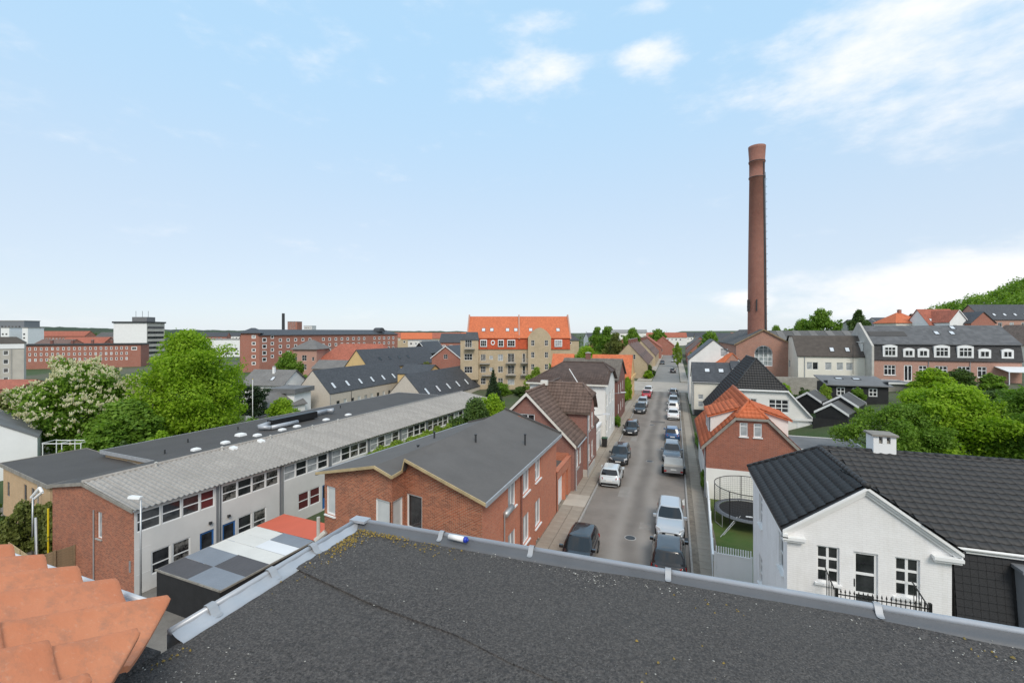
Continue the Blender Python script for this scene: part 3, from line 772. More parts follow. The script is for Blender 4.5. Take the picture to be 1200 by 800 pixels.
def build_clay_roof():
    root = thing('clay_tiled_roof', 'terracotta pantile roof in the lower left foreground', 'roof', (-2.10, 1.31, 11.738), R(-2))
    pitch, tl, th, sl = .305, .56, .018, R(21.5)
    e, up, n = Vector((1, 0, 0)), Vector((0, -math.cos(sl), math.sin(sl))), Vector((0, math.sin(sl), math.cos(sl)))
    # section of one tile: rolled lip on the left, long sweep down to the pan on the right
    sec = []
    for q in range(19):
        s = (q/18)**1.5; sec.append((s*pitch*1.05-.012, .118*(1-min(1, s/.97))**2.3 + (.010*((s-.86)/.14)**2 if s > .86 else 0)))
    sec = [(-.040, .052), (-.040, .080), (-.037, .100), (-.030, .112), (-.021, .116), (-.013, .112)] + sec[2:]
    def one(i, cut=None):
        """cut: start along the slope for each section point (the tiles by the felt are sawn off askew)"""
        m = MB(); Ls = tl*1.12; rn = random.Random(i); top = []; bot = []
        for f in (0, .012, .04, .3, .6, 1.0):
            tr, br = [], []
            for x, z in sec:
                b0 = max(0., min(Ls*.98, cut(x))) if cut else 0.; b = b0+(Ls-b0)*f; lift = .017*(1-b/Ls)-(.004 if f == 0 else 0)
                tr.append((x+rn.uniform(-.0006, .0006), -b, z+lift+rn.uniform(-.0006, .0006))); br.append((x, -b, z+lift-th))
            top.append(tr); bot.append(br)
        m.grid(top); m.grid(bot, flip=True); m.grid([bot[0], top[0]])
        m.grid([[r[0] for r in top], [r[0] for r in bot]]); m.grid([[r[-1] for r in bot], [r[-1] for r in top]])
        me = m.mesh('roof_tile', 'clay')
        for p in me.polygons: p.use_smooth = abs(p.normal.z) > .25
        return me
    var = [one(i) for i in range(4)]
    rn = random.Random(4)
    mat4 = lambda: Matrix(((1, 0, 0, 0), (0, math.cos(sl), math.sin(sl), 0), (0, -math.sin(sl), math.cos(sl), 0), (0, 0, 0, 1)))
    for i in range(-15, 6):
        for j in range(7):
            v = j*tl; me = None
            if i >= 0:
                c0 = 1.0*i*pitch-v
                if c0 > tl*1.05: continue
                if c0 > -1.3*pitch: me = one(10+i*8+j, lambda x, c0=c0: c0+1.0*max(0, x))
            p = e*(i*pitch+(.055 if i >= 0 else 0)+rn.uniform(-.004, .004)) + up*(v+(rn.uniform(-.006, .006) if i < 0 else 0)) + n*(.004*(j % 2))
            o = link('roof_tile', me or rn.choice(var), root)
            o.matrix_local = Matrix.Translation(p) @ mat4() @ Matrix.Rotation(rn.uniform(-.008, .008), 4, 'Z')
    # boarding under the tiles
    m = MB(); a = [Vector((-15*pitch, 0, 0)), Vector((3*pitch-.05, 0, 0))]
    lo = [a[0]+up*.06-n*.05, a[1]+up*1.1-n*.05, a[1]+up*3.3-n*.05, a[0]+up*3.3-n*.05]
    m.prism([p-n*.05 for p in lo], lo); m.build('roof_boarding', 'wood_grey', root)
    MB().box(-15*pitch, -.35, -4.0, -.35, -15.5, -.35).build('wall', 'brick_house', root)
    # pvc gutter under the eave
    m = MB(); rows = []
    for q in range(13):
        ang = math.pi*q/12; rows.append([(-3.8, .055-.062*math.cos(ang), -.01-.062*math.sin(ang)), (-.16, .055-.062*math.cos(ang), -.01-.062*math.sin(ang))])
    m.grid(rows); g = m.build('gutter', 'pvc_grey', root, True)
    MB().tube((-3.8, .120, -.008), (-.16, .120, -.008), .014, n=8).build('gutter_lip', 'pvc_grey', g, True)
build_clay_roof()

# ------------------------------------------------------------------ school with corrugated roof, its carport and yard
SR = R(-4.2)
def build_school():
    W, D = 9.95, 50.0
    wv = Vector((-math.cos(R(4.2)), math.sin(R(4.2)), 0)); P0 = Vector((-31.5, 18.7, 0)); o = P0+wv*W
    H = House('school', 'long two-storey school block with grey corrugated roof and brick gable', 'school', (o.x, o.y, 0), SR, W, D, 2.0, 'brick_front', base=-4.2, sidewall={'E': 'grey_render', 'W': 'brick_tan'})
    H.gable('SN', .87, 4.35); H.tops['N'] = (.87, 5.6)
    r = random.Random(2)
    bays = 9; bl = 5.25
    wallE = []
    for b in range(bays):
        u0 = .0+b*bl+(-.05 if b else 0)
        xs = [u0+.32+i*1.19 for i in range(4)] if b else [.12, 1.55, 2.80, 3.98]
        for i, x in enumerate(xs):
            w = 1.175 if b else (1.38, 1.2, 1.15, 1.0)[i]
            if x+w > D: break
            g = 'glass_red' if (b == 0 and i == 3) else r.choice(['glass_dark', 'glass_dark', 'glass_room', 'glass_room', 'glass_curtain'])
            H.win('E', x, .44, w, 1.28, 1, 2, glass=g, fw=.075, bw=.07, rows=[.5], depth=.10)
        if b == 0:
            for i in range(2): H.win('E', .95+i*1.25, -2.55, 1.12, 1.48, 1, 2, rows=[.40], fw=.075, bw=.07, depth=.10)
            dx = 3.95
        elif b == 1:
            for i in range(2): H.win('E', 6.75+i*1.25, -2.55, 1.12, 1.48, 1, 2, rows=[.40], fw=.075, bw=.07, depth=.10)
            dx = 5.55
        elif b == 2:
            for i in range(2): H.win('E', 12.2+i*1.25, -2.55, 1.15, 1.48, 1, 2, rows=[.5], fw=.075, bw=.07, glass='glass_red' if i < 2 else None, depth=.10)
            dx = 14.85
        else:
            for i in range(3): H.win('E', u0+.4+i*1.3, -2.55, 1.15, 1.48, 1, 2, fw=.075, bw=.07, depth=.10)
            dx = None
        if dx: H.door('E', dx, -3.35, 1.0, 2.2, 'blue_paint', 'glass_dark', label='blue school door with glazed upper half')
    H.win('S', 5.72, -.55, .62, 1.75, 1, 1, glass='glass_curtain', fw=.07, sill='concrete', depth=.16)
    H.walls()
    # dark pilasters with downpipes between the bays
    for b in range(1, bays+1):
        u = b*bl-.16
        if u > D-.5: break
        q = MB().box(W+.002, W+.05, u, u+.34, -3.5, 1.95).build('pilaster', 'grey_paint', H.root)
        if b in (1, 2): MB().tube((W+.10, u+.17, -3.5), (W+.10, u+.17, 1.9), .045, n=8).build('downpipe', 'galvanised', H.root)
    q = MB()
    for z in (-.62, -2.2): q.box(W+.001, W+.012, .1, .9, z, z+.02)
    q.build('panel_joint', 'white_paint', H.root)
    for u in (4.55, 5.9): MB().box(W+.003, W+.16, u, u+.18, -.72, -.55).build('wall_lamp', 'dark_metal', H.root)
    MB().tube((5.45, -.05, -3.6), (5.45, -.05, 1.25), .045, n=8).build('downpipe', 'galvanised', H.root)
    MB().box(9.45, 9.62, -.035, -.002, -2.0, -1.3).build('wall_bracket', 'galvanised', H.root)
    # roof: corrugated sheets on the yard side, felt on the far side
    ridge_x, zr, ze = 4.35, 2.87, 2.0
    sl = math.atan2(zr-ze, W-ridge_x); run = (W-ridge_x+.32)/math.cos(sl)
    MB().prism([(ridge_x, -.1, zr-.05), (W+.18, -.1, ze-.08), (W+.18, D, ze-.08), (ridge_x, D, zr-.05)], [(ridge_x, -.1, zr+.03), (W+.18, -.1, ze), (W+.18, D, ze), (ridge_x, D, zr+.03)]).build('roof_deck', 'wood_grey', H.root)
    sw, rows_n = 1.02, 3; sll = run/rows_n
    m = MB(); npp = 28
    rows = []
    for s_ in (0, 1):
        rows.append([(s_*(sll+.12), i*sw*1.03/npp, .045*math.sin(i/npp*1.03*sw/.34*6.283)) for i in range(npp+1)])
    m.grid(rows); m.grid([[(p[0], p[1], p[2]-.012) for p in rows[1]], rows[1]])
    me = m.mesh('corrugated_sheet', 'asbestos', True)
    rn = random.Random(8)
    roofp = MB().box(ridge_x-.01, ridge_x+.01, 0, D, zr-.2, zr-.05).build('roof', 'wood_grey', H.root)
    for i in range(int(D/sw)):
        for j in range(rows_n):
            s0 = j*sll
            ob = link('corrugated_sheet', me, roofp, (ridge_x+s0*math.cos(sl), -.15+i*sw, zr+.085-s0*math.sin(sl)+(rows_n-j)*.009+rn.uniform(0, .01)+.002*(i % 2)))
            ob.rotation_euler = (0, sl+rn.uniform(-.003, .003)+.006, 0)
    MB().tube((ridge_x, -.2, zr+.10), (ridge_x, D, zr+.10), .14, n=10).build('ridge_capping', 'asbestos', roofp, True)
    MB().tube((W+.30, -.2, ze-.05), (W+.30, D, ze-.05), .055, n=8).build('gutter', 'galvanised', H.root)
    m = MB(); m.prism([(ridge_x, -.24, zr-.14), (W+.22, -.24, ze-.16), (W+.22, -.24, ze+.06), (ridge_x, -.24, zr+.09)], [(ridge_x, -.19, zr-.14), (W+.22, -.19, ze-.16), (W+.22, -.19, ze+.06), (ridge_x, -.19, zr+.09)])
    m.prism([(-.2, -.24, ze-.02), (ridge_x-.01, -.24, zr-.14), (ridge_x-.01, -.24, zr+.09), (-.2, -.24, ze+.18)], [(-.2, -.19, ze-.02), (ridge_x-.01, -.19, zr-.14), (ridge_x-.01, -.19, zr+.09), (-.2, -.19, ze+.18)])
    m.build('barge_board', 'wood_grey', roofp)
    MB().prism([(-.3, -.15, ze-.02), (ridge_x-.02, -.15, zr-.06), (ridge_x-.02, D, zr-.06), (-.3, D, ze-.02)], [(-.3, -.15, ze+.12), (ridge_x-.02, -.15, zr+.06), (ridge_x-.02, D, zr+.06), (-.3, D, ze+.12)]).build('felt_slope', 'felt_dark', roofp)
    for y, x in ((9.9, 4.9), (12.6, 4.8)): MB().prism([(x-.3, y-.25, zr), (x+.3, y-.25, zr-.05), (x+.3, y+.25, zr-.05), (x-.3, y+.25, zr)], [(x-.25, y-.2, zr+.2), (x+.25, y-.2, zr+.14), (x+.25, y+.2, zr+.14), (x-.25, y+.2, zr+.2)]).build('roof_hatch', 'white_paint', roofp)
    for y in (4.0, 9.0, 13.6, 18.5, 22): MB().tube((4.75, y, zr), (4.75, y, zr+.34), .09, .05, 8).tube((4.75, y, zr+.345), (4.75, y, zr+.42), .13, .02, 8).build('roof_vent', 'pale_concrete', roofp)
    # flat-roofed wing behind
    F = House('school_wing', 'flat dark-felt roofed wing behind the school ridge with white roof domes', 'building', (o.x, o.y, 0), SR, 9.4, 44, 1.55, 'brick_tan', base=-4.2)
    F.root.location = tuple(o+wv*9.75+Vector((.073, .997, 0))*7.5)
    F.walls(); F.flat('felt_dark', .25, .22, 'zinc')
    dome = MB(); dome.prism([(-.45, -.45, 0), (.45, -.45, 0), (.45, .45, 0), (-.45, .45, 0)], [(-.40, -.40, .26), (.40, -.40, .26), (.40, .40, .26), (-.40, .40, .26)]); dome.prism([(-.40, -.40, .262), (.40, -.40, .262), (.40, .40, .262), (-.40, .40, .262)], [(-.2, -.2, .36), (.2, -.2, .36), (.2, .2, .36), (-.2, .2, .36)])
    dm = dome.mesh('roof_dome', 'white_paint')
    for i, (x, y) in enumerate(((7.9, 3.4), (7.8, 6.3), (6.0, 9.2), (7.8, 9.8), (7.9, 12.8), (7.9, 14.8), (7.9, 19.2), (8.0, 22.9))):
        ob = link('roof_dome', dm, F.root, (x, y, 1.77)); ob.scale = (.95, .95, .8) if i == 2 else (.72, .72, .7)
    for x, y in ((4, 5), (6.5, 1.5), (5.2, 15.5), (3, 11), (4.4, 20), (2.6, 27)): MB().tube((x, y, 1.7), (x, y, 2.15), .07, n=8).build('roof_vent', 'dark_metal', F.root)
    # plant: black unit with fat silver ducts
    u = MB().box(5.2, 6.1, 13.0, 19.5, 1.95, 2.75).box(5.4, 5.9, 13.3, 19.2, 1.77, 1.948).build('ventilation_unit', 'black_paint', F.root)
    d = MB(); d.tube((6.6, 12.4, 2.05), (6.6, 16, 2.05), .26, n=12); d.tube((6.6, 12.4, 2.05), (5.6, 11.6, 2.2), .26, n=12); d.tube((5.6, 11.6, 2.2), (5.6, 13, 2.35), .26, n=12)
    d.tube((4.6, 18.0, 2.2), (4.6, 22.5, 2.2), .30, n=12); d.tube((4.6, 22.5, 2.2), (5.5, 22.8, 2.3), .30, n=12); d.build('ventilation_duct', 'zinc_pale', u, True)
    # cross wing towards the left
    Y = House('school_side_wing', 'tan brick side wing with flat dark roof left of the school gable', 'building', (-56.8, 23.2, 0), R(-10), 11.4, 5.6, .95, 'brick_tan', base=-4.2)
    for u_ in (5.4, 7.2): Y.win('S', u_, -1.15, .8, 1.35, 1, 1, mat='grey_paint', glass='glass_dark')
    Y.win('S', 1.0, -1.6, .8, 1.3, 1, 1, mat='grey_paint')
    Y.walls(); Y.flat('felt_dark', .18, .2, 'wood_grey')
    MB().tube((9.7, -.22, -3), (9.7, -.22, .9), .05, n=8).build('downpipe', 'galvanised', Y.root)
    # carport
    cp = thing('carport', 'low carport roofed with red, white and grey panels in front of the school', 'carport', (-29.05, 18.47, -3.42), R(-3.4))
    L, Wd, z = 8.9, 5.6, 2.25
    cols = [['panel_dark', 'panel_blue'], ['panel_blue', 'panel_dark'], ['panel_white', 'panel_white'], ['panel_white', 'panel_pale'], ['panel_white', 'panel_blue'], ['panel_red', 'panel_red']]
    ys = [0, 1.55, 3.1, 4.25, 5.35, 6.5, 8.9]
    for j in range(6):
        for i in range(2):
            if j == 5:
                if i: continue
                xa, xb = .01, Wd-.01
            else: xa, xb = i*Wd/2+.01, (i+1)*Wd/2-.01
            rows = []; n = int((xb-xa)/.045); yy0, yy1 = ys[j]+.008, ys[j+1]-.008
            ny = max(2, int((yy1-yy0)/.04))
            for b in range(ny+1):
                y = yy0+(yy1-yy0)*b/ny; zz = z+.02*(j % 2)*.2-.02*xa/Wd + (.012*abs(math.sin(y*3.1416/.12)) if cols[j][i] in ('panel_dark', 'panel_blue') else .004*math.sin(y*3))
                rows.append([(xa, y, zz), (xb, y, zz-.05)])
            m = MB(); m.grid(rows, flip=True); m.build('roof_panel', cols[j][i], cp)
    MB().box(0, Wd, -.02, .02, 0, z-.08).box(Wd-.04, Wd, .03, L, 0, z-.1).box(0, Wd-.05, L-.05, L, 0, z-.1).build('wall', 'black_wood', cp)
    MB().box(-.05, Wd+.05, -.10, -.03, z-.075, z+.02).box(Wd+.003, Wd+.06, -.03, L, z-.14, z-.035).box(-.06, -.003, -.03, L, z-.10, z-.01).build('edge_trim', 'wood_grey', cp)
    for y in (.3, 3, 6, 8.5): MB().box(0.0, .1, y, y+.1, 0, z-.12).build('post', 'wood_grey', cp)
    # street lamp in the yard
    lp = thing('yard_lamp', 'slim galvanised lamp post with flat white head in front of the school', 'lamp post', (-29.73, 18.0, -3.42))
    MB().tube((0, 0, 0), (0, 0, 6.6), .06, .045, 10).build('pole', 'galvanised', lp, True)
    m = MB(); m.prism([(-1.05, -.1, 6.48), (-.9, -.16, 6.45), (.05, -.13, 6.52), (.05, .13, 6.52), (-.9, .16, 6.45), (-1.05, .1, 6.48)], [(-1.0, -.07, 6.58), (-.88, -.1, 6.60), (.08, -.08, 6.66), (.08, .08, 6.66), (-.88, .1, 6.60), (-1.0, .07, 6.58)]); m.build('lamp_head', 'white_paint', lp)
    lp2 = thing('yard_lamp', 'white curved lamp head on short post by the tan wing', 'lamp post', (-44.2, 19.6, -3.42))
    MB().tube((0, 0, 0), (0, 0, 4.3), .06, .05, 10).build('pole', 'galvanised', lp2, True)
    m = MB()
    for a, b in (((-.15, 0, 4.25), (.75, .05, 5.05)), ((.75, .05, 5.05), (1.0, .08, 4.75)), ((1.0, .08, 4.75), (.3, 0, 4.25))): m.tube(a, b, .10, n=8)
    m.build('lamp_head', 'white_paint', lp2)
    # timber fences by the gable
    def fence(label, pts, h, mat, nb, horizontal=True, z0=-3.42, grp='timber fences by the school gable'):
        f = thing('timber_fence', label, 'fence', (pts[0][0], pts[0][1], z0), 0, grp)
        a, b = Vector((*pts[0], 0)), Vector((*pts[1], 0)); d = b-a; L = d.length; f.rotation_euler = (0, 0, math.atan2(d.y, d.x))
        if horizontal:
            bm = MB().box(0, L, -.012, .012, .004, h/nb-.006).mesh('board', mat)
            for i in range(nb): link('board', bm, f, (0, random.uniform(-.006, .006), i*h/nb))
        else:
            w = L/nb; bm = MB().box(.006, w-.006, -.012, .012, 0, h).mesh('board', mat)
            for i in range(nb): link('board', bm, f, (i*w, .02*(i % 2), random.uniform(-.02, .02)))
        pm = MB().box(-.05, .05, -.07, -.014, 0, h+.06).mesh('post', mat)
        for x in (0.05, L/2, L-.05): link('post', pm, f, (x, -.02, 0))
        return f
    fence('pale new horizontal board fence left of the school gable', [(-46.5, 17.9), (-43.2, 17.5)], 1.9, 'wood_new', 11)
    fence('pale new board fence running up to the school gable', [(-43.0, 17.9), (-38.9, 17.2)], 1.9, 'wood_new', 11)
    fence('short board fence return at the school gable corner', [(-38.8, 17.2), (-38.4, 19.2)], 1.9, 'wood_old', 11)
    fence('dark vertical board fence behind the bush', [(-47.5, 21.0), (-41.6, 20.2)], 2.1, 'wood_old', 30, False)
    y = MB().tube((-42.3, 19.6, -3.42), (-42.3, 19.6, .3), .06, n=8).build('marker_post', 'yellow_paint'); tag(y, 'bright yellow marker post beside the school gable', 'post')
    y = MB().tube((-42.6, 19.1, -2.9), (-43.6, 19.5, -.5), .09, n=8).build('leaning_pipe', 'galvanised'); tag(y, 'grey pipe leaning against the bush behind the fence', 'pipe')
    # rubbish at the foot of the gable
    m = MB(); rn = random.Random(3)
    for i in range(9):
        x, yy, zz = rn.uniform(-.5, .5), rn.uniform(-.3, .3), rn.uniform(0, .35)
        m.prism([(x-.25, yy-.2, zz), (x+.25, yy-.2, zz+.05), (x+.2, yy+.2, zz), (x-.2, yy+.2, zz+.02)], [(x-.12, yy-.1, zz+.35), (x+.15, yy-.12, zz+.3), (x+.1, yy+.1, zz+.42), (x-.1, yy+.1, zz+.3)])
    tag(m.build('rubbish_bags', 'plastic_sheet', None, False, (-38.0, 16.6, -3.42)), 'crumpled pale plastic bags at the foot of the school gable', 'bags')
    m = MB()
    for i in range(10):
        x, yy = rn.uniform(-1.2, 1.2), rn.uniform(-.3, .3); m.tube((x-.5, yy, .08+.05*i), (x+.5, yy+rn.uniform(-.4, .4), .12+.05*i), .06, n=6)
    tag(m.build('scrap_pile', 'dark_metal', None, False, (-35.6, 16.9, -3.42)), 'dark heap of scrap against the school gable', 'scrap heap')
build_school()

# ------------------------------------------------------------------ left side of the street
def seg(mb, a, b, z0, tops, holes=(), depth=.12, m=0):
    """wall from a to b (x, y), tops: list of (fraction, z) from a to b; holes in metres (u, z, w, h)"""
    d = Vector((b[0]-a[0], b[1]-a[1])); L = d.length; ang = math.atan2(d.y, d.x)
    out = [(0, z0), (L, z0)]+[(f*L, z) for f, z in reversed(tops)]
    wall_panel(mb, (a[0], a[1], 0), ang, out, list(holes), depth, m); return (a[0], a[1], 0), ang, L

def build_brick_house():
    root = thing('brick_house', 'red brick house with low black felt roof at the near left of the street', 'house', (0, 0, 0))
    L0, L1, L2, L3, L4, L5 = (-17.5, 19.45), (-12.5, 18.25), (-12.5, 19.4), (-7.9, 18.3), (-7.9, 31.6), (-14.8, 32)
    mb = MB()
    def wins(frame, hs, **kw):
        o, ang, L = frame
        for (u, v, w, h), (nx, ny, g) in hs: add_window(root, o, ang, u, v, w, h, nx, ny, glass=g, fw=.085, bw=.06, sill='white_paint', depth=.13, **kw)
    h1 = [((.12, 3.35, .78, 1.5), (1, 1, 'glass_blind')), ((3.98, 3.2, 1.1, 1.75), (1, 1, 'glass_blind'))]
    f = seg(mb, L0, L1, -3.8, [(0, 5.45), (.82, 6.47), (1, 6.22)], [h[0] for h in h1], .14, 0); wins(f, h1)
    h2 = [((.04, 3.2, .95, 1.75), (1, 1, 'glass_blind'))]
    f = seg(mb, L1, L2, -3.8, [(0, 6.22), (1, 6.2)], [h[0] for h in h2], .14, 0); wins(f, h2)
    h3 = [((.08, 3.35, 1.05, 1.7), (1, 1, 'glass_dark'))]
    f = seg(mb, L2, L3, -3.8, [(0, 6.25), (.03, 6.62), (1, 5.45)], [h[0] for h in h3], .14, 0); wins(f, h3)
    h4 = []
    for y in (22.2, 24.6, 26.95):
        h4 += [((y-18.3-.6, 3.85, 1.2, 1.55), (2, 1, 'glass_curtain')), ((y-18.3-.6, 1.05, 1.2, 1.6), (2, 1, 'glass_curtain')), ((y-18.3-.45, -.35, .9, .62), (2, 1, 'glass_dark'))]
    f = seg(mb, L3, L4, -1.5, [(0, 5.45), (1, 5.45)], [h[0] for h in h4], .14, 1); wins(f, h4)
    seg(mb, L4, L5, -3.8, [(0, 5.45), (.42, 6.8), (1, 5.7)]); seg(mb, L5, L0, -3.8, [(0, 5.7), (1, 5.45)])
    mb.build('wall', ['brick_red', 'brick_orange_lit'], root)  # street wall's stronger light is put into its lighter brick colour
    A, B, Cc, D = (-12.25, 18.95, 6.85), (-11.95, 31.9, 7.15), (-7.62, 18.02, 5.62), (-7.62, 31.9, 5.62)
    E, V, G, P, Q = (-13.4, 18.15, 6.62), (-12.42, 19.0, 6.28), (-12.02, 31.9, 6.72), (-15.1, 32.2, 5.88), (-17.85, 19.2, 5.55)
    th = .13; m = MB()
    def sl(pts): 
        n = (Vector(pts[1])-Vector(pts[0])).cross(Vector(pts[2])-Vector(pts[0]))
        if n.z < 0: pts = pts[::-1]
        m.prism([(p[0], p[1], p[2]-th) for p in pts], pts)
    sl([A, Cc, D, B]); sl([E, G, P, Q]); Nn = (-12.32, 17.98, 6.30); sl([E, Nn, V, G]); sl([V, (A[0]-.02, A[1], A[2]-.02), (B[0]-.02, B[1], B[2]-.03), G])
    r = m.build('roof', 'felt_house', root)
    def rim(pts, mat, w=.05, up=.05, name='roof_edge', th=.13):
        q = MB()
        for a, b in zip(pts, pts[1:]):
            a, b = Vector(a), Vector(b); d = (b-a).normalized(); s_ = Vector((d.y, -d.x, 0)).normalized()*w
            lo = [a+Vector((0, 0, -th-.05)), a+s_+Vector((0, 0, -th-.05)), b+s_+Vector((0, 0, -th-.05)), b+Vector((0, 0, -th-.05))]
            hi = [p+Vector((0, 0, th+.05+up)) for p in lo]; q.prism(lo, hi)
        q.build(name, mat, r)
    rim([Q, E, Nn, V, A, Cc], 'wood_new', .045, .015, 'fascia', .075); rim([Cc, D], 'zinc', .06, .02, 'gutter'); rim([D, B], 'felt_dark', .12, .14); rim([B, G, P], 'felt_dark', .1, .12); rim([P, Q], 'zinc', .08, .01, 'gutter')
    for p, hh in (((-8.75, 27.0, 5.8), .75), ((-10.9, 24.3, 6.4), .55), ((-14.3, 25.5, 6.1), .5), ((-13.6, 22.4, 6.3), .25)):
        MB().tube(p, (p[0], p[1], p[2]+hh), .06, n=8).tube((p[0], p[1], p[2]+hh), (p[0], p[1], p[2]+hh+.06), .085, n=8).build('vent_pipe', 'dark_metal', r)
    MB().tube((-7.83, 23.55, -.2), (-7.83, 23.55, 5.5), .05, n=8).build('downpipe', 'brick_dark', root)
    MB().tube((-7.83, 20.9, -.2), (-7.83, 20.9, 4.0), .035, n=8).build('downpipe', 'galvanised', root)
    MB().tube((-7.80, 20.9, 4.0), (-7.80, 21.9, 4.05), .16, .16, 10).build('wall_lantern', 'galvanised', root, True)
    MB().tube((-17.5, 19.0, 2.2), (-17.5, 19.0, 3.3), .09, n=8).tube((-17.6, 18.9, 2.1), (-17.2, 19.2, 2.5), .14, n=8).build('vent_stack', 'pale_concrete', root)
    # garage with flat roof between this house and the next
    g = thing('garage', 'brick garage with white gate between brick house and villa', 'garage', (0, 0, 0))
    mb = MB(); hs = [(.35, 0, 2.2, 2.3), (2.75, 0, .95, 2.25)]
    f = seg(mb, (-7.86, 31.65), (-7.86, 36.2), -1.2, [(0, 2.95), (1, 2.85)], hs, .35)
    seg(mb, (-8.12, 36.2), (-8.12, 31.65), 2.2, [(0, 2.85), (1, 2.95)])
    seg(mb, (-12.2, 36.2), (-12.2, 31.65), -3, [(0, 4.0), (1, 4.0)]); seg(mb, (-12.0, 31.7), (-12.0, 36.2), 2, [(0, 4.1), (1, 4.1)])
    seg(mb, (-14, 36.05), (-8.0, 36.05), -1, [(0, 3.2), (1, 3.2)])
    mb.build('wall', 'brick_orange_lit', g)
    MB().box(-12, -8.13, 31.66, 36.03, 2.3, 2.55).build('roof', 'felt_house', g)
    MB().box(-8.15, -7.80, 31.62, 36.2, 2.953, 3.0).build('coping', 'brick_orange_lit', g)
    MB().box(-8.18, -8.12, 32.0, 34.2, 0, 2.3).build('garage_door', 'white_paint', g)
    MB().box(-8.18, -8.12, 34.4, 35.35, 0, 2.25).build('door', 'brick_dark', g)
build_brick_house()

def build_villa():
    # gable to the camera, cross gable to the street
    H = House('villa', 'brick villa with brown tiled roof and street-side cross gable', 'house', (-15.5, 36.25, 0), 0, 7.9, 11.2, 3.9, 'brick_villa', base=-3.6)
    H.gable('SN', 3.85)
    H.win('S', 2.85, 4.75, 1.75, 1.35, 3, 2, fw=.08, bw=.07, rows=[.62], glass='glass_dark', sill='white_paint')
    for u in (.7, 8.2): H.win('E', u, 1.6, 1.2, 1.5, 2, 2, rows=[.66], sill='concrete')
    H.win('E', 2.2, 1.6, .9, 1.5, 2, 2, rows=[.66])
    H.walls()
    H.roof('y', 3.85, 'tile_brown', ov=.25, vo=.3, barge='cream_paint')
    er = H.planes[1]
    tile_field(H.roofo, er, .30, .345, 'tile_brown_real', .035, inside=lambda p: not (p.x > 4.0 and 3.7 < p.y < 7.8 and p.z > 8.0-abs(p.y-5.75)*1.05-.1 and False))
    tile_field(H.roofo, H.planes[0], .30, .345, 'tile_brown_real', .035, inside=lambda p: p.x > 1.2)
    MB().tube((3.95, -.3, 7.98), (3.95, 11.4, 7.98), .12, n=8).build('ridge_cap', 'tile_brown_real', H.roofo, True)
    # cross gable
    w = MB(); x1 = 8.25; ya, yb = 3.9, 7.7; ze, zr = 5.95, 8.0
    seg(w, (4.9, ya), (x1, ya), 3.0, [(0, ze), (1, ze)]); seg(w, (x1, yb), (4.9, yb), 3.0, [(0, ze), (1, ze)])
    hs = [(.55, 4.0, 1.0, 1.45), (2.25, 4.0, 1.0, 1.45), (.55, 1.2, 1.0, 1.6), (2.25, 1.2, 1.0, 1.6)]
    f = seg(w, (x1, ya), (x1, yb), -1, [(0, ze), (.28, ze+1.15), (.72, ze+1.15), (1, ze)], hs)
    for u, v, a, b in hs: add_window(H.root, f[0], f[1], u, v, a, b, 2, 2, rows=[.66], sill='concrete')
    seg(w, (7.9, ya), (x1, ya), -1, [(0, 3.0), (1, 3.0)])
    w.build('cross_gable_wall', 'brick_villa', H.root)
    MB().box(7.902, x1+.06, ya-.06, yb+.06, -1, .75).build('plinth', 'pale_concrete', H.root)
    ym = (ya+yb)/2; o = .3; xe = x1+.3; xh = x1-.75; zh = ze+.95
    sll = (zr-ze)/(ym-ya)
    A0, A1 = (2.0, ya-o, ze-o*sll+.15), (xe, ya-o, ze-o*sll+.15); R0, R1 = (3.6, ym, zr+.15), (xh, ym, zr+.15); B0, B1 = (2.0, yb+o, ze-o*sll+.15), (xe, yb+o, ze-o*sll+.15)
    M0, M1 = (xe, ym-(ym-ya)*.5, zr+.15-1.03), (xe, ym+(ym-ya)*.5, zr+.15-1.03)
    m = MB(); pl = [[A0, A1, M0, R1, R0], [B1, B0, R0, R1, M1], [M0, M1, R1]]
    for p in pl: m.prism([(q[0], q[1], q[2]-.13) for q in p], p)
    r = m.build('cross_gable_roof', 'tile_brown', H.root)
    for p in pl[:2]: tile_field(r, p, .30, .345, 'tile_brown_real', .035, inside=lambda q: q.z > 7.9-abs(q.x-3.95)*.975-.02 and q.x > 3.7)
    tile_field(r, pl[2], .30, .345, 'tile_brown_real', .035)
    m = MB()
    for a, b in ((R0, R1), (R1, M0), (R1, M1)): m.tube(a, b, .11, n=8)
    m.build('ridge_cap', 'tile_brown_real', r, True)
    MB().box(3.6, 4.25, 5.2, 5.6, 7.9, 8.35).build('chimney', 'cream_paint', H.root)
    H.pipe(8.05, .15, .1, 3.7); H.pipe(8.34, 3.85, .1, 5.8)
    MB().tube((8.25, -.2, 3.72), (8.25, 3.55, 3.72), .06, n=8).build('gutter', 'zinc', H.root)
plain('tile_brown_real', (.165, .112, .09), .85, .32, 1.6, .3, 30, fine=.3)
build_villa()

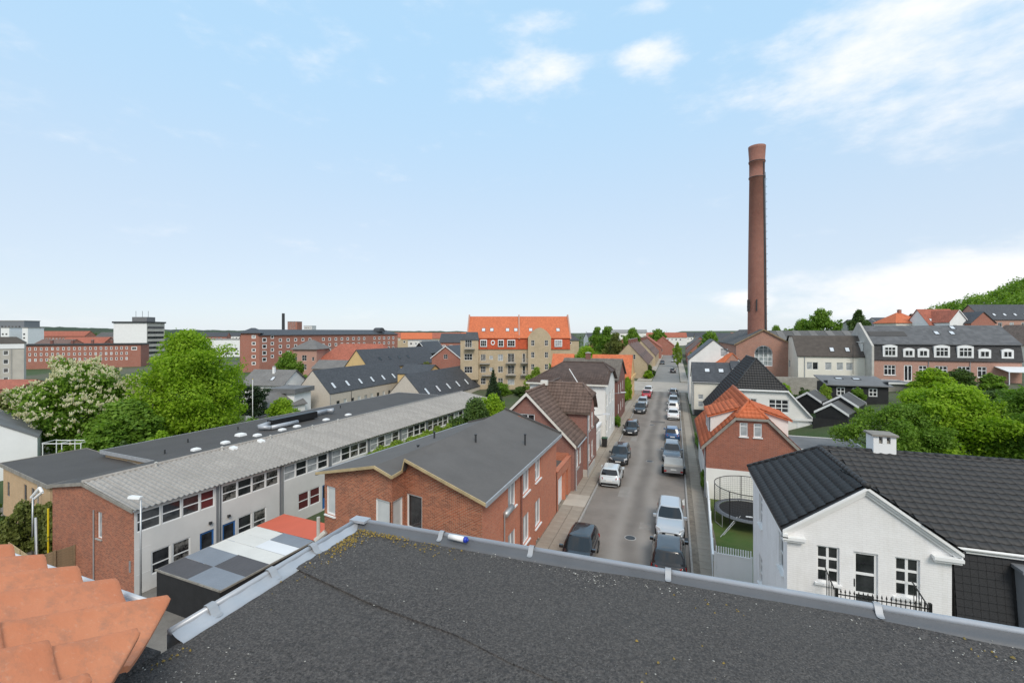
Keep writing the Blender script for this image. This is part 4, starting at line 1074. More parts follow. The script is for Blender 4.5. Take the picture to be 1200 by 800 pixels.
def build_left_street():
    # white house with hipped roof
    H = House('white_house', 'tall white rendered house with dark brown roof behind the villa', 'house', (-16.4, 52.5, 0), 0, 9.0, 8.6, 6.9, 'white_wall', base=-3.5)
    for v in (1.2, 4.2): H.row('E', 1.0, 2.6, 3, v, 1.1, 1.4, 2, 2)
    H.gable('E', [(.0+8.6*.70, 8.35), (8.6*.30, 8.35)])
    H.walls()
    m = MB(); th = .13; ov = .35; z0, zr = 6.9-ov*.5+th, 9.0+th
    c = [(-ov, -ov, z0), (9+ov, -ov, z0), (9+ov, 8.6+ov, z0), (-ov, 8.6+ov, z0)]; r0, r1 = (3.2, 4.3, zr), (9-.8, 4.3, zr); m0, m1 = (9+ov, 2.45, 8.15), (9+ov, 6.15, 8.15)
    pl = [[c[0], c[1], m0, r1, r0], [c[2], c[3], r0, r1, m1], [c[3], c[0], r0], [m0, m1, r1]]
    for p in pl: m.prism([(q[0], q[1], q[2]-th) for q in p], p)
    r = m.build('roof', 'tile_brown_deep', H.root); tile_field(r, pl[0], .3, .345, 'tile_brown_deep', .03)
    m = MB()
    for a, b in ((r0, r1), (c[0], r0), (r1, m0), (r1, m1)): m.tube(a, b, .1, n=6)
    m.build('hip_cap', 'tile_brown_deep', r)
    MB().box(-.36, 9.36, -.42, -.362, 6.72, 6.9).build('gutter', 'cream_paint', r)
    for z in range(10): MB().box(9.002, 9.05, -.03, .42 if z % 2 else .28, .1+z*.6, .6+z*.6).build('corner_stone', 'cream_paint', H.root)
    # porch with white flat roof
    P = House('porch', 'low white flat-roofed porch beside the tall white house', 'porch', (-10.6, 48.9, 0), 0, 2.6, 3.2, 2.5, 'white_wall', base=-1)
    P.door('E', 1.0, .05, 1.0, 2.1, 'wood_old', panes=0); P.walls(); P.flat('panel_pale', .2, .16, 'white_paint')
    gp = thing('flagpole', 'slanting dark pole with white tip in front of the white house roof', 'pole', (-8.3, 50.7, 4.2))
    MB().tube((0, 0, 0), (-2.75, -.6, 4.6), .06, .045, 8).build('pole', 'dark_metal', gp); MB().tube((-1.3, -.28, 2.17), (-2.75, -.6, 4.6), .068, .055, 8).build('pole_tip', 'white_paint', gp)
    # garden wall
    w = MB().box(-8.1, -7.85, 48.1, 52.4, -.5, 1.9).box(-8.15, -7.8, 48.05, 52.4, 1.902, 2.0).build('garden_wall', 'white_wall'); tag(w, 'white garden wall between the villa and the white house', 'wall')
    # dark brick house
    H = House('brick_row_house', 'dark brick house with grey-brown tiled roof beyond the white house', 'house', (-16.0, 65.0, 0), 0, 8.5, 10.5, 6.2, 'brick_dark', base=-2)
    for v in (1.2, 4.0): H.row('E', 1.2, 2.9, 3, v, 1.1, 1.4, 2, 2)
    H.gable('EW', 2.5); H.walls(); H.roof('x', 2.5, 'tile_grey', .3, .25); tile_field(H.roofo, H.planes[0], .32, .36, 'tile_grey_real', .03)
    H.chimney(3.5, 5.2, 8.2, 9.6, .7, .7, 'brick_dark')
    # small orange-roofed back house
    H = House('back_house', 'small house with bright orange roof peeping behind the dark brick house', 'house', (-19.8, 76, 0), R(8), 3.6, 5, 7.0, 'brick_house', base=-3)
    H.gable('EW', 1.9); H.walls(); H.roof('x', 1.9, 'tile_orange', .2, .1)
    # orange-fronted corner house
    H = House('corner_house', 'yellow corner house with orange tiled roof at the crossing', 'house', (-15.5, 88.5, 0), 0, 7.8, 8, 4.2, 'yellow_wall', base=-2)
    H.win('S', 5.3, 1.4, 1.0, 1.3, 2, 2); H.row('E', 1, 2.4, 3, 1.3, 1.0, 1.3)
    H.gable('EW', 4.0); H.walls(); H.roof('x', 4.0, 'tile_orange', .25, .05); H.skylight(H.planes[0], 5.7, 1.7, .8, 1.0)
    MB().box(7.86, 8.12, -.3, 8.3, 3.8, 4.4).build('parapet', 'yellow_wall', H.root)
    # terraces beyond the crossing
    for i, (x, y, l, wm, rm, lab) in enumerate(((-17.0, 131, 34, 'brick_yellow', 'tile_brown_far', 'yellow brick terrace with brown roof just beyond the crossing'), (-16.6, 176, 42, 'brick_yellow', 'tile_brown_far', 'second yellow terrace with brown roof further down the street'))):
        H = House('terrace', lab, 'terraced house', (x, y, 0), 0, 10, l, 4.1, wm, base=-2, group='terraces beyond the crossing')
        for j in range(int(l/3.4)): H.win('E', 1+j*3.4, 1.2, 1.2, 1.4, 2, 2)
        H.win('S', 3.2, 5.2, 1.1, 1.3); H.win('S', 5.8, 5.2, 1.1, 1.3); H.gable('SN', 5.4); H.walls(); H.roof('y', 5.4, rm, .3, .15)
        for j in range(4): H.chimney(5.0, 3+j*l/4, 9.2, 10.6, .7, .7, 'brick_dark')
        for j in range(5): H.skylight(H.planes[1], 2+j*l/5.4, 2.4, .9, 1.2)
    for i, (x, y, w_, d_, h_, r_, rm, lab) in enumerate(((-20, 226, 14, 20, 5.5, 5.2, 'tile_red', 'red-roofed house far down the left of the street'), (-30, 246, 16, 12, 6, 5.0, 'tile_orange', 'orange-roofed house beyond the terraces'), (-42, 232, 14, 12, 5, 5, 'tile_red', 'broad red roof beside the tall trees far down the street'), (-12, 262, 12, 16, 5, 5, 'tile_red', 'last red-roofed house on the left of the street'))):
        H = House('far_house', lab, 'house', (x, y, 0), 0, w_, d_, h_, 'brick_far', base=-2, group='far houses down the street')
        H.row('S', 1.5, 3.4, int(w_/3.4)-1, 2, 1.2, 1.3); H.gable('SN', r_); H.walls(); H.roof('y', r_, rm)
    # right of the far street
    for x, y, w_, d_, h_, r_, wm, rm, lab in ((4.5, 133, 9, 14, 4.2, 4.2, 'white_wall', 'slate', 'white house with dark roof right beyond the crossing'), (6.5, 160, 11, 14, 5.5, 3.6, 'brick_grey', 'slate', 'grey house with slate mansard roof beyond the crossing'), (5, 190, 10, 30, 4.5, 5, 'brick_far', 'tile_brown_far', 'long brown-roofed terrace on the right far down the street'), (6, 240, 12, 30, 5, 5.2, 'brick_far', 'tile_grey', 'grey-roofed terrace at the far end of the street')):
        H = House('far_house', lab, 'house', (x, y, 0), 0, w_, d_, h_, wm, base=-2, group='far houses right of the street')
        H.row('S', 1.2, 2.6, int(w_/2.8), 1.6, 1.1, 1.3); H.row('W', 1.5, 3.2, int(d_/3.4), 1.6, 1.1, 1.3); H.gable('SN', r_); H.walls(); H.roof('y', r_, rm)
plain('tile_brown_deep', (.085, .058, .048), .85, .3, 1.6, .3, 30, fine=.25)
plain('tile_grey_real', (.165, .145, .125), .85, .28, 1.6, .3, 30, fine=.25)
build_left_street()

# ------------------------------------------------------------------ right side of the street
def half_hip(H, rise, hz, hb, mat, ov=.25, vo=.2, th=.14, tile=None, barge=None, both=False):
    """ridge along y, front gable cut off by a small hip from height hz"""
    w, d, h = H.w, H.d, H.h; c = w/2; k_ = rise/c; ins = (hz-h)/k_
    H.tops['S'] = ([(w-ins, hz), (ins, hz)], None); H.tops['N'] = (rise, None)
    zr = h+rise+th; ze = h-ov*k_+th; hx = ins
    Rf, Rb = (c, hb, zr), (c, d+vo, zr)
    hl, hr = (hx, -vo, hz+th), (w-hx, -vo, hz+th)
    pl = [[(-ov, -vo, ze), hl, Rf, Rb, (-ov, d+vo, ze)][::-1], [(w+ov, -vo, ze), (w+ov, d+vo, ze), Rb, Rf, hr], [hl, hr, Rf]]
    m = MB()
    for i, p in enumerate(pl):
        n = (Vector(p[1])-Vector(p[0])).cross(Vector(p[2])-Vector(p[0]))
        if n.z < 0: pl[i] = p = p[::-1]
        m.prism([(q[0], q[1], q[2]-th) for q in p], p)
    H.roofo = m.build('roof', mat, H.root); H.planes = pl
    if tile:
        for p in pl: tile_field(H.roofo, p, .28, .36, tile, .035)
    m = MB()
    for a, b in ((Rf, Rb), (hl, Rf), (hr, Rf)): m.tube(a, b, .11, n=8)
    m.build('ridge_cap', tile or mat, H.roofo, True)
    if barge:
        m = MB(); y = -vo-.035
        for a, b in (((-ov, ze), (hx, hz+th)), ((w+ov, ze), (w-hx, hz+th))):
            q = [(a[0], y, a[1]-.22), (b[0], y, b[1]-.22), (b[0], y, b[1]+.02), (a[0], y, a[1]+.02)]; m.prism(q, [(x, yy+.032, z) for x, yy, z in q])
        m.box(hx, w-hx, y, y+.03, hz-.08, hz+th-.02)
        m.build('barge_board', barge, H.roofo)

def build_white_house():
    root = thing('white_gabled_house', 'white brick house with black tiled roof at the near right', 'house', (0, 0, 0))
    X0, X1, YF, YB, ze, za = 3.7, 8.22, 18.1, 25.3, 6.18, 7.80; xc = (X0+X1)/2
    mb = MB()
    hs = [(.88, 4.48, .66, 1.24), (3.06, 4.42, .66, 1.26), (1.93, 3.55, .68, 2.13)]
    f = seg(mb, (X0, YF), (X1, YF), -.5, [(0, ze), (.5, za), (1, ze)], hs, .13)
    for u, v, w, h in hs[:2]: add_window(root, f[0], f[1], u, v, w, h, 2, 3, fw=.055, bw=.075, glass='glass_dark', sill='white_paint', depth=.13)
    d = add_window(root, f[0], f[1], 1.93, 3.55, .68, 2.13, 1, 3, fw=.085, bw=.08, glass='glass_dark', depth=.13, name='glazed_door')
    MB().box(.03, .05, -.05, -.001, .95, 1.2).build('handle', 'dark_metal', d)
    hs = [(YB-23.6, 4.2, .75, 1.5), (YB-19.45, 4.25, .8, 1.6), (YB-23.6, 1.5, .75, 1.3), (YB-19.45, 1.3, .8, 1.5)]
    f = seg(mb, (X0, YB), (X0, YF), -.5, [(0, ze), (1, ze)], hs, .13)
    for u, v, w, h in hs: add_window(root, f[0], f[1], u, v, w, h, 2, 3, fw=.055, bw=.06, sill='white_paint', depth=.13)
    seg(mb, (X1, YF), (X1, 18.45), -.5, [(0, ze), (1, ze)])
    seg(mb, (X1, 18.45), (24, 18.45), -.5, [(0, 3.8), (1, 3.8)]); seg(mb, (24, 18.45), (24, 28), -.5, [(0, 5.9), (1, 5.9)]); seg(mb, (24, 28), (X0, 25.32), -.5, [(0, 5.9), (1, 5.9)])
    mb.build('wall', 'white_brick', root)
    # roof planes
    th = .12
    rz_ = za+th
    pl = {'west': [(X0-.2, YF-.16, ze-.12+th), (xc, YF-.16, rz_), (xc, 23.2, rz_), (X0-.2, YB+.25, ze-.12+th)],
          'east': [(xc, YF-.16, rz_), (X1+.25, YF-.16, ze-.17+th), (X1+.02, 18.4, ze+.0+th-.05), (xc, 23.2, rz_)],
          'south': [(X1+.02, 18.25, ze-.08+th), (24.3, 18.25, ze-.08+th), (24.3, 23.2, rz_+.02), (xc+.03, 23.2, rz_+.02)],
          'north': [(X0-.2, YB+.25, ze-.12+th), (xc, 23.2, rz_), (24.3, 23.2, rz_), (24.3, 28.4, 5.95)]}
    m = MB()
    for q in pl.values():
        n = (Vector(q[1])-Vector(q[0])).cross(Vector(q[2])-Vector(q[0])); p = q if n.z > 0 else q[::-1]
        m.prism([(a, b, c-th) for a, b, c in p], p)
    r = m.build('roof', 'tile_black', root)
    tile_field(r, pl['west'], .30, .335, 'tile_black_real', .032, singles=150, name='roof_tile')
    tile_field(r, pl['south'], .30, .335, 'tile_black_real', .032, singles=150, name='roof_tile')
    tile_field(r, pl['east'], .30, .335, 'tile_black_real', .032, name='valley_tile')
    m = MB(); tl = .33
    def caps(a, b, rr=.105):
        a, b = Vector(a), Vector(b); n = max(1, int((b-a).length/tl)); d = (b-a)/n
        for i in range(n): MB().tube(a+d*i, a+d*(i+1.06), rr, rr*.9, 10).build('ridge_tile', 'tile_black_real', r, True)
    caps((xc, YF-.2, rz_+.03), (xc, 23.2, rz_+.03)); caps((xc, 23.2, rz_+.03), (24, 23.2, rz_+.03)); caps((X0-.2, YB+.25, ze+.05), (xc, 23.2, rz_+.03), .09)
    # pediment mouldings: stepped raking cornice and returns
    m = MB()
    for sgn in (-1, 1):
        xe = X0-.17 if sgn < 0 else X1+.22; run = abs(xc-xe); s_ = (za-ze)/((X1-X0)/2); zc = za+.10
        for (d0, d1, yy0, yy1) in ((0.0, .10, -.20, -.02), (.104, .20, -.13, -.02), (.204, .30, -.07, -.02)):
            q = [(xe, YF+yy0, zc-s_*run-d1), (xc, YF+yy0, zc-d1), (xc, YF+yy0, zc-d0), (xe, YF+yy0, zc-s_*run-d0)]
            q2 = [(x, YF+yy1, z) for x, y, z in q]
            if sgn > 0: q, q2 = q2, q
            m.prism(q, q2)
        a, b = (X0-.17, X0+.52) if sgn < 0 else (X1-.52, X1+.22)
        m.box(a, b, YF-.22, YF-.015, ze-.34, ze-.24); m.box(a+.03, b-.03, YF-.16, YF-.015, ze-.42, ze-.343)
        if sgn < 0: m.box(X0-.17, X0-.015, YF-.22, YB, ze-.28, ze-.14)
    m.build('cornice', 'white_pure', r)
    MB().tube((X1+.2, 18.28, ze-.02), (24, 18.28, ze-.02), .06, n=8).box(X1+.24, 24, 18.3, 18.36, ze-.16, ze-.06).build('gutter', 'white_paint', r)
    # mansard skirt of slates, dormer
    ms = thing('mansard_skirt', 'x', 'x', (0, 0, 0)); bpy.data.objects.remove(ms)
    m = MB(); q = [(X1+.14, 18.18, 3.86), (24, 18.18, 3.86), (24, 18.42, 6.0), (X1+.14, 18.42, 6.0)]; m.prism([(x, y+.2, z) for x, y, z in q], q); sk = m.build('mansard_skirt', 'black_wood', root)
    tile_field(sk, [(X1+.16, 18.175, 3.9), (9.86, 18.175, 3.9), (9.86, 18.415, 5.95), (X1+.16, 18.415, 5.95)], .20, .235, 'slate_real', .012, prof='flat', lift=.03, singles=80, name='slate')
    tile_field(sk, [(11.3, 18.175, 3.9), (24, 18.175, 3.9), (24, 18.415, 5.95), (11.3, 18.415, 5.95)], .20, .235, 'slate_real', .012, prof='flat', lift=.03, name='slate_row')
    MB().tube((X1+.05, 18.12, 3.82), (24, 18.12, 3.82), .06, n=8).box(X1+.05, 24, 18.15, 18.4, 3.70, 3.78).build('gutter', 'zinc', root)
    dm = MB().box(9.87, 11.3, 17.95, 18.9, 3.9, 5.75).box(9.78, 11.4, 17.85, 18.9, 5.753, 5.86).build('dormer', 'grey_paint', root)
    add_window(dm, (0, 17.78, 0), 0, 10.05, 4.05, 1.1, 1.55, 2, 3, fw=.07, bw=.05, split=False, glass='glass_dark', depth=.2)
    # chimney on the ridge
    c = MB(); x, y = 8.25, 23.4
    c.box(x-.39, x+.39, y-.39, y+.39, 7.6, 8.32); c.box(x-.39, x-.2, y-.39, y+.39, 8.322, 8.62); c.box(x+.2, x+.39, y-.39, y+.39, 8.322, 8.62); c.box(x-.07, x+.07, y-.39, y+.39, 8.322, 8.62)
    ch = c.build('chimney', 'white_pure', root)
    MB().box(x-.46, x+.46, y-.46, y+.46, 8.623, 8.70).box(x-.30, x+.3, y-.33, y+.33, 8.323, 8.45).build('chimney_cap', 'wood_grey', ch)
    # landing with iron railing
    L = MB().box(4.75, 7.25, 16.9, 18.08, -.5, 3.42).build('landing', 'white_brick', root)
    rl = thing('iron_railing', 'black iron railing with spear points below the white gable door', 'railing', (0, 0, 3.86))
    b = MB().box(4.82, 7.18, 16.93, 16.96, .86, .89).box(4.82, 7.18, 16.93, 16.96, .12, .15).build('rail', 'black_paint', rl)
    for x in (4.82, 7.18):
        MB().prism([(x-.015, 16.97, .86), (x+.015, 16.97, .86), (x+.015, 18.05, 1.12), (x-.015, 18.05, 1.12)], [(x-.015, 16.97, .89), (x+.015, 16.97, .89), (x+.015, 18.05, 1.15), (x-.015, 18.05, 1.15)]).build('rail', 'black_paint', rl)
        MB().box(x-.04, x+.04, 16.90, 16.98, 0, 1.05).build('post', 'black_paint', rl)
        for i in range(6): MB().box(x-.009, x+.009, 17.1+i*.16, 17.118+i*.16, 0, .92+i*.038).build('bar', 'black_paint', rl)
    bar = MB().box(-.009, .009, -.009, .009, 0, .95).prism([(-.022, -.022, .951), (.022, -.022, .951), (.022, .022, .951), (-.022, .022, .951)], [(-.002, -.002, 1.06), (.002, -.002, 1.06), (.002, .002, 1.06), (-.002, .002, 1.06)]).mesh('bar', 'black_paint')
    for i in range(19): link('bar', bar, rl, (4.94+i*.118, 16.945, 0))
plain('tile_black_real', (.029, .028, .028), .6, .15, 1.2, .15, 40)
plain('slate_real', (.019, .019, .021), .6, .35, 2.0, .3, 30)
build_white_house()

def build_garden():
    struct(MB().box(2.3, 14, 25.4, 38.3, -.3, .06).build('lawn', 'lawn'))
    # white fences
    f = thing('picket_fence', 'white boarded garden fence with pickets on top facing the camera', 'fence', (1.98, 25.7, 0), R(-3))
    bm = MB().box(0, 1.72, -.015, .015, 0, .118).mesh('board', 'white_paint')
    for i in range(10): link('board', bm, f, (0, 0, .30+i*.122))
    MB().box(-.02, 1.74, -.04, .04, 1.53, 1.58).build('rail', 'white_paint', f)
    for i in range(2): MB().box(-.03+i*1.68, .06+i*1.68, -.05, -.016, .0, 1.66).build('post', 'white_paint', f)
    pm = MB().box(-.03, .03, -.012, .012, 0, .34).mesh('picket', 'white_paint')
    for i in range(15): link('picket', pm, f, (.08+i*.113, .02, 1.582))
    f = thing('board_fence', 'low white board fence along the right pavement by the trampoline', 'fence', (2.42, 38.2, 0), R(-92.4))
    bm = MB().box(0, 2.04, -.015, .015, 0, .135).mesh('board', 'white_paint')
    for j in range(6):
        for i in range(9): link('board', bm, f, (j*2.06, 0, .06+i*.14))
        MB().box(-.05+j*2.06, .05+j*2.06, .016, .1, 0, 1.38).build('post', 'white_paint', f)
    MB().box(-.05, 12.4, -.04, .06, 1.385, 1.42).build('coping', 'white_paint', f)
    # trampoline
    t = thing('trampoline', 'round black trampoline with safety net in the small garden', 'trampoline', (4.75, 34.2, .06))
    r, z = 2.15, .88; n = 40
    ring = lambda rr, zz, nn=n: [(rr*math.cos(6.28318*i/nn), rr*math.sin(6.28318*i/nn), zz) for i in range(nn)]
    m = MB(); m.grid([ring(r-.32, z), ring(0.02, z-.02)], close=True); m.build('mat', 'net', t)
    m = MB(); m.grid([ring(r+.02, z-.06), ring(r+.02, z+.03), ring(r-.32, z+.02)], close=True); m.build('pad', 'pad_grey', t, True)
    MB().box(-.35, .05, -1.25, -1.05, z+.004, z+.008).build('label_patch', 'white_paint', t)
    leg = lambda a: MB().tube((r*math.cos(a-.22), r*math.sin(a-.22), z-.06), (r*math.cos(a-.22), r*math.sin(a-.22), .03), .025, n=6).tube((r*math.cos(a+.22), r*math.sin(a+.22), z-.06), (r*math.cos(a+.22), r*math.sin(a+.22), .03), .025, n=6).tube((r*math.cos(a-.22), r*math.sin(a-.22), .03), (r*math.cos(a+.22), r*math.sin(a+.22), .03), .025, n=6)
    for q in range(4): leg(.4+q*1.5708).build('leg', 'galvanised', t)
    for q in range(8):
        a = q*.7854+.1; MB().tube((r*math.cos(a), r*math.sin(a), .5), (1.0*r*math.cos(a), 1.0*r*math.sin(a), 2.55), .028, n=6).build('pole', 'black_paint', t)
    m = MB()
    ro = ring(r-.02, 2.55); 
    for i in range(n): m.tube(ro[i], ro[(i+1) % n], .028, n=5, cap=False)
    m.build('top_hoop', 'black_paint', t)
    m = MB(); nn = 84; s_ = .004
    for i in range(nn):
        a = 6.28318*i/nn; x, y = (r-.03)*math.cos(a), (r-.03)*math.sin(a); dx, dy = -s_*math.sin(a), s_*math.cos(a)
        m.poly([(x-dx, y-dy, z), (x+dx, y+dy, z), (x+dx, y+dy, 2.53), (x-dx, y-dy, 2.53)])
    for j in range(11):
        zz = z+.15*j+.05; A, B = ring(r-.03, zz-.0045), ring(r-.03, zz+.0045); m.grid([A, B], close=True)
    stuff(m.build('safety_net', 'net', t))
    l = thing('ladder', 'white ladder leaning on the trampoline rim', 'ladder', (2.75, 31.4, .06))
    for o in (0, .35):
        MB().tube((o*.6, o, 0), (1.1+o*.6, 1.2+o*.6, .95), .022, n=6).build('rail', 'galvanised', l)
    for q in range(3): 
        f_ = .25+.25*q; MB().tube((1.1*f_, 1.2*f_, .95*f_), (.21+1.1*f_, .35+1.06*f_, .95*f_), .016, n=6).build('rung', 'galvanised', l)
plain('pad_grey', (.13, .14, .155), .6, .1, 3)
build_garden()

def build_right_street():
    # brick house with orange roof
    H = House('orange_roofed_house', 'brick house with bright orange tiled half-hipped roof by the trampoline', 'house', (2.35, 38.4, 0), 0, 6.3, 11.5, 4.25, 'brick_house', base=2.4)
    H.win('S', 2.35, 5.02, .55, 1.05, 1, 2, rows=[.75], fw=.07, glass='glass_curtain', sill='white_paint'); H.win('S', 3.3, 5.02, .55, 1.05, 1, 2, rows=[.75], fw=.07, glass='glass_curtain', sill='white_paint')
    half_hip(H, 3.2, 6.35, 1.15, 'tile_orange', .35, .15, .14, 'tile_orange_real', None)
    H.walls()
    MB().box(-.01, 6.31, -.02, 11.5, -.6, 2.398).build('white_base', 'white_wall', H.root)
    m = MB(); k_ = 3.2/3.15
    for sgn in (-1, 1):
        xe = -.35 if sgn < 0 else 6.65; xi = 2.07 if sgn < 0 else 4.23; ze = 4.25-.35*k_
        q = [(xe, -.19, ze-.12), (xi, -.19, 6.35-.12), (xi, -.19, 6.37+.14), (xe, -.19, ze+.16)]; m.prism(q, [(x, y+.035, z) for x, y, z in q])
    m.box(2.07, 4.23, -.19, -.155, 6.26, 6.44); m.build('barge_board', 'wood_grey', H.roofo)
    for sgn, lab in ((-1, 'street-side dormer with white cheeks'), (1, 'garden-side dormer with white cheeks')):
        x0, x1 = (.42, 2.9) if sgn < 0 else (3.4, 5.9)
        d = MB().box(x0, x1, 1.6, 6.0, 4.5, 6.15).build('dormer', 'white_wall', H.root); d['label'] = lab
        p = [(x0-.25, 1.4, 6.17), (x1, 1.4, 7.12), (x1, 6.2, 7.12), (x0-.25, 6.2, 6.17)] if sgn < 0 else [(x0, 1.4, 7.12), (x1+.25, 1.4, 6.17), (x1+.25, 6.2, 6.17), (x0, 6.2, 7.12)]
        m = MB(); m.prism([(a, b, c-.1) for a, b, c in p], p); ro = m.build('dormer_roof', 'tile_orange', d); tile_field(ro, p, .28, .36, 'tile_orange_real', .035)
        m = MB(); q = [(p[0][0]+.03, 1.62, 6.16), (p[1][0]-.03, 1.62, 6.16), ((x1 if sgn < 0 else x0), 1.62, 7.0)]
        if sgn < 0: m.poly([(x0, 1.6, 6.15), (x1, 1.6, 6.15), (x1, 1.6, 7.0)])
        else: m.poly([(x0, 1.6, 6.15), (x1, 1.6, 6.15), (x0, 1.6, 7.0)])
        m.build('dormer_cheek', 'white_wall', d)
        ang = R(270) if sgn < 0 else R(90)
        for u in (.5, 2.4):
            add_window(d, ((x0-.16, 6.0, 0) if sgn < 0 else (x1+.16, 1.6, 0)), ang, u, 4.8, 1.4, 1.15, 2, 1, split=False, depth=.12)
    MB().tube((-.38, -.1, 3.92), (-.38, 11.5, 3.92), .065, n=8).build('gutter', 'brick_dark', H.roofo); H.pipe(-.08, .2, 0, 4.0)
    for u in (1.5, 4.5, 7.5): add_window(H.root, H.side['W'][0], H.side['W'][1], u, 1.2, 1.1, 1.3, 2, 2, depth=.05)
    # white annex and low wall behind
    A = House('white_annex', 'low white flat-roofed annex right of the orange-roofed house', 'building', (8.75, 47, 0), 0, 7.2, 5.5, 2.35, 'white_wall', base=-.5); A.walls(); A.flat('felt_grey', .1, .12, 'white_paint')
    # black half-hipped house
    H = House('black_roofed_house', 'white house with steep black half-hipped tiled roof', 'house', (4.3, 61.5, 0), 0, 10.8, 10.5, 2.9, 'white_wall', base=-.5)
    H.win('S', 6.35, 3.35, 2.1, 1.55, 3, 3, fw=.09, bw=.09, glass='glass_dark'); H.win('S', 1.2+1.9, 3.35, 2.0, 1.55, 3, 3, fw=.09, bw=.09)
    half_hip(H, 6.5, 5.9, 2.4, 'tile_black', .3, .3, .14, 'tile_black_real', 'white_paint')
    H.walls()
    for y in (2.2, 4.0): H.skylight([(-.3, 0, 2.6), (-.3, 10.5, 2.6), (5.4, 10.5, 9.45), (5.4, 0, 9.45)], 10.5-y-1, 5.7, .6, 2.0, 'glass_curtain')
    MB().box(9.0, 10.9, -.34, -.31, 2.6, 2.85).box(9.3, 10.6, -.06, -.003, .4, 2.3).build('side_trim', 'white_paint', H.root)
    MB().box(4.9, 7.1, -1.5, -.01, 2.7, 2.8).box(7.05, 7.1, -1.5, -1.45, 2.802, 3.7).box(4.9, 7.1, -1.5, -1.46, 3.5, 3.62).build('balcony', 'wood_grey', H.root)
    # slate-roofed white house on the street
    H = House('slate_roofed_house', 'cream house with dark slate roof and two roof windows on the right pavement', 'house', (2.75, 76, 0), 0, 7.6, 8.0, 5.35, 'cream_wall', base=-.5)
    H.win('S', .75, 2.5, .75, .75, 1, 1, glass='glass_curtain'); H.win('S', .75, 1.35, .75, .85, 1, 1, glass='glass_curtain'); H.row('W', 1.2, 2.3, 3, 3.4, 1.0, 1.3); H.row('W', 1.2, 2.3, 3, .9, 1.0, 1.3)
    H.gable('EW', 2.5); H.walls(); H.roof('x', 2.5, 'slate', .25, .12)
    H.skylight(H.planes[0], 1.9, 2.3, .8, 1.0); H.skylight(H.planes[0], 3.9, 2.3, .8, 1.0)
    H.pipe(.12, -.09, .1, 5.2, 'zinc'); MB().tube((-.1, -.28, 5.15), (7.7, -.28, 5.15), .06, n=8).build('gutter', 'zinc', H.roofo)
    m = MB().box(-.02, 1.9, -.06, -.003, -.5, .9).build('plinth', 'dark_metal', H.root)
    m = MB().prism([(5.6, 2.2, 6.5), (7.0, 2.2, 6.5), (7.0, 4, 7.4), (5.6, 4, 7.4)], [(5.6, 2.2, 7.2), (7.0, 2.2, 7.2), (7.0, 4, 8.3), (5.6, 4, 8.3)]).build('dormer', 'slate', H.root)
    add_window(m, (5.7, 2.06, 0), 0, .1, 6.6, .9, .55, 1, 1, split=False)
    # tall white gabled house
    H = House('tall_white_house', 'tall white house with pointed gable beyond the slate roof', 'house', (2.6, 88, 0), 0, 8.2, 10, 7.9, 'white_wall', base=-.5)
    H.win('S', 5.1, 8.55, 1.2, 1.4, 1, 2, rows=[.75], glass='glass_curtain'); H.row('W', 1, 2.4, 4, 4.6, 1.0, 1.4); H.row('W', 1, 2.4, 4, 1.4, 1.0, 1.4)
    H.gable('SN', 3.5, 4.0); H.tops['N'] = (3.5, 4.2); H.walls(); H.roof('y', 3.5, 'slate', .15, .08, apex=4.0)
    # orange-roofed brick shed-like house between
    H = House('brick_back_building', 'brick back building with small orange roof slope below the arched hall', 'building', (6.9, 85.6, 0), R(34), 6.4, 7, 6.1, 'brick_hall', base=-2)
    H.gable('SN', 3.0); H.walls(); H.roof('y', 3.0, 'tile_orange', .15, .1)
    # hall with arched window
    H = House('brick_hall', 'brick factory hall with arched window at the foot of the tall chimney', 'hall', (11.4, 98.5, 2), R(2), 9.6, 26, 8.5, 'brick_hall', base=-3)
    H.gable('SN', 2.75)
    o, a, L = H.side['S']
    W, zb, zs = 3.1, 4.3, 6.7; cx = 4.8
    # arch built from thin rectangular openings so that the brick is really cut away
    ns = 14; ra = W/2
    H.holes['S'].append((cx-ra, zb, W, zs-zb))
    for i in range(ns):
        z0_, z1_ = ra*i/ns, ra*(i+1)/ns; hw = math.sqrt(max(0, ra*ra-(z0_+(z1_-z0_)/2)**2)); H.holes['S'].append((cx-hw, zs+z0_, 2*hw, z1_-z0_))
    wf = MB(); fr = .12
    arc = lambda rr: [(cx+rr*math.cos(math.pi*i/16), zs+rr*math.sin(math.pi*i/16)) for i in range(17)]
    A, B = arc(ra), arc(ra-fr)
    for i in range(16): wf.prism([(A[i][0], .16, A[i][1]), (B[i][0], .16, B[i][1]), (B[i+1][0], .16, B[i+1][1]), (A[i+1][0], .16, A[i+1][1])], [(A[i][0], .08, A[i][1]), (B[i][0], .08, B[i][1]), (B[i+1][0], .08, B[i+1][1]), (A[i+1][0], .08, A[i+1][1])])
    wf.box(cx-ra, cx-ra+fr, .08, .16, zb, zs); wf.box(cx+ra-fr, cx+ra, .08, .16, zb, zs); wf.box(cx-ra+fr, cx+ra-fr, .08, .16, zb, zb+fr)
    for i in range(1, 4): x = cx-ra+W*i/4; hh = math.sqrt(ra*ra-(x-cx)**2); wf.box(x-.05, x+.05, .09, .15, zb+fr, zs+hh-fr*.5)
    for z_ in (zb+.95, zb+1.75, zs+.1, zs+.85):
        hw = ra-.05 if z_ <= zs else math.sqrt(ra*ra-(z_-zs)**2)-.05; wf.box(cx-hw, cx+hw, .095, .145, z_-.04, z_+.04)
    w = wf.build('arched_window', 'white_paint', H.root)
    g = MB(); g.poly([(cx-ra+.02, .13, zb+.02), (cx+ra-.02, .13, zb+.02)]+[(cx+(ra-.02)*math.cos(math.pi*i/16), .13, zs+(ra-.02)*math.sin(math.pi*i/16)) for i in range(17)]); g.build('pane', 'glass_hall', w)
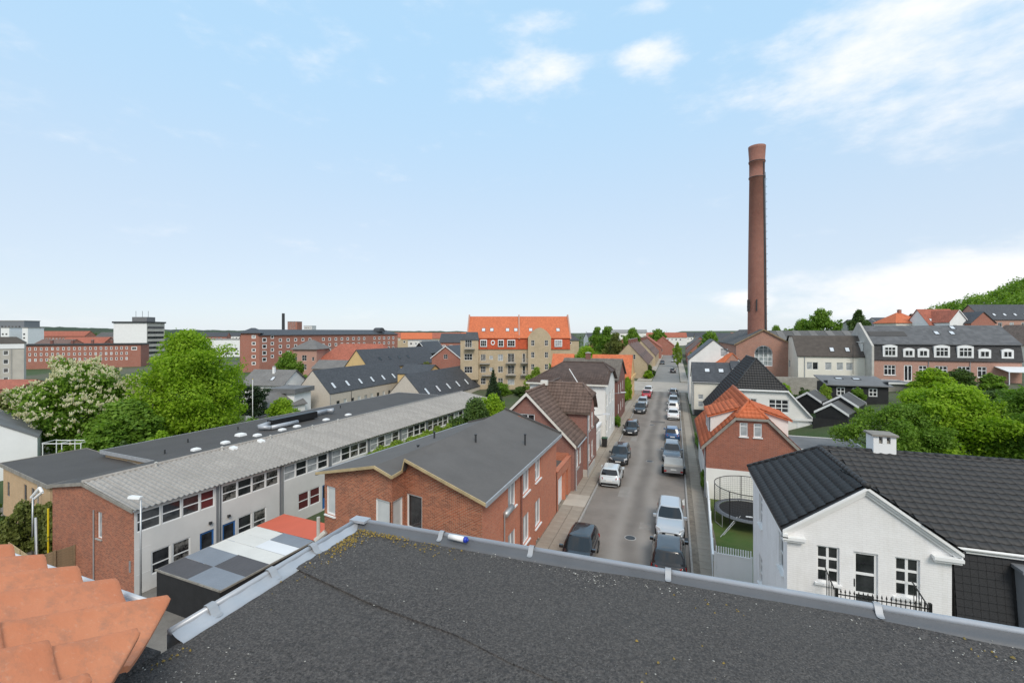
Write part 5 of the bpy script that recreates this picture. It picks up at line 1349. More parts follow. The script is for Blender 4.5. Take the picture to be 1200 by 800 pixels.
    H.walls(.22); H.roof('y', 2.75, 'asbestos_dark', .35, .3, barge='wood_old'); H.pipe(9.5, -.1, -1, 8.3)
    H2 = House('factory_range', 'long low factory range with striped dark corrugated roof behind the white building', 'building', (21.0, 112, 3), R(2), 30, 12, 7.4, 'brick_hall', base=-3)
    H2.gable('EW', 2.6); H2.walls(); H2.roof('x', 2.6, 'asbestos_dark', .3, .2)
    m = MB(); mm = MB()
    p = H2.planes[0]; z_ = lambda y: 7.4+.14+2.6*y/6
    for i in range(9): x = 1+i*3.2; MB().prism([(x, 0, z_(0)+.01), (x+1.3, 0, z_(0)+.01), (x+1.3, 5.9, z_(5.9)+.01), (x, 5.9, z_(5.9)+.01)], [(x, 0, z_(0)+.05), (x+1.3, 0, z_(0)+.05), (x+1.3, 5.9, z_(5.9)+.05), (x, 5.9, z_(5.9)+.05)]).build('roof_sheet', 'asbestos_grey', H2.roofo)
    # chimney stack
    c = thing('factory_chimney', 'tall tapering red brick factory chimney', 'chimney', (15.9, 104.0, 2))
    prof = [(0, 2.22), (12, 2.14), (26, 1.98), (40.2, 1.76), (40.25, 1.86), (40.6, 1.88), (40.65, 1.78), (43.2, 1.78), (43.25, 1.88), (43.7, 1.91), (43.75, 1.80), (46.0, 1.98), (46.5, 2.02), (46.55, 1.6), (44, 1.5)]
    n = 40; prof = [(z*1.043, r*.80) for z, r in prof]; rows = [[(r*math.cos(6.28318*i/n), r*math.sin(6.28318*i/n), z) for i in range(n)] for z, r in prof]
    m = MB(); m.grid(rows, close=True)
    me = m.mesh('shaft', 'brick_chimney', True)
    uv = me.uv_layers[0].data
    for p in me.polygons:
        for li in p.loop_indices:
            co = me.vertices[me.loops[li].vertex_index].co; a = math.atan2(co.y, co.x)
            if p.center.x < 0 and abs(p.center.y) < .4 and a < 0: a += 6.28318
            uv[li].uv = (a*2.0, co.z)
    link('shaft', me, c)
    for z, r in ((40.42, 1.885), (43.5, 1.90)):
        z, r = z*1.043, r*.80
        rr = [[((r+d)*math.cos(6.28318*i/n), (r+d)*math.sin(6.28318*i/n), z+e) for i in range(n)] for d, e in ((0, -.07), (.04, -.06), (.04, .06), (0, .07))]
        MB().grid(rr, close=True).build('iron_band', 'dark_metal', c, True)
    lad = MB(); a = R(-30); 
    for s_ in (-.22, .22): lad.tube((1.86*math.cos(a)-s_*math.sin(a), 1.86*math.sin(a)+s_*math.cos(a), 2), (1.52*math.cos(a)-s_*math.sin(a), 1.52*math.sin(a)+s_*math.cos(a), 43), .04, n=5)
    for i in range(81):
        z = 2.3+i*.5; r = 1.86-.34*(z-2)/41; lad.tube((r*math.cos(a)+.22*math.sin(a), r*math.sin(a)-.22*math.cos(a), z), (r*math.cos(a)-.22*math.sin(a), r*math.sin(a)+.22*math.cos(a), z), .02, n=4)
    for i in range(26):
        z = 4+i*1.5; r = 1.84-.34*(z-2)/41
        pts = [(r*math.cos(a)+.38*math.sin(t_)*math.cos(a)-.3*math.cos(t_)*math.sin(a), r*math.sin(a)+.38*math.sin(t_)*math.sin(a)+.3*math.cos(t_)*math.cos(a), z) for t_ in [math.pi*q/6 for q in range(7)]]
        for q in range(6): lad.tube(pts[q], pts[q+1], .018, n=4, cap=False)
    stuff(lad.build('ladder_cage', 'dark_metal', c))
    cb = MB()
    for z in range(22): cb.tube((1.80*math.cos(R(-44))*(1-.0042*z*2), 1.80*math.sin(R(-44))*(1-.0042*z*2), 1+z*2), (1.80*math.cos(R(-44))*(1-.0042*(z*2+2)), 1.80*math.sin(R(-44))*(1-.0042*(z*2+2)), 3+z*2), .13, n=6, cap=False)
    cb.build('dark_strip', 'dark_metal', c)  # dark strip added to darken the shaft's right side, not a fitting
    for ang in (200, 214, 260): 
        a = R(ang); MB().tube((1.9*math.cos(a), 1.9*math.sin(a), 15.0), (1.9*math.cos(a), 1.9*math.sin(a), 17.4), .11, n=8).tube((1.5*math.cos(a), 1.5*math.sin(a), 16), (2.05*math.cos(a), 2.05*math.sin(a), 16), .06, n=6).build('antenna', 'dark_metal', c)
    # white block with dark mansard
    H = House('white_block', 'long white rendered block with dark brown roof behind the garden house', 'building', (20.6, 92.5, 2.2), R(2), 13.4, 9, 6.5, 'cream_wall', base=-3)
    for u in (1.3, 2.2): H.win('S', u, 4.1, .85, 1.3, 1, 1, glass='glass_curtain' if u < 2 else 'glass_dark')
    for u in (4.1, 5.8, 7.2): H.win('S', u, 4.1, .95, 1.3, 1, 1, glass='glass_curtain')
    for u in (10.2, 11.2): H.win('S', u, 4.1, .8, 1.3, 1, 1)
    for u in (1.3, 2.2, 4.1, 5.8, 7.2, 10.2, 11.2): H.win('S', u, 1.4, .9, 1.3, 1, 1)
    H.win('W', 3, 4.1, 1, 1.3); H.gable('EW', [(9*.6, 10.0), (9*.4, 10.0)]); H.walls()
    m = MB(); pl = [[(-.2, -.2, 6.5), (13.6, -.2, 6.5), (13.6, 3.0, 10.0), (-.2, 3.0, 10.0)], [(-.2, 3.0, 10.0), (13.6, 3.0, 10.0), (13.6, 6, 10.02), (-.2, 6, 10.02)], [(-.2, 6, 10.02), (13.6, 6, 10.02), (13.6, 9.2, 6.5), (-.2, 9.2, 6.5)]]
    for p in pl: m.prism([(a, b, c_-.15) for a, b, c_ in p], p)
    H.roofo = m.build('roof', 'tile_brown_block', H.root)
    for u in (5.2, 7.5): H.skylight(pl[0], u, 1.0, .7, 1.0)
    d = MB().box(9.6, 11.3, .6, 2.6, 7.3, 8.9).box(9.4, 11.5, .4, 2.6, 8.902, 9.0).build('dormer', 'white_wall', H.root); add_window(d, (9.8, .47, 0), 0, 0, 7.45, 1.3, 1.2, 1, 1, split=False)
    H.pipe(1.0, -.1, 0, 6.4)
    an = MB().tube((8.1, -.3, 3.5), (8.1, -.3, 8.6), .04, n=6)
    for z in (6.2, 6.9, 8.2): an.tube((7.4, -.3, z), (8.8, -.3, z), .025, n=5)
    an.build('aerial', 'dark_metal', H.root)
    # brick mansard block
    H = House('mansard_block', 'brick block with black mansard and white arched dormer windows', 'building', (30.9, 90.5, 4.6), R(1), 22.3, 10.5, 3.75, 'brick_pink', base=-4)
    H.root.scale = (.84, 1, 1)
    for u, w_, k3 in ((1.7, 1.9, 3), (4.9, 1.25, 0), (7.2, 1.3, 2), (9.7, 1.9, 3), (13.1, 1.9, 3), (16.0, 1.35, 2)):
        if k3 == 0: H.win('S', u, .35, 1.3, 2.6, 2, 1, fw=.14, bw=.12, glass='glass_dark', name='garden_door')
        else: H.win('S', u, 1.25, w_, 1.65, k3, 2, rows=[.66], fw=.1, bw=.1, glass='glass_dark', sill='white_paint')
    H.tops['W'] = ([(10.5, 3.75), (10.0, 6.3), (5.2, 9.2), (.5, 6.3)], None); H.tops['E'] = ([(10.5, 3.75), (10.0, 6.3), (5.2, 9.2), (.5, 6.3)], None)
    H.walls()
    m = MB(); L = 22.3
    def pl_(p): m.prism([(a, b+.12, c_-.05) for a, b, c_ in p], p)
    pl_([(-.1, -.22, 3.7), (L+.1, -.22, 3.7), (L+.1, .35, 6.3), (-.1, .35, 6.3)])
    mo = m.build('mansard', 'slate_shingle', H.root)
    m = MB(); p = [(-.3, .05, 6.33), (L+.2, .05, 6.33), (L+.2, 5.2, 9.35), (-.3, 5.2, 9.35)]; m.prism([(a, b, c_-.12) for a, b, c_ in p], p); p2 = [(-.3, 5.2, 9.35), (L+.2, 5.2, 9.35), (L+.2, 10.7, 6.2), (-.3, 10.7, 6.2)]; m.prism([(a, b, c_-.12) for a, b, c_ in p2], p2)
    H.roofo = m.build('roof', 'slate_pale', H.root)
    for u, v in ((11.5, 3.0), (13.9, 3.0), (14.8, 4.7)): H.skylight(p, u, v, .8, 1.1)
    MB().prism([(.4, 2.2, 7.62), (6.5, 2.2, 7.62), (6.5, 3.4, 8.32), (.4, 3.4, 8.32)], [(.4, 2.2, 7.68), (6.5, 2.2, 7.68), (6.5, 3.4, 8.38), (.4, 3.4, 8.38)]).build('roof_patch', 'felt_dark', H.roofo)
    for x0, w_, big in ((1.5, 2.3, 1), (4.75, 1.75, 0), (7.0, 1.75, 0), (9.5, 2.4, 1), (13.0, 2.4, 1), (16.1, 1.8, 0), (19.4, 1.7, 0)):
        if not w_: continue
        hh = 1.75 if big else 1.25; zb = 4.25
        m = MB(); n = 8
        top = [(x0+w_*i/n, zb+hh+.22*math.sin(math.pi*i/n)) for i in range(n+1)]
        m.prism([(x0, -.12, zb), (x0+w_, -.12, zb)]+[(x, -.12, z) for x, z in reversed(top)], [(x0, 1.6, zb), (x0+w_, 1.6, zb)]+[(x, 1.6, z) for x, z in reversed(top)])
        m.f = [tuple(reversed(f)) for f in m.f]
        d = m.build('dormer', 'white_paint', H.root)
        n3 = 3 if big else 2
        add_window(d, (x0, -.215, 0), 0, .28, zb+.2, w_-.56, hh-.38, n3, 2 if big else 1, split=False, fw=.06, bw=.1, glass='glass_dark', rows=[.64] if big else None)
    for x in (8.7, 14.9): H.pipe(x, -.1, -1, 3.6)
    gw = MB().box(-.42, -.05, -.4, 10.6, -4, 6.0).prism([(-.42, -.4, 6.0), (-.05, -.4, 6.0), (-.05, 10.6, 6.0), (-.42, 10.6, 6.0)], [(-.42, 5.0, 9.9), (-.05, 5.0, 9.9), (-.05, 5.6, 9.9), (-.42, 5.6, 9.9)]).build('gable_wall', 'pale_concrete', H.root)
    m = MB().prism([(18.4, -3.2, 2.35), (22.6, -3.2, 2.35), (22.6, -.03, 2.95), (18.4, -.03, 2.95)], [(18.4, -3.2, 2.42), (22.6, -3.2, 2.42), (22.6, -.03, 3.02), (18.4, -.03, 3.02)]).box(18.45, 18.55, -3.15, -3.05, -1, 2.35).box(22.4, 22.5, -3.15, -3.05, -1, 2.35)
    m.build('terrace_roof', 'panel_pale', H.root)
    st = MB().box(4.2, 6.8, -2.6, -.02, -2, .3).build('steps', 'concrete', H.root)
    # garden house, sheds
    H = House('black_garden_house', 'black timber garden house with three white windows and grey felt roof', 'garden house', (19.0, 70.2, 3.3), R(1), 6.6, 4.5, 2.75, 'black_wood', base=-2)
    for u in (1.0, 2.75, 4.5): H.win('S', u, 1.35, .95, 1.05, 2, 2, fw=.1, bw=.09, glass='glass_dark')
    H.door('S', 3.1-.6, -.0, .9, 1.0, 'black_paint', panes=0); H.tops['W'] = ([(4.5, 3.3)], None); H.tops['E'] = ([(0, 3.3)], None); H.walls(skip='N')
    m = MB(); p = [(-.3, -.4, 2.75), (7.0, -.4, 2.75), (7.0, 4.9, 3.55), (-.3, 4.9, 3.55)]; m.prism([(a, b, c_-.12) for a, b, c_ in p], p); H.roofo = m.build('roof', 'felt_grey', H.root)
    for u in (2.0, 4.0): H.skylight(p, u, 3.0, .9, .9)
    for lab, x, y, z, w_, d_, h_, r_ in (('black shed with white-edged gable nearest the white gable wall', 15.3, 60.8, 2.3, 3.0, 3.6, 1.6, 1.0), ('middle black shed with white-edged gable roof', 16.9, 63.6, 2.8, 3.2, 3.8, 1.65, 1.05), ('rear left black shed with white-edged gable roof', 14.5, 66.8, 2.7, 2.8, 3.4, 1.7, .95)):
        H = House('black_shed', lab, 'shed', (x, y, z), R(-28), w_, d_, h_, 'black_wood', base=-2, group='black sheds by the white gable'); H.gable('SN', r_); H.walls(); H.roof('y', r_, 'shed_felt', .15, .12, .06, barge='white_paint')
    w = MB().box(0, 12.5, 0, .35, -3, 1.7).build('stone_wall', 'stone_wall', None, False, (12.5, 80.5, 4.2), R(4)); tag(w, 'old stone garden wall below the white block', 'wall')
    w = MB().box(0, 3.0, -.02, .02, -1, .9).build('black_fence', 'black_wood', None, False, (14.8, 60.0, 2.3), R(-10)); tag(w, 'black board fence in front of the black sheds', 'fence')
    H = House('flat_shed', 'low shed with pale flat roof below the brick mansard block', 'shed', (27.0, 81, 3.4), R(1), 5.0, 4, 2.0, 'stone_wall', base=-2); H.walls(); H.flat('felt_grey', .3, .12, 'white_paint')
plain('tile_orange_real', (.54, .135, .05), .75, .16, 1.4, .2, 30, fine=.1)
plain('tile_brown_block', (.082, .068, .058), .85, .2, 1.5, .3, 30)
t_ = NT('glass_hall'); f_ = t_.noise(1.2, 3, .5); t_.fin(t_.mix(t_.rng(f_, .4, .6, 0, 1), (.22, .25, .25), (.42, .46, .47)), .15, 0, .5)
build_right_street()

# ------------------------------------------------------------------ town to the left and far off
TH = R(19.6)
def spot(px, t, z=None):
    """world x, y of a bearing (given on a 1200 wide view) at a distance t along the view axis"""
    a = (px-600)/533.33
    x, y = -t*math.sin(TH)+a*t*math.cos(TH), t*math.cos(TH)+a*t*math.sin(TH)
    return (x, y, ground(x, y) if z is None else z)
def build_flats():
    G = -1.0; x, y, _ = spot(548, 108)
    H = House('apartment_block', 'yellow brick apartment block with bright orange tiled roof', 'apartment block', (x, y, G), TH, 24.3, 12, 9.8, 'brick_yellow', base=-3, sidewall={'E': 'brick_far', 'W': 'brick_far'})
    k_ = 12.3
    for z in (7.0, 4.2, 1.4):
        for u in (3.1, 7.2): H.win('S', u, z, 1.2, 1.5, 3 if u < 5 else 2, 2)
        H.win('S', 5.2, z+.3, .8, .9, 2, 1)
    for z in (6.6, 3.8): H.win('S', 9.5, z, 1.6, 2.1, 2, 1, name='balcony_door'); H.win('S', 13.0, z, .7, 2.1, 1, 1, name='balcony_door')
    H.win('S', 9.5, 1.3, 1.6, 1.3, 3, 1); H.win('S', 21.0, 6.5, 1.7, 2.1, 2, 1, name='balcony_door'); H.win('S', 21.0, 3.7, 1.7, 2.1, 2, 1, name='balcony_door'); H.win('S', 21.0, .9, 1.7, 2.1, 2, 1, name='balcony_door')
    H.tops['E'] = ([(11.5, 12.4), (6, 17.7), (.5, 12.4)], None); H.tops['W'] = H.tops['E']
    H.walls()
    m = MB()
    p = [(-.0, -.25, 9.75), (24.3, -.25, 9.75), (24.3, .25, 12.4), (0, .25, 12.4)]; m.prism([(a, b+.15, c-.03) for a, b, c in p], p); mo = m.build('mansard', 'tile_orange_deep', H.root)
    m = MB(); p1 = [(0, -.05, 12.43), (24.3, -.05, 12.43), (24.3, 6, 17.7), (0, 6, 17.7)]; p2 = [(0, 6, 17.7), (24.3, 6, 17.7), (24.3, 12.2, 12.3), (0, 12.2, 12.3)]
    for p in (p1, p2): m.prism([(a, b, c-.15) for a, b, c in p], p)
    H.roofo = m.build('roof', 'tile_orange', H.root)
    for x_ in (-.3, 12.1, 24.302):
        w_ = .32; MB().prism([(x_, -.2, 12.2), (x_+w_, -.2, 12.2), (x_+w_, 12.3, 12.2), (x_, 12.3, 12.2)], [(x_, 5.85, 18.15), (x_+w_, 5.85, 18.15), (x_+w_, 6.15, 18.15), (x_, 6.15, 18.15)]).build('parapet', 'brick_pink', H.roofo)
    for u in (3.2, 5.2, 9.0, 11.0, 14.6, 21.2): H.skylight(p1, u, 2.3, .9, 1.2)
    for u, w_ in ((3.0, 1.6), (7.2, 1.4), (9.4, 1.9), (20.6, 1.8)):
        d = MB().box(u, u+w_, -.34, .4, 10.3, 12.0).build('dormer', 'white_paint', H.root); add_window(d, (u+.1, -.46, 0), 0, 0, 10.45, w_-.2, 1.4, 3 if w_ > 1.5 else 2, 2, split=False)
    t = MB(); n = 14; r = .5
    rg = [[(6.0+rr*math.cos(6.283*i/n), yy, 11.3+rr*1.2*math.sin(6.283*i/n)) for i in range(n)] for rr, yy in ((.5, -.05), (.5, -.18), (.3, -.18))]; MB().grid(rg, close=True).build('round_window', 'white_paint', H.root)
    # stair tower with rounded gable
    m = MB(); x0, x1 = 14.3, 19.7; top = [(x0+(x1-x0)*i/12, 12.6+2.2*(math.sin(math.pi*i/12))**.8) for i in range(13)]
    hs = [(15.0, z, .8, 1.3) for z in (10.6, 7.8, 5.0)]+[(18.2, z, .8, 1.3) for z in (10.6, 7.8, 5.0)]
    wall_panel(m, (0, -1.2, 0), 0, [(x0, -3), (x1, -3)]+[(a, b) for a, b in reversed(top)], hs)
    seg(m, (x0, .3), (x0, -1.2), -3, [(0, 12.6), (1, 12.6)]); seg(m, (x1, -1.2), (x1, .3), -3, [(0, 12.6), (1, 12.6)])
    st = m.build('stair_tower', 'brick_yellow', H.root)
    for h in hs: add_window(st, (0, -1.2, 0), 0, *h, 2, 2, split=False)
    MB().box(17.7, 18.7, -1.25, -1.1, -1, 1.5).build('door', 'dark_metal', st)
    m = MB(); m.prism([(x0-.1, -1.1, 12.5), (x1+.1, -1.1, 12.5), (x1+.1, 3.5, 12.5), (x0-.1, 3.5, 12.5)], [(17, -1.0, 14.7), (17.6, -1.0, 14.7), (17.6, 3.6, 15.0), (17, 3.6, 15.0)]); m.build('tower_roof', 'tile_orange', st)
    # left bay
    m = MB(); hs = [(.9, z, 1.9, 1.5) for z in (7.2, 4.2)]+[(1.1, 10.2, 1.6, 2.0)]
    f = seg(m, (-1.6, -1.0), (2.6, -1.0), 2.6, [(0, 11.9), (1, 11.9)], hs); seg(m, (2.6, -1.0), (2.6, .5), 2.6, [(0, 11.9), (1, 11.9)]); seg(m, (-1.6, 9), (-1.6, -1.0), 2.6, [(0, 11.9), (1, 11.9)]); m.poly([(-1.6, -1, 2.6), (-1.6, 4, 2.6), (2.6, 4, 2.6), (2.6, -1, 2.6)])
    b = m.build('bay', 'brick_yellow', H.root)
    for h in hs: add_window(b, f[0], f[1], *h, 3, 2, split=False)
    MB().prism([(-1.8, -1.2, 11.92), (2.8, -1.2, 11.92), (2.8, 5, 11.92), (-1.8, 5, 11.92)], [(-.2, .6, 13.8), (2.3, .6, 13.8), (2.3, 5, 13.8), (-.2, 5, 13.8)]).build('bay_roof', 'slate', b)
    for u, z in ((9.1, 6.5), (9.1, 3.7), (12.6, 6.5), (12.6, 3.7), (2.9, 6.4), (3.4, 3.6), (20.6, 6.4), (-.6, 9.9)):
        bb = MB(); w_ = 2.4 if u != 12.6 else 1.6; y0 = -1.15 if u > 0 else -2.2; y1 = y0+1.12; bb.box(u, u+w_, y0, y1, z-.12, z); bb.box(u, u+w_, y0, y0+.04, z+.95, z+1.0)
        for i in range(12): bb.box(u+.02+i*(w_-.06)/11, u+.05+i*(w_-.06)/11, y0+.005, y0+.035, z+.001, z+.949)
        bb.build('balcony', 'concrete', H.root)
build_flats()

def build_left_town():
    # two new grey-beige brick houses
    for px, t, l, lab in ((346.5, 97, 30, 'grey-beige brick house with slate roof and six roof windows left of its twin'), (451, 87.5, 26, 'grey-beige brick house with slate roof nearer the orange-roofed block')):
        x, y, _ = spot(px, t); g = -4.0
        H = House('new_brick_house', lab, 'house', (x, y, g), 0, 9.0, l, 4.0, 'brick_grey', base=-2, group='new grey-beige houses')
        H.gable('SN', 4.7)
        for i in range(int(l/5)): H.win('E', 2.0+i*4.6, 1.0, 1.0, 1.3, 1, 1, mat='grey_paint'); H.win('E', 4.2+i*4.6, .2, 1.0, 2.2, 1, 1, mat='white_paint', glass='glass_blind', name='door')
        H.walls(); H.roof('y', 4.7, 'slate', .08, .06, .12)
        for i in range(int(l/4.6)): H.skylight(H.planes[1], 2.2+i*4.4, 1.2, .85, 1.6)
        H.pipe(9.06, 6.6, 0, 3.9, 'dark_metal'); H.pipe(9.06, .1, 0, 3.9)
    # white-walled older house with weathered roofs
    x, y, _ = spot(283, 94)
    H = House('old_white_house', 'old white house with weathered grey roofs behind the big green tree', 'house', (x, y, -4.5), R(10), 9.5, 8, 6.6, 'white_wall', base=-2)
    H.gable('EW', 2.6); H.row('S', 1, 2.6, 3, 3.6, .9, 1.1); H.walls(); H.roof('x', 2.6, 'asbestos_grey', .4, .3); H.chimney(5.2, 3, 8, 10.0, .45, .45, 'white_pure'); H.skylight(H.planes[0], 6, 1.6, .8, 1.2)
    x, y, _ = spot(288, 84)
    H = House('old_white_house', 'low white outbuilding with grey gable roof beside the flag pole', 'house', (x, y, -4.5), R(-4), 6, 8, 3.6, 'white_wall', base=-2); H.gable('SN', 2.2); H.walls(); H.roof('y', 2.2, 'asbestos_grey', .35, .3)
    x, y, _ = spot(318, 88)
    H = House('white_flat_house', 'white flat-roofed extension of the old white house', 'house', (x, y, -4.5), R(8), 5.0, 5, 5.6, 'white_pure', base=-2); H.walls(); H.flat('felt_grey', .5, .9, None)
    x, y, _ = spot(294, 75); H = House('dark_carport', 'dark open shed with orange wall below the white house', 'shed', (x, y, -4), R(4), 8.5, 4, 2.4, 'black_wood', base=-1)
    MB().box(.2, 2.4, -.05, -.003, 0, 2.3).build('orange_panel', 'orange_wall', H.root); H.row('S', 3.2, 1.2, 4, .3, .8, 1.8, 1, 1, mat='grey_paint'); H.walls(); H.flat('felt_dark', .2)
    x, y, _ = spot(346, 77); H = House('glazed_passage', 'long glazed passage with flat roof in front of the grey-beige gable', 'building', (x, y, -4), R(2), 12, 3, 2.2, 'grey_paint', base=-1); H.row('S', .3, 1.15, 10, .3, .95, 1.6, 1, 1, mat='grey_paint', glass='glass_dark'); H.walls(); H.flat('felt_grey', .1)
    # brick block with pyramid roof and orange roofs
    x, y, _ = spot(343.5, 150)
    H = House('brick_pavilion', 'pale red brick block with grey pyramid roof and dark windows', 'building', (x, y, -5), TH*.8, 8, 9, 12.4, 'brick_pink', base=-3)
    for z in (8.3, 5.3): H.win('S', .6, z, .8, 1.2, 1, 2); H.win('S', 3.0, z, 1.6, 1.8, 2, 2); H.win('S', 6.4, z, .8, 1.2, 1, 2)
    H.walls(); H.hip(2.6, 'asbestos_grey', .7, axis='x', inset=3.4)
    x, y, _ = spot(371, 152)
    H = House('orange_roofed_school', 'broad low building with long orange tiled roof in the middle distance', 'building', (x, y, -5), R(6), 25, 14, 8.0, 'brick_pink', base=-3); H.row('S', 2, 3.5, 6, 5.0, 1.6, 1.4); H.walls(); H.hip(5.6, 'tile_red', .5, axis='x', inset=4.5)
    x, y, _ = spot(366, 135); H = House('grey_roofed_annex', 'annex with pale grey roof in front of the orange-roofed building', 'building', (x, y, -5), R(6), 14, 7, 7.0, 'brick_pink', base=-3); H.walls(); H.roof('x', 2.2, 'asbestos_grey', .3); 
    # yellow gabled house with dark roof
    x, y, _ = spot(404, 122)
    H = House('yellow_gabled_house', 'yellow house with broad dark slate roof and pointed gable', 'house', (x, y, -4), R(-6), 8.4, 30, 7.4, 'yellow_wall', base=-3); H.gable('SN', 4.6); H.walls(); H.roof('y', 4.6, 'slate', .3, .2)
    for i in range(4): H.skylight(H.planes[1], 6+i*4, 2.5, .8, 1.1, 'glass_dark')
    x, y, _ = spot(466, 112)
    H = House('yellow_low_house', 'low yellow house behind the grey-beige houses', 'house', (x, y, -4), R(0), 8, 8, 6.6, 'yellow_wall', base=-2); H.gable('EW', 2); H.walls(); H.roof('x', 2, 'slate', .2)
    x, y, _ = spot(506, 128); H = House('red_gabled_house', 'red brick gable with white verge left of the orange-roofed block', 'house', (x, y, -3), R(4), 8.6, 18, 8.6, 'brick_far', base=-3); H.gable('SN', 3.2); H.win('S', 3.6, 8.3, 1.2, 1.2); H.walls(); H.roof('y', 3.2, 'slate', .3, .3, barge='white_paint')
    x, y, _ = spot(482, 150); H = House('black_gabled_house', 'small black gable with white trim and round windows in the distance', 'house', (x, y, -3), R(4), 6, 14, 9.0, 'black_wood', base=-3); H.gable('SN', 3.4); H.win('S', 1.6, 9.3, 1.0, 1.1, 1, 1); H.win('S', 3.4, 9.3, 1.0, 1.1, 1, 1); H.walls(); H.roof('y', 3.4, 'slate', .3, .3, barge='white_paint')
    # long red brick range with attic corner block
    x0, y0, _ = spot(304, 207); x1, y1, _ = spot(466, 292); L = math.hypot(x1-x0, y1-y0); a = math.atan2(y1-y0, x1-x0)
    H = House('long_brick_range', 'very long four-storey red brick range on the left skyline', 'building', (x0, y0, -6), a, L, 14, 17.3, 'brick_far', base=-4)
    for z in (14.0, 11.0, 8.0, 5.0):
        n = int(L/4.2)
        for i in range(n):
            if i in (7, 16, 24): continue
            H.win('S', 1.4+i*4.2, z+(1.5 if i == 1 else 0), 1.7 if i else 2.2, 1.6 if i else 2.0, 1, 1, fw=.32, bw=.1, glass='glass_dark')
    H.walls(); H.hip(2.4, 'slate', .6, axis='x', inset=4)
    d = MB(); rr = [[(L*.86+2.6*math.cos(math.pi*i/8), yy, 18.6+2.6*math.sin(math.pi*i/8)) for i in range(9)] for yy in (1, 6)]; d.grid(rr); d.poly([p for p in reversed(rr[0])]); d.build('round_dormer', 'slate', H.root)
    xb, yb, _ = spot(282, 205); Lb = math.hypot(x0-xb, y0-yb)
    H = House('brick_corner_block', 'projecting corner block of the long red brick range', 'building', (xb, yb, -6), math.atan2(y0-yb, x0-xb), Lb, 10, 18.4, 'brick_far', base=-4)
    for z in (16, 13, 10, 7, 4): H.win('S', Lb*.58, z-.3, 1.7, 1.5, 1, 1, fw=.3)
    H.walls(); H.hip(2.0, 'slate', .9, axis='x', inset=3)
    x, y, _ = spot(332, 255); m = MB().tube((0, 0, 0), (0, 0, 29), .9, .75, 12).build('thin_chimney', 'dark_metal', None, False, (x, y, -6)); tag(m, 'thin dark chimney rising over the long brick range', 'chimney')
    x, y, _ = spot(337, 520); H = House('far_tower_block', 'brown tower block far behind the long brick range', 'tower block', (x, y, -6), TH, 11, 12, 30, 'brick_far', base=-4)
    for i in range(5): H.row('S', 1, 2.2, 4, 20+i*2.2, 1.2, 1.2, 1, 1, fw=.1)
    H.walls(); H.flat('felt_grey')
    x, y, _ = spot(356, 560); H = House('far_tower_block', 'small pale tower block top behind the long brick range', 'tower block', (x, y, -6), TH, 10, 12, 25.5, 'grey_render', base=-4); H.row('S', 1, 2.2, 4, 22.5, 1.2, 1.2, 1, 1); H.walls(); H.flat('felt_grey')
    # white office tower
    x, y, _ = spot(133, 330); Lw = 39*330/533.
    H = House('office_tower', 'white office tower with grey banded side and roof plant', 'office block', (x, y, -6), TH, Lw, 17, 25, 'white_pure', base=-4, sidewall={'E': 'beige_panel'})
    for i in range(6): H.win('E', .6, 2.2+i*3.7, 15.6, 1.9, 6, 1, mat='grey_paint', fw=.1, glass='glass_dark')
    H.walls(); H.flat('felt_grey', .6, 1.0, 'dark_metal')
    MB().box(Lw*.35, Lw*.8, 6, 14, 26.0, 29.5).build('roof_plant', 'felt_grey', H.root)
    for u in (Lw*.4, Lw*.6, Lw*.78): MB().tube((u, 8, 29.5), (u, 8, 34), .12, n=5).build('aerial', 'dark_metal', H.root)
    # red block, beige block
    Lr = 52.0; x, y, _ = spot(165, 238); x -= Lr*math.cos(R(42)); y -= Lr*math.sin(R(42))
    H = House('red_brick_block', 'long dark red brick block with rows of small white windows behind the chestnut', 'building', (x, y, -6), R(42), Lr, 12, 12.0, 'brick_far', base=-4)
    for z in (9.6, 6.9, 4.2):
        for i in range(22): H.win('S', 1.5+i*2.1, z, .9, 1.5, 1, 2, fw=.2)
    H.win('S', Lr-4, 9.2, 2.4, 1.8, 2, 1, fw=.3); H.walls(); H.flat('felt_dark', .4, .6, 'dark_metal')
    for u in (14, 22, 30, 38): H.chimney(u, 6, 12.5, 14.5, 1, 1, 'brick_dark')
    Lb = 22.0; x, y, _ = spot(28, 152); x -= Lb*math.cos(R(64)); y -= Lb*math.sin(R(64))
    H = House('beige_flats', 'beige panel flats with brown roof at the left edge of the view', 'apartment block', (x, y, -6), R(64), Lb, 12, 15.0, 'beige_panel', base=-4)
    for z in (11.2, 8.3, 5.4, 2.5): H.row('S', .8, 2.75, 7, z, 1.3, 1.5, 1, 2, fw=.16)
    H.walls()
    for i in range(1, 8): MB().box(i*2.75-.25, i*2.75+.05, -.12, -.003, -3, 13.2).build('rib', 'concrete', H.root)
    MB().box(-.1, Lb+.1, -.2, -.003, 13.25, 14.9).build('cornice', 'white_pure', H.root); H.hip(2.0, 'brown_felt', .3, axis='x', inset=2)
    # red roofs behind the chestnut
    rn = random.Random(21)
    labs = ['brownish tiled roof between the beige flats and the red block', 'brick house with red roof above the red block', 'brown-roofed dark brick house left of the office tower', 'grey-roofed building under the wooded ridge', 'long red roof row below the wooded ridge']
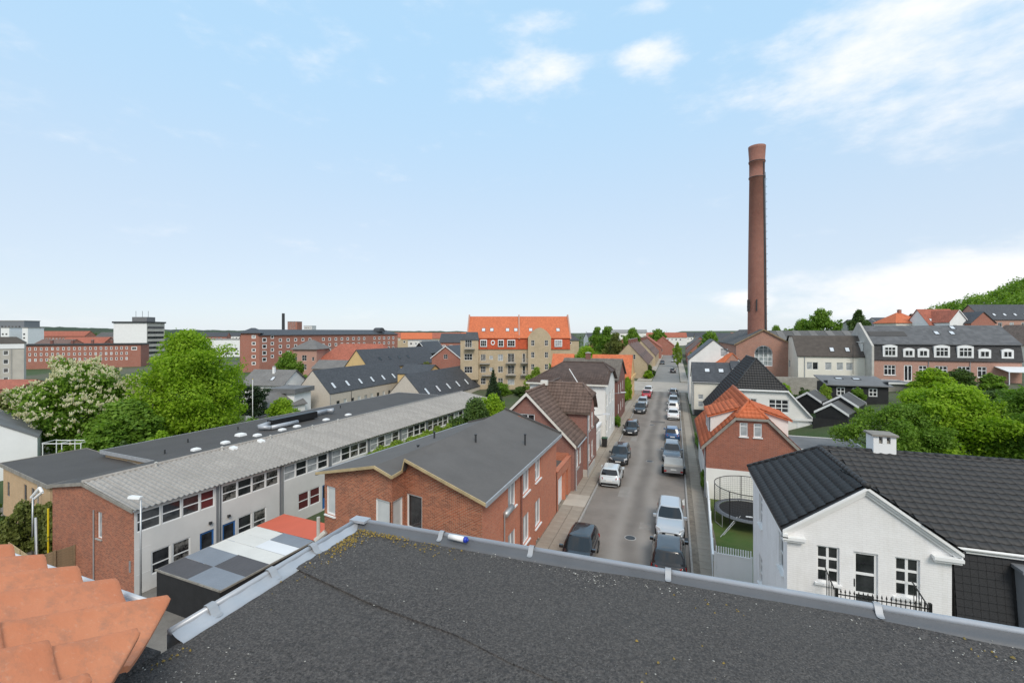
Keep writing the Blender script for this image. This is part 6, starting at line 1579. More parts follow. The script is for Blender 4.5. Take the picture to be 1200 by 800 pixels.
    for lab, px, t, w_, h_, r_, rm, wm in ((labs[0], 38, 300, 26, 10, 3.5, 'tile_brown_far', 'brick_far'), (labs[1], 70, 330, 30, 10.5, 4, 'tile_red', 'brick_far'), (labs[2], 100, 350, 26, 11, 3.5, 'tile_brown_far', 'brick_dark'), (labs[3], 112, 420, 40, 14, 4, 'asbestos_dark', 'brick_dark'), (labs[4], 40, 480, 60, 14, 5, 'tile_red', 'brick_far')):
        x, y, _ = spot(px, t); H = House('distant_house', lab, 'house', (x, y, -6), TH+rn.uniform(-.2, .2), w_, 12, h_, wm, base=-4, group='distant roofs on the left'); H.row('S', 2, 4, int(w_/4.5), h_-4, 1.8, 1.8, 1, 1, fw=.25); H.gable('EW', r_); H.walls(); H.roof('x', r_, rm, .4)
    for lab, px, t, w_, h_, wm in (('dark grey office block at the far left skyline', -20, 420, 38, 28.5, 'grey_paint'), ('white slab front of the far left office block', 1, 405, 7.5, 22, 'white_pure'), ('white narrow slab right of the far left office block', 26, 405, 5, 22, 'white_pure'), ('low white terraces right of the big green tree', 238, 330, 27, 13, 'white_pure'), ('grey car park deck behind the beige flats', 30, 240, 12, 5, 'concrete')):
        x, y, _ = spot(px, t); H = House('far_block', lab, 'building', (x, y, -6), TH, w_, 14, h_, wm, base=-4)
        n = int(w_/3.2)
        for z in range(int(h_/3.4)-1):
            if n > 0: H.row('S', .8, 3.2, n, 2+z*3.4, 1.8, 1.5, 1, 1, mat='grey_paint')
        H.walls(); H.flat('felt_grey', .3, .4, 'concrete')
    x, y, _ = spot(2, 118); H = House('low_red_shed', 'low red roof below the beige flats', 'shed', (x-12, y-5, -6), TH, 18, 9, 4.2, 'brick_far', base=-2); H.gable('EW', 1.8); H.walls(); H.roof('x', 1.8, 'tile_red', .4)
    # town strip beyond, centre
    i = 0
    towns = [(470, 330, 22, 'tile_orange'), (500, 360, 26, 'tile_red'), (525, 400, 24, 'tile_orange'), (478, 300, 16, 'white'), (496, 262, 13, 'white'), (515, 230, 12, 'slate'), (545, 420, 30, 'tile_red'), (460, 420, 30, 'tile_red'), (566, 520, 40, 'slate'), (690, 330, 26, 'slate'), (712, 300, 26, 'slate2'), (735, 420, 24, 'tile_red'), (752, 330, 16, 'tile_red'), (770, 420, 26, 'tile_red'), (815, 330, 22, 'slate'), (838, 250, 13, 'slate'), (850, 300, 15, 'slate'), (632, 300, 26, 'dome'), (800, 460, 36, 'slate'), (860, 400, 26, 'tile_red'), (255, 520, 60, 'slate'), (215, 470, 40, 'slate')]
    names = {'tile_orange': 'distant house with orange roof on the town skyline', 'tile_red': 'distant house with red roof on the town skyline', 'white': 'small white distant building on the town skyline', 'slate': 'distant house with dark roof on the town skyline', 'slate2': 'long grey-green distant block right of the orange-roofed flats', 'dome': 'distant dark hipped roof right of the orange-roofed flats'}
    places = [' right behind the end of the long brick range', ' in the middle of the gap left of the orange-roofed flats', ' just left of the orange-roofed flats', ' below the end of the long brick range', ' in front of the skyline red roofs', ' beside the red brick gable', ' hidden behind the left end of the orange-roofed flats', ' farthest behind the long brick range', ' behind the middle of the orange-roofed flats', ' next right of the orange-roofed flats', '', ' left of the far street trees', ' over the yellow terraces', ' at the far end of the street', ' right of the far street end', ' left of the tall white gable', ' behind the tall white gable', '', ' closing the far end of the street', ' left of the chimney foot', ' right of the big green tree', ' left of the big green tree']
    for px, t, w_, kind in towns:
        x, y, _ = spot(px, t); h_ = 10.5 if kind not in ('slate2', 'white') else (15 if kind == 'slate2' else 10)
        i += 1; H = House('town_house', names[kind].replace(' on the town skyline', places[i-1]), 'house', (x, y, -3), TH+rn.uniform(-.3, .3), w_, 12, h_, 'white_wall' if kind in ('white', 'slate2') else rn.choice(['brick_far', 'white_wall', 'brick_yellow']), base=-6, group='town skyline '+kind)
        H.row('S', 1.5, 3.6, int(w_/3.9), h_-3, 1.6, 1.6, 1, 1, fw=.2)
        if kind in ('white',): H.walls(); H.flat('felt_grey')
        elif kind == 'dome': H.walls(); H.hip(6.0, 'slate', .6, axis='x', inset=7)
        elif kind == 'slate2': H.walls(); H.flat('slate', .3, 2)
        else: H.gable('EW', 4.2); H.walls(); H.roof('x', 4.2, kind if kind.startswith('tile') else 'slate', .4)
    # white house at the left edge, pergola, garden table
    H = House('white_gabled_outbuilding', 'white gable wall at the left edge behind the tan wing', 'house', (-73.3, 22.0, -3.4), R(62), 10.0, 9, 4.3, 'white_pure', base=-1); H.gable('SN', 3.05); H.walls(); H.roof('y', 3.05, 'felt_grey', .15, .12)
    m = MB().prism([(0, 0, 0), (5.2, 0, 0), (5.8, 3, 0), (0, 3, 0)], [(0, -.2, .35), (5.7, -.2, .35), (6.3, 3, .35), (0, 3, .35)]).build('flat_canopy', 'felt_grey', None, False, (-65.0, 19.4, -.3), R(0)); tag(m, 'grey flat canopy edge at the far left', 'canopy')
    t = thing('garden_table', 'weathered picnic table on the lawn below the chestnut', 'table', (-84, 40.5, ground(-84, 40.5)), R(20))
    MB().box(-1, 1, -.35, .35, .70, .75).build('tabletop', 'wood_grey', t)
    for s_ in (-1, 1): MB().box(-1, 1, s_*.65-.13, s_*.65+.13, .42, .46).build('bench', 'wood_grey', t); MB().box(s_*.7-.05, s_*.7+.05, -.6, .6, 0, .69).build('leg', 'wood_grey', t)
    p = thing('white_pergola', 'white garden frame between the white gable and the tan wing', 'pergola', (-66.2, 30.2, -2.2), R(20))
    p.scale = (.66, .7, .62)
    for x_ in (0, 3.2, 6.4):
        for y_ in (0, 2.2): MB().box(x_-.05, x_+.05, y_-.05, y_+.05, 0, 4.3).build('post', 'white_paint', p)
    for y_ in (0, 2.2): MB().box(-.1, 6.5, y_-.06, y_+.06, 4.302, 4.42).build('beam', 'white_paint', p)
    for x_ in (0, 3.2, 6.4): MB().box(x_-.06, x_+.06, -.1, 2.3, 4.425, 4.52).build('cross_beam', 'white_paint', p)
    m = MB().box(0, 9, 0, .25, 0, 1.9).build('garden_wall', 'white_wall', None, False, (-86, 50, ground(-84, 50)), R(14)); tag(m, 'pale garden wall glimpsed under the chestnut', 'wall')
    struct(MB().poly([(-98, 33, -4.0), (-60, 27, -3.45), (-58, 46, -3.45), (-96, 50, -3.9)]) or None) if False else None
    fp = thing('flagpole', 'white flagpole standing beside the big green tree', 'flagpole', (*spot(296, 72)[:2], -3.6))
    MB().tube((0, 0, 0), (0, 0, 9.0), .07, .045, 8).build('pole', 'white_paint', fp, True); MB().tube((0, 0, 9.0), (0, 0, 9.12), .07, .02, 8).build('knob', 'yellow_paint', fp)
    # hill houses on the right
    for lab, px, t, z, rz, w_, d_, h_, r_, wm, rm, ax in (
        ('cream house with orange-red hipped roof on the right skyline', 1050, 142, 9.6, .3, 8.5, 9, 6.2, 3.0, 'cream_wall', 'tile_orange', 'hip'),
        ('white house with red roof and pointed gable on the right skyline', 1089, 135, 9.6, .25, 9, 9, 5.4, 4.6, 'white_pure', 'tile_red', 'x'),
        ('white gable with window under the wooded hill', 1113, 130, 9.6, .35, 5.2, 9, 6.2, 3.2, 'white_pure', 'tile_red', 'y'),
        ('dark brown-roofed house between cream and white houses', 1078, 150, 9.4, .2, 8, 8, 6.2, 3.2, 'brick_dark', 'tile_brown', 'x'),
        ('red brick house with black roof under the wooded hill', 1138, 128, 9.8, .3, 6.5, 8, 5.6, 3.0, 'brick_far', 'slate', 'y'),
        ('long house with blue-grey slate roof at the right edge of the hill', 1152, 135, 11, .3, 20, 9, 5.6, 4.4, 'brick_pink', 'slate', 'x'),
        ('grey low wall house in front of the hill houses', 1126, 116, 8.6, .3, 12, 6, 4.4, 1.2, 'pale_concrete', 'felt', 'flat'),
        ('pink brick flat-roofed house at the right edge', 1173, 100, 7.4, .25, 9, 8, 6.3, 0, 'brick_pink', 'felt', 'flat'),
        ('low grey-roofed house behind the mansard block', 1032, 160, 8.0, .3, 7, 8, 7.6, 2.2, 'cream_wall', 'slate', 'x'),
        ('low house with brown roof on the skyline beside the poplar', 1003, 158, 8.0, .3, 8, 8, 7.0, 2.0, 'pale_concrete', 'slate', 'x'),
        ('brown gabled house at the far right edge', 1201, 84, 4.5, .2, 7, 8, 6.2, 3.4, 'cream_wall', 'tile_brown', 'y')):
        x, y, _ = spot(px, t); H = House('hillside_house', lab, 'house', (x, y, z), rz, w_, d_, h_, wm, base=-6)
        n = max(1, int(w_/3.0)); H.row('S', .9, w_/n, n, h_-2.4, 1.2, 1.4, 2, 1, fw=.1)
        if ax == 'hip': H.walls(); H.hip(r_, rm, .4, axis='x', inset=3.5); H.chimney(4.5, 4.5, h_+2, h_+4, .8, .8, 'brick_far')
        elif ax == 'flat': H.walls(); H.flat('felt_grey', .2)
        elif ax == 'x':
            H.gable('EW', r_); H.walls(); H.roof('x', r_, rm, .3)
            for i in range(int(w_/3.2)): H.skylight(H.planes[0], 1.2+i*3.0, 1.6, .8, 1.1)
        else: H.gable('SN', r_); H.walls(); H.roof('y', r_, rm, .3, .25, barge='white_paint' if wm == 'white_pure' else None)
build_left_town()

# ------------------------------------------------------------------ trees and shrubs
def leaf_cloud(name, lobes, n, size, mat, seed, flat=.0, up=.25, shell=.55, extra=None, tonebias=0.):
    """lobes: (x, y, z, rx, ry, rz). n leaf-sized quads over and inside the lobes, each with its own tone"""
    g = np.random.default_rng(seed); lb = np.array(lobes, float)
    wgt = lb[:, 3]*lb[:, 4]+lb[:, 4]*lb[:, 5]; wgt = wgt/wgt.sum()
    idx = g.choice(len(lb), n, p=wgt); d = g.normal(size=(n, 3)); d[:, 2] += up; d /= np.linalg.norm(d, axis=1)[:, None]
    rad = shell+(1-shell)*g.random(n)**.6; rad *= 1+.10*g.normal(size=n)*.8
    # twig clusters: pull leaves towards cluster points so gaps open between sprays
    p = lb[idx, :3]+d*rad[:, None]*lb[idx, 3:]
    nc = max(40, n//28); cc = p[g.choice(n, nc)]; lab = g.integers(0, nc, n)
    # nearest of a few random clusters
    best = lab.copy(); bd = np.full(n, 1e9)
    for _ in range(24):
        c_ = g.integers(0, nc, n); dd = ((p-cc[c_])**2).sum(1); m = dd < bd; bd[m] = dd[m]; best[m] = c_[m]
    p = p+(cc[best]-p)*(.38*g.random(n))[:, None]
    ctone = g.random(nc)**1.1; ltone = g.random(len(lb))
    nrm = d*.8+g.normal(size=(n, 3))*.55; nrm[:, 2] += .35; nrm /= np.linalg.norm(nrm, axis=1)[:, None]
    t = np.cross(nrm, g.normal(size=(n, 3))); t /= np.linalg.norm(t, axis=1)[:, None]; b = np.cross(nrm, t)
    s = size*(.45+1.1*g.random(n)**1.4)[:, None]
    v = np.stack([p-t*s*.5, p+b*s*.32-nrm*s*.08, p+t*s*.6, p-b*s*.32-nrm*s*.08], 1).reshape(-1, 3)
    tone = np.clip(.50*ctone[best]+.35*ltone[idx]+.28*g.random(n)-.06+tonebias, 0, 1)
    me = bpy.data.meshes.new(name); me.vertices.add(4*n); me.vertices.foreach_set('co', v.ravel())
    me.loops.add(4*n); me.loops.foreach_set('vertex_index', np.arange(4*n, dtype=np.int32)); me.polygons.add(n)
    me.polygons.foreach_set('loop_start', np.arange(0, 4*n, 4, dtype=np.int32))
    at = me.attributes.new('tone', 'FLOAT', 'FACE'); at.data.foreach_set('value', tone.astype(np.float32))
    me.materials.append(MATS[mat]); me.update(calc_edges=True); return me
def crown_lobes(seed, R_, Hh, z0, n=26, squash=.8, taper=.0, lr=(.17, .40)):
    """uneven lobes filling an egg-shaped crown of radius R_, height Hh, from z0 up, with sprays sticking out"""
    g = random.Random(seed); out = [(0, 0, z0+Hh*.48, R_*.5, R_*.5, Hh*.36)]
    for i in range(n):
        f = (i+.5)/n; prof = math.sin(math.pi*(f**.75)*.93+.12)**.7; rr = R_*prof*(1-taper*f); a = i*2.39996+g.uniform(-.7, .7)
        r_ = R_*g.uniform(*lr)*(1-.35*taper*f); q = max(0, rr-r_*.72)*g.uniform(.55, 1.22)
        x, y, z = q*math.cos(a), q*math.sin(a), z0+Hh*f*.9+g.uniform(-.05, .05)*Hh
        out.append((x, y, z, r_, r_*g.uniform(.75, 1.2), r_*squash*g.uniform(.65, 1.1)))
        if g.random() < .75:
            b = a+g.uniform(-.5, .5); e = r_*g.uniform(.7, 1.1); r2 = r_*g.uniform(.28, .5)
            out.append((x+e*math.cos(b), y+e*math.sin(b), z+r_*g.uniform(-.1, .8), r2, r2, r2*.7))
    return out
def trunk_mesh(h, r, lobes, seed, nl=8):
    g = random.Random(seed); m = MB(); z = 0; p = Vector((0, 0, -.5)); pts = [p]
    for i in range(5): p = Vector((g.uniform(-.12, .12)*i*.4, g.uniform(-.12, .12)*i*.4, h*(i+1)/5)); pts.append(p)
    for i in range(5): m.tube(pts[i], pts[i+1], r*(1-.14*i), r*(1-.14*(i+1)), 8, cap=False)
    for l in g.sample(lobes, min(nl, len(lobes))):
        s_ = pts[g.randint(2, 5)]; e_ = Vector(l[:3]); mid = s_.lerp(e_, .5)+Vector((0, 0, -.1*(e_-s_).length)); m.tube(s_, mid, r*.42, r*.24, 6, cap=False); m.tube(mid, e_, r*.24, r*.07, 5, cap=False)
    return m.mesh('trunk', 'bark', True)
TREES = {}
def tree_kind(kind, lobes, n, size, mat, seed, th, tr, **kw):
    TREES[kind] = (leaf_cloud('crown', lobes, n, size, mat, seed, **kw), trunk_mesh(th, tr, lobes, seed))
def plant(kind, name, label, cat, loc, scale=(1, 1, 1), rz=0., group=None, mat=None):
    c, t = TREES[kind]; root = thing(name, label, cat, loc, rz, group); root.scale = scale
    o = link('crown', c, root); 
    if mat:
        o.data = c.copy(); o.data.materials[0] = MATS[mat]
    stuff(o); link('trunk', t, root); return root
def build_trees():
    lb = crown_lobes(23, 8.3, 15.8, 1.0, 64, .85, .12); tree_kind('big', lb, 70000, .34, 'leaf_fresh', 31, 9, .45)
    lb2 = crown_lobes(5, 7.4, 11.8, 1.6, 38, .8, .15); tree_kind('chestnut', lb2, 40000, .36, 'leaf_mid', 32, 6, .42)
    lb3 = crown_lobes(8, 4.6, 6.0, 1.0, 36, .7, .05, (.14, .34)); tree_kind('garden', lb3, 42000, .185, 'leaf_fresh', 33, 3.4, .22)
    lb4 = crown_lobes(9, 4.3, 6.2, .8, 34, .75, .05, (.14, .34)); tree_kind('garden2', lb4, 36000, .185, 'leaf_mid', 34, 3.4, .2)
    tree_kind('round', crown_lobes(11, 4.4, 7.6, 1.2, 28, .85, .05), 13000, .36, 'leaf_mid', 35, 4, .25)
    tree_kind('loose', crown_lobes(12, 3.8, 9.0, 1.4, 22, .9, .25, (.14, .32)), 9000, .36, 'leaf_mid', 36, 5, .2)
    tree_kind('far', crown_lobes(13, 5.5, 9.0, 1.0, 16, .9, .1), 3600, .85, 'leaf_dark', 37, 4, .3)
    tree_kind('shrub', crown_lobes(14, 1.6, 2.4, 0.0, 14, .9, .0), 6500, .17, 'leaf_mid', 38, 1.2, .06)
    tree_kind('shrub2', crown_lobes(15, 1.7, 2.1, 0.0, 12, .8, .0, (.2, .45)), 5200, .20, 'leaf_olive', 39, 1.0, .06)
    cone = [(0.22*math.cos(i*2.4)*(1-f), .22*math.sin(i*2.4)*(1-f), .6+6.6*f, 1.75*(1-f)+.16, 1.75*(1-f)+.16, .42) for i, f in ((i, i/22) for i in range(23))]
    tree_kind('spruce', cone, 12000, .22, 'needle', 40, 6.8, .14, up=-.1)
    pine = [(2.2*math.cos(i*1.9)*(.4+.6*(i % 3)/2), 2.2*math.sin(i*1.9)*(.4+.6*(i % 3)/2), 3.0+i*.33, 1.5, 1.5, .42) for i in range(16)]
    tree_kind('pine', pine, 9000, .26, 'needle', 41, 8, .2)
    P = lambda px, t, z=None: spot(px, t, z)
    plant('big', 'broadleaf_tree', 'huge bright green broadleaf tree behind the school roof', 'tree', P(221, 66, -4.2), (.98, .98, 1.03))
    ch = plant('chestnut', 'chestnut_tree', 'horse chestnut covered in white blossom candles', 'tree', P(101, 62, -4.0), (1.06, 1.06, 1.0))
    # blossom candles on the outer crown
    g = np.random.default_rng(5); co = np.empty(len(TREES['chestnut'][0].vertices)*3); TREES['chestnut'][0].vertices.foreach_get('co', co); co = co.reshape(-1, 3)
    cen = np.array([0, 0, 7.0]); rel = co-cen; k_ = np.linalg.norm(rel/np.array([7.2, 7.2, 6.2]), axis=1)
    sub = g.choice(len(co), 14000, replace=False); rs = rel[sub].astype(np.float32); rn_ = np.linalg.norm(rs, axis=1); us = rs/rn_[:, None]; sel = []
    for _ in range(9):                        # outermost leaf along many directions, so the candles dot the whole crown
        dd = g.normal(size=(200, 3)).astype(np.float32); dd[:, 2] = np.abs(dd[:, 2])*.9-.35; dd /= np.linalg.norm(dd, axis=1)[:, None]
        ca = dd @ us.T; sc = np.where(ca > .994, rn_[None, :], 0); b = sc.argmax(1); sel += [int(sub[i]) for i in b]
    v = []; f = []; tone = []
    for q in sel:
        x, y, z = co[q]; L = .36+.2*g.random(); lean = g.normal(size=2)*.12; T0 = g.random()
        for j in range(3):
            for a in range(3):
                an = g.random()*6.28; r_ = (.135, .105, .06)[j]; zz = z+L*(j/3); i = len(v)
                dx, dy = math.cos(an)*r_, math.sin(an)*r_
                v += [(x-dx+lean[0]*j, y-dy+lean[1]*j, zz-.08), (x+dx+lean[0]*j, y+dy+lean[1]*j, zz-.04), (x+dx*.8+lean[0]*j, y+dy*.8+lean[1]*j, zz+.13), (x-dx*.8+lean[0]*j, y-dy*.8+lean[1]*j, zz+.12)]
                f.append((i, i+1, i+2, i+3)); tone.append(min(1, .6*T0+.4*g.random()))
    me = bpy.data.meshes.new('blossom'); me.from_pydata(v, [], f); me.materials.append(MATS['blossom']); at = me.attributes.new('tone', 'FLOAT', 'FACE'); at.data.foreach_set('value', tone); stuff(link('blossom', me, ch))
    T = [('round', 'dark green tree standing between the chestnut and the big tree', 146, 56, -3.9, (1.15, 1.15, .95), 'leaf_mid'), ('round', 'olive green tree at the left edge below the beige flats', 18, 66, -4.2, (1.25, 1.2, .95), 'leaf_olive'), ('loose', 'loose green tree in front of the chestnut trunk', 128, 53, -3.8, (1, 1, .62), 'leaf_mid'),
         ('round', 'small bright green tree left of the grey-beige gable', 331, 74, -4.2, (.70, .70, .72), 'leaf_fresh'), ('pine', 'dark pine beside the flagpole', 298, 78, -4.2, (.95, .95, .95), None),
         ('round', 'green tree behind the old white house', 357, 108, -4.5, (.75, .75, .8), 'leaf_mid'), ('round', 'tree hiding the brick pavilion corner', 338, 135, -5, (1.0, 1.0, 1.35), 'leaf_mid'), ('loose', 'bare-looking brown tree among the yellow houses', 500, 118, -3.5, (.9, .9, .85), 'leaf_olive'),
         ('round', 'dense dark bush behind the black felt roof', 556, 53, -2.6, (.75, .75, .88), 'leaf_dark'), ('round', 'bright green bush behind the black felt roof', 578, 56, -2.4, (.62, .62, .86), 'leaf_fresh'), ('spruce', 'dark spruce in front of the orange-roofed block', 578, 86, -2.2, (1.15, 1.15, 1.12), None),
         ('round', 'dark leafy tree in front of the right end of the flats', 661, 83, -1.6, (1.05, 1.05, 1.12), 'leaf_mid'), ('loose', 'small pale tree in front of the stair tower', 629, 92, -1.5, (.8, .8, .72), 'leaf_lime'),
         ('loose', 'tall birch right of the orange-roofed flats', 712, 150, -1, (1.6, 1.6, 1.55), 'leaf_mid'), ('loose', 'tall birch nearest the flats gable', 700, 165, -1, (1.4, 1.4, 1.55), 'leaf_mid'), ('round', 'bright tree low beside the flats gable', 686, 128, -1, (1.4, 1.4, 1.1), 'leaf_fresh'), ('round', 'dense round tree over the yellow terrace', 742, 215, -1, (1.35, 1.35, 1.75), 'leaf_mid'), ('round', 'dark round tree at the end of the terraces', 771, 300, -1, (1.6, 1.6, 1.75), 'leaf_mid'), ('loose', 'birch leaning over the orange corner house', 722, 140, -1, (1.3, 1.3, 1.35), 'leaf_olive'),
         ('loose', 'slim green street tree right of the far road', 794, 165, 0, (.55, .55, .9), 'leaf_lime'), ('round', 'green tree behind the tall white gable', 833, 120, 0, (1.1, 1.1, 1.45), 'leaf_mid'),
         ('round', 'round tree right of the chimney foot', 909, 160, 3, (.95, .95, 1.35), 'leaf_mid'), ('round', 'broad green tree on the skyline right of the chimney', 940, 165, 4, (1.5, 1.5, 1.5), 'leaf_mid'), ('round', 'tallest skyline tree right of the chimney', 962, 160, 4, (1.35, 1.35, 1.9), 'leaf_mid'), ('loose', 'pale bushy tree below the skyline trees', 985, 170, 4, (1.4, 1.4, 1.1), 'leaf_lime'), ('loose', 'dark slender tree beside the cream hill house', 1006, 140, 5, (1.15, 1.15, 1.45), 'leaf_dark'), ('round', 'low tree left of the chimney foot', 868, 170, 2, (.9, .9, 1.25), 'leaf_mid')]
    for k1, lab, px, t, z, sc, mt in T: plant(k1, 'tree', lab, 'tree', P(px, t, z), sc, random.uniform(0, 6), None, mt)
    G = [('garden', 'bright green garden tree nearest the white chimney', 16.8, 44.5, 1.0, (.9, .9, .88), 'leaf_mid'), ('garden2', 'broad fresh green tree in the middle of the right garden', 21.2, 46.2, 1.6, (1.14, 1.14, 1.06), 'leaf_fresh'), ('garden', 'green tree behind the black tiled ridge at right', 26.0, 46.5, 1.5, (1.1, 1.1, 1.02), 'leaf_mid'), ('garden2', 'dark green tree at the right edge behind the ridge', 31.0, 49, 1.8, (1.15, 1.15, 1.05), 'leaf_mid'), ('garden2', 'young green tree low beside the white chimney', 12.4, 38.0, .6, (.55, .55, .62), 'leaf_mid'), ('garden', 'tall green tree at the right edge below the mansard block', 40.5, 62, 3.4, (.95, .95, .85), 'leaf_fresh'), ('garden', 'olive tree at the right edge of the garden', 36, 53, 2, (.9, .9, .8), 'leaf_lime'), ('garden2', 'dark tree in the hollow of the right garden', 26.0, 51, 2.6, (.9, .9, .78), 'leaf_dark')]
    for k1, lab, x, y, z, sc, mt in G: plant(k1, 'garden_tree', lab, 'tree', (x, y, z), sc, random.uniform(0, 6), None, mt)
    S = [('shrub', 'round green bush below the mansard block', 33.5, 78, 4.8, (2.0, 1.8, 1.25), 'leaf_fresh'), ('shrub', 'dark bush below the mansard windows', 37.5, 80, 5, (1.5, 1.4, 1.1), 'leaf_dark'), ('shrub2', 'grey-green bush by the mansard garden', 40.5, 80, 5, (1.3, 1.3, 1.0), 'leaf_mid'), ('shrub2', 'reddish shrub on the garden steps', 38.0, 87, 4.8, (.6, .6, .7), 'leaf_olive'), ('shrub', 'round clipped bush beside the stone wall', 14.4, 73.5, 3.2, (1.1, 1.1, 1.0), 'leaf_fresh'), ('shrub2', 'golden shrub at the garden house corner', 18.4, 69.2, 3.4, (.7, .7, 1.2), 'leaf_lime'), ('shrub2', 'dark shrub behind the black sheds', 16.8, 71.5, 3.2, (.9, .9, .9), 'leaf_dark'),
         ('shrub2', 'climbing plants on the garden house wall', 22.2, 69.6, 4.2, (.7, .4, .7), 'leaf_mid'), ('shrub', 'dense clipped climber on the corner house', -8.1, 87.6, 0, (.75, .6, 1.75), 'leaf_fresh'), ('shrub2', 'plants along the left pavement by the dark brick house', -7.3, 63.5, 0.1, (.5, .9, .6), 'leaf_mid'), ('shrub', 'green hedge block at the far crossing', -6.8, 131, 0, (1.2, 2.2, .9), 'leaf_fresh'), ('shrub2', 'dark red shrub at the far crossing', -6.9, 136, 0, (1.1, 1.3, 1.6), 'leaf_dark'), ('shrub', 'small green bush along the orange house pavement', 2.25, 41.0, .1, (.2, 1.1, .55), 'leaf_mid'), ('shrub', 'green weeds at the foot of the slate-roofed house', 2.5, 57, .1, (.25, 2.5, .4), 'leaf_mid'),
         ('shrub', 'big olive bush in front of the tan wing', -46.2, 20.0, -3.4, (1.35, 1.0, 1.45), 'leaf_olive'), ('shrub2', 'dark low bush beside the tan wing', -49.5, 19.4, -3.4, (1.3, 1.0, 1.25), 'leaf_dark'), ('shrub2', 'sparse olive branches over the timber fence', -43.6, 20.6, -3.4, (1.0, .9, 1.6), 'leaf_olive'), ('shrub', 'green hedge at the left edge below the canopy', -62.0, 19.6, -3.4, (1.3, 1.1, 1.3), 'leaf_mid'),
         ('shrub2', 'shrubs under the birch by the garden table', -66, 35, -3.6, (1.5, 1.3, 1.2), 'leaf_dark'), ('shrub', 'bright shrub behind the flat school roof', -56.5, 36.5, -3.5, (1.5, 1.5, 1.9), 'leaf_fresh'), ('shrub2', 'dark shrub behind the flat school roof', -58, 33.0, -3.5, (1.3, 1.3, 1.75), 'leaf_dark'), ('shrub', 'green bush under the big tree right side', -54.0, 46.0, -3.5, (1.6, 1.6, 1.9), 'leaf_mid'), ('shrub2', 'small plants by the roof notch', -58.5, 28.6, -3.4, (.9, .9, 1.8), 'leaf_lime'), ('shrub', 'low bushes in front of the left half of the flats', -36.5, 94, -1.6, (2.2, 2.0, 1.3), 'leaf_mid'), ('shrub2', 'dark bushes in front of the flats balconies', -31.5, 95, -1.5, (2.0, 2.0, 1.1), 'leaf_dark'), ('shrub', 'green shrubs below the flats stair tower', -26, 92, -1.4, (1.8, 1.8, 1.2), 'leaf_mid'), ('shrub2', 'ivy-like bush behind the villa ridge', -20.5, 56, -2.8, (2.0, 2.0, 2.3), 'leaf_olive'), ('shrub', 'bushes between the black felt roof and the villa', -19.5, 46, -3.2, (1.6, 1.6, 2.2), 'leaf_mid'), ('shrub', 'bushes filling the foot of the chestnut', -72, 36, -3.9, (2.0, 1.8, 1.4), 'leaf_mid')]
    for k1, lab, x, y, z, sc, mt in S: plant(k1, 'shrub', lab, 'shrub', (x, y, z), sc, random.uniform(0, 6) if abs(sc[0]-sc[1]) < .2 else 0, None, mt)
    # hedge-like creeper between the school and the brick house
    lobes = [(-.4+.9*math.sin(i*1.7)*.4, i*.75, 3.55+.3*math.sin(i*2.3), .6, .8, .62) for i in range(30)]
    h = thing('creeper_hedge', 'bright green creeper hedge along the school wall behind the black roof', 'hedge', (-28.6, 38.5, -3.4), R(-4.2)); stuff(link('foliage', leaf_cloud('foliage', lobes, 20000, .2, 'leaf_lime', 51), h)); MB().box(-.5, .1, 0, 22, 0, 2.9).build('trellis', 'wood_old', h)
    # wooded hill at right, one mass
    rn = random.Random(9); lobes = []
    for _ in range(900):
        x, y = rn.uniform(70, 330), rn.uniform(255, 470); d = hill_d(x, y)
        if d > 98 or ground(x, y) < 14: continue
        r_ = rn.uniform(3.6, 6.0); lobes.append((x, y, ground(x, y)+r_*.75+1.5, r_, r_, r_*.95))
    w = stuff(link('hill_wood', leaf_cloud('hill_wood', lobes, 90000, 1.15, 'leaf_mid', 61, tonebias=.06))); tag(w, 'dense green wood covering the hill at the right', 'wood')
    lobes = []
    for _ in range(520):
        px, t = rn.uniform(-260, 1500), rn.uniform(430, 1500); x, y, z = spot(px, t, -4); r_ = rn.uniform(3.5, 7)*(1+t/2200); lobes.append((x, y, z+r_*.55, r_*1.5, r_*1.5, r_*rn.uniform(.8, 1.25)))
    w = stuff(link('distant_wood', leaf_cloud('distant_wood', lobes, 46000, 2.4, 'leaf_dark', 62))); tag(w, 'distant line of trees along the town horizon', 'wood')
    # wooded ridge far left
    m = MB(); rows = []; rn = random.Random(17)
    for j in range(7):
        r = []
        for i in range(161):
            px = -420+i*6.2; t = 2300+j*130; x, y, _ = spot(px, t, 0); e = max(0, sstep(420-px, 0, 520)); hgt = (22+46*e)*(1-.18*math.sin(px*.011)) * sstep(px, -900, -300)
            z = -12+hgt*math.sin(math.pi*.5*min(1, (j+.0)/3.))*(1 if j < 5 else .9) + (rn.uniform(-3.2, 3.2) if j else 0)
            r.append((x, y, z))
        rows.append(r)
    m.grid(rows); struct(m.build('hills', 'hill_wood', None, True))
build_trees()

